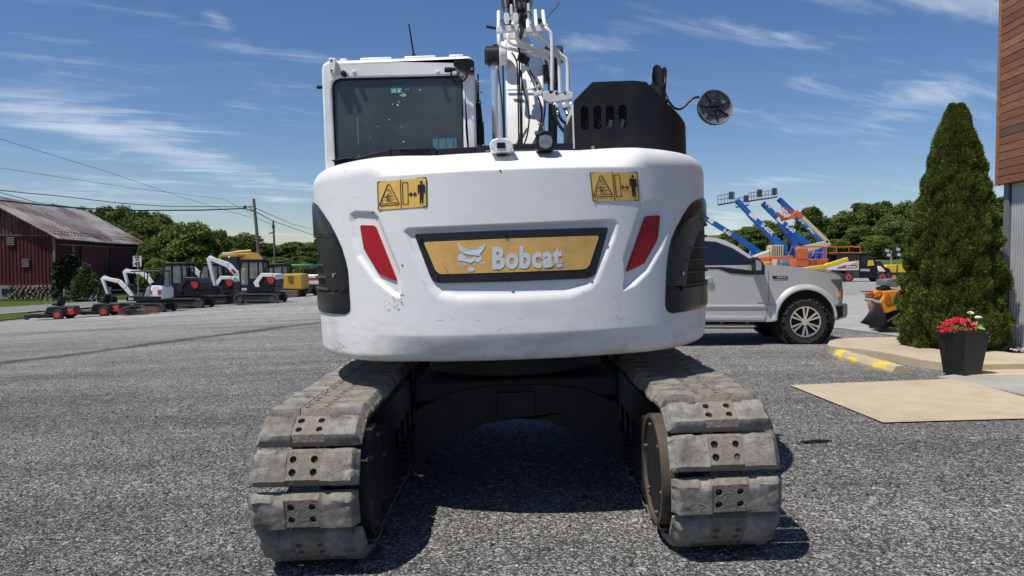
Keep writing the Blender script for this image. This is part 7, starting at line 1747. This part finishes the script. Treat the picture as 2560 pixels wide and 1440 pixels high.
# ---- generic tracked mini excavator, facing -x
def oval_pts(L_, H_, r=None, n=8):
    r = r or H_ / 2; pts = []
    for i in range(n + 1): t = R(90 - 180 * i / n); pts.append((L_ / 2 - r + r * math.cos(t), H_ / 2 + r * math.sin(t) * (H_ / 2 / r)))
    for i in range(n + 1): t = R(-90 - 180 * i / n); pts.append((-L_ / 2 + r + r * math.cos(t), H_ / 2 + r * math.sin(t) * (H_ / 2 / r)))
    return pts
SOILT = mat('track_belt', (.075, .070, .065), .85, var=.3, vscale=6)
def mini(px, Y, label, size=1.0, rz=0, body=BLK, accent=WH, boomc=WH, cab='cab', boom=None, blade=True, name='mini_excavator', txt=None, group=None, stripe=True, basey=None):
    X = (px - 1280) / F * Y; root = empty(name, (X, Y, g(X, Y)), rz, label, 'excavator', group); S = size
    sc = lambda pts: [(x * S, z * S) for x, z in pts]
    for y in (-.78, .78):
        b = MB(); b.plate(sc(oval_pts(2.5, .62)), [sc([(x * .94, .31 + (z - .31) * .78) for x, z in oval_pts(2.5, .62)])], (y - .18) * S, (y + .18) * S); t = b.build('track', SOILT, root)
        b = MB(); b.prism(sc([(x * .80, .31 + (z - .31) * .45) for x, z in oval_pts(2.5, .62)]), (y - .1) * S, (y + .1) * S); b.build('track_frame', DGREY, t)
        for x in (-.93, .93): b = MB(); b.cyl((x * S, (y - .14) * S, .31 * S), (x * S, (y + .14) * S, .31 * S), .2 * S, n=14); b.build('sprocket', DGREY, t)
        lg = MB()
        for i in range(26): x = (-1.1 + i * .088) * S; lg.box((x, y * S, .625 * S), (.04 * S, .34 * S, .03 * S))
        tag(lg.build('track_lug', SOILT, t), kind='stuff')
    def pr(nm, pts, y0, y1, m, par=root, bv=.03): b = MB(); b.prism(sc(pts), y0 * S, y1 * S); return b.build(nm, m, par, bevel=bv)
    pr('undercarriage', [(-.7, .3), (.7, .3), (.5, .68), (-.5, .68)], -.6, .6, DGREY)
    pr('house', [(-.95, .72), (1.0, .72), (1.05, 1.0), (-.95, 1.0)], -.85, .85, body)
    if cab == 'cab':
        pr('engine_hood', [(.28, 1.0), (1.05, 1.0), (1.08, 1.35), (.95, 1.62), (.35, 1.62)], -.85, .85, body, bv=.06)
        if stripe:
            pr('accent_stripe', [(-.02, .98), (.22, .98), (.16, 1.22), (.42, 1.58), (.95, 1.58), (.95, 1.76), (.30, 1.76), (-.14, 1.22)], -.90, -.86, accent, bv=.02); pr('accent_stripe', [(.35, 1.55), (1.0, 1.52), (1.1, 1.38), (1.1, 1.5), (1.0, 1.7), (.35, 1.72)], -.86, .86, accent, bv=.04)
            pr('red_badge', [(.62, 1.52), (.98, 1.50), (1.05, 1.42), (1.0, 1.22), (.80, 1.12), (.66, 1.3)], -.90, -.89, REDP, bv=.01)
        CL, CR_, CT = -.92, .42, 2.5
        pr('cab_frame', [(CL, 1.0), (CL - .03, 1.9), (CL + .12, CT - .12), (CL + .2, CT), (CR_ - .1, CT), (CR_, CT - .08), (CR_ + .03, 1.62), (CR_ - .1, 1.0)], -.85, -.80, BLK, bv=.01) if False else None
        for y in (-.85, .12):
            b = MB(); o_ = sc([(CL, 1.0), (CL - .03, 1.9), (CL + .12, CT - .1), (CL + .22, CT), (CR_ - .1, CT), (CR_, CT - .08), (CR_ + .03, 1.62), (CR_ - .1, 1.0)])
            h1 = sc([(CL + .08, 1.08), (CL + .06, 1.85), (CL + .16, CT - .14), (-.46, CT - .14), (-.46, 1.08)]); h2 = sc([(-.36, 1.45), (-.36, CT - .14), (.08, CT - .14), (.08, 1.45)]); h3 = sc([(.16, 1.68), (.16, CT - .14), (CR_ - .08, CT - .14), (CR_ - .03, 1.68)])
            b.plate(o_, [h1, h2, h3], y * S, (y + .05) * S); fr = b.build('cab_frame', BLK, root)
            for h in (h1, h2, h3): b = MB(); b.prism(h, (y + .02) * S, (y + .03) * S); b.build('window', CGL, fr, smooth=False)
        pr('cab_roof', [(CL + .1, CT - .03), (CR_ + .02, CT - .03), (CR_ - .05, CT + .05), (CL + .18, CT + .05)], -.87, .18, BLK, bv=.03)
        b = MB(); b.b2((CL * S, -.8 * S, 1.0 * S), ((CR_ - .1) * S, .1 * S, 1.15 * S)); b.build('cab_floor', BLK, root); pr('seat', [(-.35, 1.15), (.05, 1.15), (.12, 1.9), (.0, 1.95), (-.08, 1.4), (-.35, 1.38)], -.6, -.15, BLK)
    else:
        pr('counterweight', [(.35, .8), (1.05, .8), (1.15, 1.0), (1.15, 1.45), (1.0, 1.62), (.45, 1.62)], -.75, .75, accent, bv=.08); pr('red_badge', [(.86, 1.1), (1.06, 1.1), (1.06, 1.38), (.86, 1.38)], -.77, -.75, REDP, bv=.01); pr('red_arrow', [(.42, 1.2), (.52, 1.38), (.50, 1.22), (.52, 1.02)], -.77, -.75, REDP, bv=0)
        pr('grey_side', [(.0, .95), (.35, .95), (.35, 1.55), (.2, 1.5)], -.7, .7, mat('warm_grey', (.30, .30, .29), .5)); pr('seat', [(.2, 1.62), (.75, 1.62), (.85, 2.1), (.7, 2.2), (.5, 1.8), (.25, 1.78)], -.3, .3, BLK)
        b = MB()
        for x in (-.55, .95):
            for y in (-.6, .6): b.tube([(x * S, y * S, .95 * S), (x * S, y * S, 2.42 * S)], .028 * S, 6)
        b.tube([(.2 * S, -.6 * S, 1.6 * S), (.2 * S, -.6 * S, 2.42 * S)], .028 * S, 6); b.build('canopy_post', BLK, root)
        pr('canopy', [(-.75, 2.42), (1.1, 2.42), (1.05, 2.5), (-.7, 2.5)], -.75, .75, BLK, bv=.03)
        b = MB(); b.cyl((-.2 * S, -.3 * S, 1.0 * S), (-.25 * S, -.3 * S, 1.6 * S), .03 * S, n=6); b.build('lever', BLK, root)
    if blade: pr('blade', [(-1.75, .05), (-1.65, .05), (-1.6, .2), (-1.62, .5), (-1.75, .52), (-1.7, .3)], -.95, .95, BLK, bv=.01); pr('blade_arm', [(-1.65, .25), (-.6, .35), (-.6, .48), (-1.65, .38)], -.5, .5, BLK, bv=.01)
    if boom:
        yb_ = .30 if cab == 'cab' else 0
        pts = [Vector((x * S, yb_ * S, z * S)) for x, z in boom[0]]; wds = boom[1]
        for i in range(len(pts) - 1):
            b = MB(); b.beam(pts[i], pts[i + 1], .20 * S, wds[i] * S, .18 * S, wds[i + 1] * S); seg = b.build(boom[2][i], boomc, root, bevel=.02)
        b = MB(); b.cyl(pts[0] + Vector((-.1 * S, 0, .0)), pts[0].lerp(pts[1], .75) + Vector((-.16 * S, 0, -.05 * S)), .05 * S, n=8); b.build('boom_cylinder', BLK, root)
        b = MB(); b.cyl(pts[1] + Vector((.1 * S, 0, .18 * S)), pts[-2] + Vector((.1 * S, 0, .14 * S)), .05 * S, n=8); b.build('arm_cylinder', ALLOY, root)
        b = MB(); e_ = pts[-1]; b.prism([(e_.x - .05 * S, e_.z + .05), (e_.x + .35 * S, e_.z - .05), (e_.x + .42 * S, e_.z - .45 * S), (e_.x + .1 * S, e_.z - .55 * S), (e_.x - .05 * S, e_.z - .3 * S)], (yb_ - .25) * S, (yb_ + .25) * S); b.build('bucket', BLK, root, bevel=.02)
        if boom[3]: 
            p, q = pts[1].lerp(pts[2], .15), pts[1].lerp(pts[2], .55); b = MB(); b.beam(p - Vector((0, .105 * S, 0)), q - Vector((0, .1 * S, 0)), .01, .16 * S); b.build('red_badge', REDP, root)
    if txt: lettering(txt, (-.80 * S, -.853 * S, .80 * S), (1, 0, 0), (0, 0, 1), .12 * S, WH, root, .05)
    return root
CGL = bpy.data.materials.new('cab_glass'); CGL.use_nodes = True; glassmat(CGL, (.62, .74, .72), .25, .02)
BO1 = ([(-.85, 1.05), (-1.35, 2.05), (-1.75, 2.55), (-2.9, 3.02), (-2.45, 1.5)], [.24, .34, .30, .18, .16], ['boom', 'boom', 'boom', 'arm'], True)
mini(652, 44, 'black cab mini excavator with white stripe and raised white boom, nearest the yellow one', 1.0, 0, txt='E50', boom=([(-.95, .95), (-1.45, 1.65), (-1.95, 2.2), (-3.1, 2.62), (-2.75, 1.0)], [.22, .32, .32, .2, .16], ['boom', 'boom', 'boom', 'arm'], True))
mini(465, 42.5, 'all black cab mini excavator nearest the white canopy machine', 1.0, 0, accent=mat('dark_navy', (.02, .022, .032), .4), txt='E50', boom=None)
mini(552, 47, 'cab mini excavator with white stripe between the two nearer black ones', 1.0, 0, boom=([(-.9, 1.0), (-1.4, 1.8), (-1.9, 2.3), (-2.7, 2.35), (-2.6, 1.2)], [.22, .3, .28, .18, .16], ['boom', 'boom', 'boom', 'arm'], False))
mini(372, 39, 'small white mini excavator with open canopy, boom stretched towards the mowers', .86, 0, cab='canopy', txt='E20', boom=([(-.9, .85), (-1.35, 1.45), (-1.75, 1.85), (-2.75, 2.05), (-2.4, 1.0)], [.18, .26, .24, .16, .14], ['boom', 'boom', 'boom', 'arm'], False))
mini(430, 46, 'white open canopy mini excavator second in the row, half hidden behind the first', .95, 0, cab='canopy', boom=([(-.9, .95), (-1.5, 1.9), (-2.0, 2.25), (-3.0, 2.3), (-2.8, 1.5)], [.2, .28, .26, .18, .15], ['boom', 'boom', 'boom', 'arm'], False))
# big yellow digger boom behind + yellow mid-size machine
CATY = mat('digger_yellow', (.50, .29, .035), .45, var=.08, vscale=4)
def yellow_mid(root, k):
    S = 56 / F / 4.235
    G = lambda pts: [((x - 1440) * S, (1110 - y) * S) for x, y in pts]
    def pr(nm, pts, y0, y1, m, par=root, bv=.05): b = MB(); b.prism(G(pts), y0, y1); return b.build(nm, m, par, bevel=bv)
    for y in (-1.0, 1.0):
        b = MB(); o_ = G([(1000, 1050), (1030, 1020), (1590, 1028), (1600, 1065), (1580, 1108), (1030, 1108)]); b.prism(o_, y - .25, y + .25); t = b.build('track', SOILT, root, bevel=.08)
        b = MB(); c = G([(1545, 1072)])[0]; b.cyl((c[0], y - .27, c[1]), (c[0], y + .27, c[1]), .30, n=16); b.build('sprocket', RUSTY, t)
    pr('house', [(1240, 990), (1625, 985), (1625, 1020), (1240, 1010)], -1.0, 1.0, CATY)
    pr('engine_cover', [(1345, 985), (1350, 940), (1420, 868), (1450, 855), (1610, 862), (1625, 890), (1625, 1000), (1345, 1005)], -1.0, 1.0, CATY); pr('grille', [(1480, 880), (1540, 880), (1540, 960), (1500, 960), (1480, 930)], -1.02, -1.0, mat('grille_ochre', (.16, .09, .02), .6))
    C = G([(1228, 985), (1235, 800), (1265, 760), (1470, 750), (1478, 870), (1420, 868), (1340, 950), (1335, 985)])
    for y in (-.95, .05):
        b = MB(); b.plate(C, [G([(1250, 960), (1250, 800), (1320, 790), (1320, 960)]), G([(1335, 860), (1335, 785), (1410, 780), (1410, 860)]), G([(1425, 850), (1425, 780), (1465, 778), (1468, 850)])], y, y + .06); fr = b.build('cab_frame', BLK, root)
        for h in ([(1250, 960), (1250, 800), (1320, 790), (1320, 960)], [(1335, 860), (1335, 785), (1410, 780), (1410, 860)], [(1425, 850), (1425, 780), (1465, 778), (1468, 850)]): b = MB(); b.prism(G(h), y + .02, y + .03); b.build('window', CGL, fr, smooth=False)
    pr('cab_roof', [(1240, 790), (1262, 752), (1470, 745), (1478, 765), (1270, 775)], -.97, .13, BLK); pr('seat', [(1340, 950), (1335, 860), (1360, 850), (1380, 900), (1380, 960)], -.7, -.2, BLK)
    pr('mirror_arm', [(1255, 680), (1262, 680), (1275, 750), (1268, 750)], -.9, -.85, BLK, bv=0)
yardbox('yellow_excavator', 720, 56, 'yellow and black excavator with cab at the right end of the parked row', 'excavator', yellow_mid)
def yellow_big(root, k):
    S = 60 / F / 4.235
    G = lambda pts: [((x - 950) * S, (1105 - y) * S) for x, y in pts]
    b = MB(); o_ = G([(705, 670), (725, 635), (860, 630), (1030, 618), (1095, 618), (1140, 660), (1205, 760), (1215, 860), (1200, 890), (1185, 780), (1100, 690), (1040, 680), (880, 690), (790, 700), (830, 730), (800, 745), (760, 735), (720, 690)]); b.prism(o_, -.3, .3); b.build('boom', CATY, root, bevel=.05)
    b = MB(); p, q = G([(735, 640), (865, 632)]); b.cyl((p[0], 0, p[1] + .12), (q[0], 0, q[1] + .12), .09, n=8); b.build('cylinder', ALLOY, root); p, q = G([(865, 632), (1040, 612)]); b = MB(); b.cyl((p[0], 0, p[1] + .12), (q[0], 0, q[1] + .1), .13, n=10); b.build('cylinder_barrel', CATY, root)
    lettering('CAT', Vector((G([(905, 675)])[0][0], -.305, G([(905, 675)])[0][1])), (1, 0, 0), (0, 0, 1), .22, BLK, root, .05)
    for y in (-.9, .9): b = MB(); b.prism([(x * 1.35, z * 1.3) for x, z in oval_pts(2.7, .7)], y - .25, y + .25); b.build('track', SOILT, root)
    b = MB(); b.b2((-1.4, -1, .9), (1.7, 1, 2.2)); b.build('house', BLK, root, bevel=.08); b = MB(); b.b2((.2, -1.05, 1.2), (1.75, 1.05, 2.4)); b.build('engine_cover', CATY, root, bevel=.1)
    b = MB(); b.b2((-1.4, -.9, 2.2), (-.1, .1, 3.3)); b.build('cab', TGLASS, root, bevel=.05)
yardbox('large_yellow_excavator', 607, 60, 'large yellow excavator whose arched boom rises behind the black cab machines', 'excavator', yellow_big)
def tractor(root, k):
    b = MB(); b.b2((-1.5, -.9, 2.35), (.9, .9, 2.55)); b.build('canopy', GREENP, root, bevel=.08); b = MB(); b.b2((-1.8, -.4, 1.0), (-.2, .4, 1.6)); b.build('hood', GREENP, root, bevel=.08)
    b = MB()
    for x in (-1.2, .7):
        for y in (-.8, .8): b.cyl((x, y, 1.0), (x, y, 2.4), .05, n=6)
    b.build('canopy_post', BLK, root)
    for y in (-.8, .8):
        b = MB(); b.cyl((.4, y - .2, .7), (.4, y + .2, .7), .7, n=20); w_ = b.build('wheel', TYRE, root); b = MB(); b.cyl((.4, y - .22, .7), (.4, y, .7), .35, n=14); b.build('rim', YELLOWM, w_)
        b = MB(); b.cyl((-1.4, y - .15, .45), (-1.4, y + .15, .45), .45, n=18); b.build('wheel', TYRE, root)
    b = MB(); b.b2((.0, -.4, 1.0), (.5, .4, 1.8)); b.build('seat', BLK, root)
yardbox('green_tractor', 758, 66, 'small green roofed tractor beyond the yellow excavator', 'tractor', tractor)
def whiteloader(root, k):
    b = MB(); b.b2((-.9, -.6, .8), (.9, .6, 1.6)); b.build('body', WH, root, bevel=.1); b = MB(); b.b2((-.2, -.62, 1.2), (.9, .62, 1.35)); b.build('red_stripe', REDP, root); b = MB(); b.b2((-.5, -.5, 1.6), (.5, .5, 2.1)); b.build('cab', BLK, root, bevel=.04)
    for x in (-.55, .55): b = MB(); b.cyl((x, -.75, .4), (x, -.5, .4), .4, n=16); b.build('wheel', TYRE, root)
yardbox('skid_loader', 780, 58, 'white skid loader with red stripe just left of the big excavator cover', 'loader', whiteloader)
# ---- zero-turn mowers
MRED = mat('mower_red', (.50, .035, .015), .45)
def mower(root, k=None):
    def pr(nm, pts, y0, y1, m, bv=.02, par=root): b = MB(); b.prism(pts, y0, y1); return b.build(nm, m, par, bevel=bv)
    pr('deck', [(-1.15, .12), (.1, .12), (.1, .30), (-.2, .34), (-1.1, .30)], -.65, .65, BLK, .03); pr('deck_top', [(-1.1, .32), (-.35, .34), (-.4, .42), (-1.0, .38)], -.5, .5, mat('deck_grey', (.35, .35, .34), .5, var=.2))
    pr('body', [(-.35, .35), (-.3, .62), (-.15, .72), (.35, .74), (.75, .70), (.9, .5), (.85, .35)], -.45, .45, BLK, .06); pr('engine', [(.55, .45), (1.15, .45), (1.2, .75), (.6, .78)], -.3, .3, DGREY, .04)
    pr('engine_guard', [(.72, .28), (1.15, .28), (1.22, .40), (1.15, .62), (.95, .55), (.75, .60)], -.40, .40, MRED, .02); pr('seat', [(-.05, .78), (.35, .76), (.45, 1.15), (.38, 1.28), (.28, 1.26), (.2, .92), (-.05, .90)], -.28, .28, BLK, .04)
    b = MB(); b.tube([(-.05, -.33, .85), (.3, -.33, .88)], .035, 8); b.build('armrest', BLK, root)
    b = MB(); b.tube([(-.3, -.25, .65), (-.42, -.25, .95), (-.5, -.25, 1.05), (-.4, -.25, 1.18)], .022, 8); b.build('steering_lever', ALLOY, root); b = MB(); b.tube([(-.3, .25, .65), (-.42, .25, .95), (-.5, .25, 1.05), (-.4, .25, 1.18)], .022, 8); b.build('steering_lever', ALLOY, root)
    b = MB(); b.beam((-1.25, -.45, .42), (-.3, -.38, .40), .06, .06); b.beam((-1.25, .45, .42), (-.3, .38, .40), .06, .06); b.beam((-1.25, -.5, .42), (-1.25, .5, .42), .06, .06); b.build('front_frame', BLK, root)
    for y in (-.55, .55):
        b = MB(); b.cyl((-1.3, y - .06, .15), (-1.3, y + .06, .15), .15, n=14); b.build('caster', TYRE, root)
        b = MB(); b.cyl((.45, y - .13, .30), (.45, y + .13, .30), .30, n=20); w_ = b.build('wheel', TYRE, root, bevel=.03); b = MB(); b.cyl((.45, y - .14, .30), (.45, y + .14, .30), .17, n=16); rm_ = b.build('rim', MRED, w_); 
    return root
m1 = empty('ride_on_mower', (0, 0, 0), 0, 'ride-on mower with red wheels and red rear guard, leftmost in the yard', 'ride-on mower', 'ride-on mowers at the edge of the gravel'); mower(m1)
m2 = copy_tree(m1); m2['label'] = 'ride-on mower with red wheels parked between leftmost mower and rusty grapple'
for o_, px, Y in ((m1, 138, 37.0), (m2, 252, 38)):
    X = (px - 1280) / F * Y; o_.location = (X, Y, g(X, Y)); o_.scale = (.86,) * 3
m1['label'] = 'ride-on mower with red wheels and red rear guard, leftmost machine in the yard'
# rusty grapple and tines
def grapple(root, k):
    RU = mat('rusty_tine', (.17, .075, .04), .85, var=.4, vscale=6)
    for i in range(9):
        y = -.6 + i * .15; x = -1.3 + i * .06
        b = MB(); b.tube([(x + 1.0, y, .95), (x + .5, y, .85), (x + .15, y, .55), (x, y, .2), (x - .15, y, .05)], [.05, .06, .06, .05, .02], 6); b.build('tine', RU if i % 2 else DGREY, root)
    for i in range(7):
        x = .5 + i * .17; b = MB(); b.tube([(x, -.5, .95), (x + .05, -.6, .7), (x + .22, -.65, .35), (x + .45, -.7, .06)], [.05, .05, .05, .02], 6); b.build('tine', RU, root)
    b = MB(); b.b2((-.9, -.2, .0), (.6, .5, .62)); b.build('bucket', DGREY, root, bevel=.05); b = MB(); b.b2((-.9, -.75, .0), (1.2, -.6, .06)); b.build('cutting_edge', RU, root)
yardbox('root_grapple', 345, 36.5, 'rusty brown root grapple with curved tines lying in front of the white canopy machine', 'grapple', grapple).scale = (.62, .6, .45)
# ---- poles and wires
WOODP = mat('pole_wood', (.12, .105, .09), .9, var=.2, vscale=1)
def pole(px0, py0, px1, py1, Y, label):
    a, c = at(px0, py0, Y), at(px1, py1, Y); z0 = g(c.x, Y); d = (a - c).normalized(); foot = c - d * ((c.z - z0) / d.z); root = empty('utility_pole', (foot.x, Y, z0), 0, label, 'utility pole')
    b = MB(); b.cyl((0, 0, -.5), a - Vector((foot.x, Y, z0)), .17, .11, 10); b.build('post', WOODP, root); return root, lambda x, y, dy=0: at(x, y, Y + dy) - Vector((foot.x, Y, z0))
p1, Q1 = pole(634, 497, 650, 655, 62, 'nearer leaning wooden utility pole with side arm, behind the yellow boom')
c2 = crop(380, 480, 4.235)
def w2(*p): return [c2([q])[0] for q in p]
b = MB(); a, c = w2((985, 158), (1085, 155)); b.beam(Q1(*a), Q1(*c), .09, .09); a, c = w2((1030, 165), (1088, 210)); b.beam(Q1(*a), Q1(*c), .06, .06); b.build('side_arm', WOODP, p1)
a = w2((983, 158))[0]; b = MB(); b.ball(Q1(*a), .14, 8, 6); b.build('insulator', DGREY, p1)
p2_, Q2 = pole(683, 551, 688, 660, 95, 'farther wooden utility pole with crossarm near the treeline')
b = MB(); a, c = w2((1282, 430), (1282, 430)); b.beam(Q2(*w2((1240, 440))[0], -1), Q2(*w2((1300, 420))[0], 1), .1, .12); b.build('crossarm', WOODP, p2_); b = MB(); b.cyl(Q2(*w2((1285, 385))[0]), Q2(*w2((1285, 350))[0]), .18, n=10); b.build('transformer', DGREY, p2_)
WIRE = mat('wire_black', (.02, .02, .02), .7)
def wire(pts, r, label, n=None):
    P3 = [at(*p) for p in pts]; b = MB(); out = []
    for i in range(len(P3) - 1):
        for k_ in range(10): out.append(P3[i].lerp(P3[i + 1], k_ / 10))
    out.append(P3[-1]); b.tube(out, r, 6); o = b.build('overhead_wire', WIRE, None); return tag(o, label, 'wire')
wire([(-400, 438, 30), (-100, 484, 40), (0, 501, 44), (62, 508, 47), (200, 521, 52), (330, 526, 56), (500, 525.5, 60), (612, 521, 62), (634, 529, 62)], .048, 'thickest black cable running from the left edge to the nearer pole')
wire([(-400, 455, 30), (0, 476, 44), (175, 493, 51), (300, 508, 56), (420, 516, 59), (612, 517, 62)], .026, 'upper thin wire meeting the side arm of the nearer pole')
wire([(-400, 430, 34), (0, 481, 46), (95, 507, 50), (200, 520, 52)], .022, 'short thin wire joining the thick cable above the barn roof')
wire([(-300, 288, 40), (0, 347, 60), (100, 378, 66), (270, 430, 78), (450, 492, 92), (683, 560, 95)], .02, 'high faint wire slanting down across the left sky')
wire([(-300, 380, 40), (0, 420, 60), (330, 470, 75), (560, 498, 85), (683, 565, 95)], .016, 'faint middle wire slanting towards the farther pole')
wire([(640, 530, 62), (683, 553, 95), (790, 590, 140), (1200, 640, 300)], .04, 'thick cable falling right from the nearer pole')
wire([(638, 520, 62), (730, 560, 110), (800, 578, 150)], .03, 'thin wire falling right just above the thick cable')
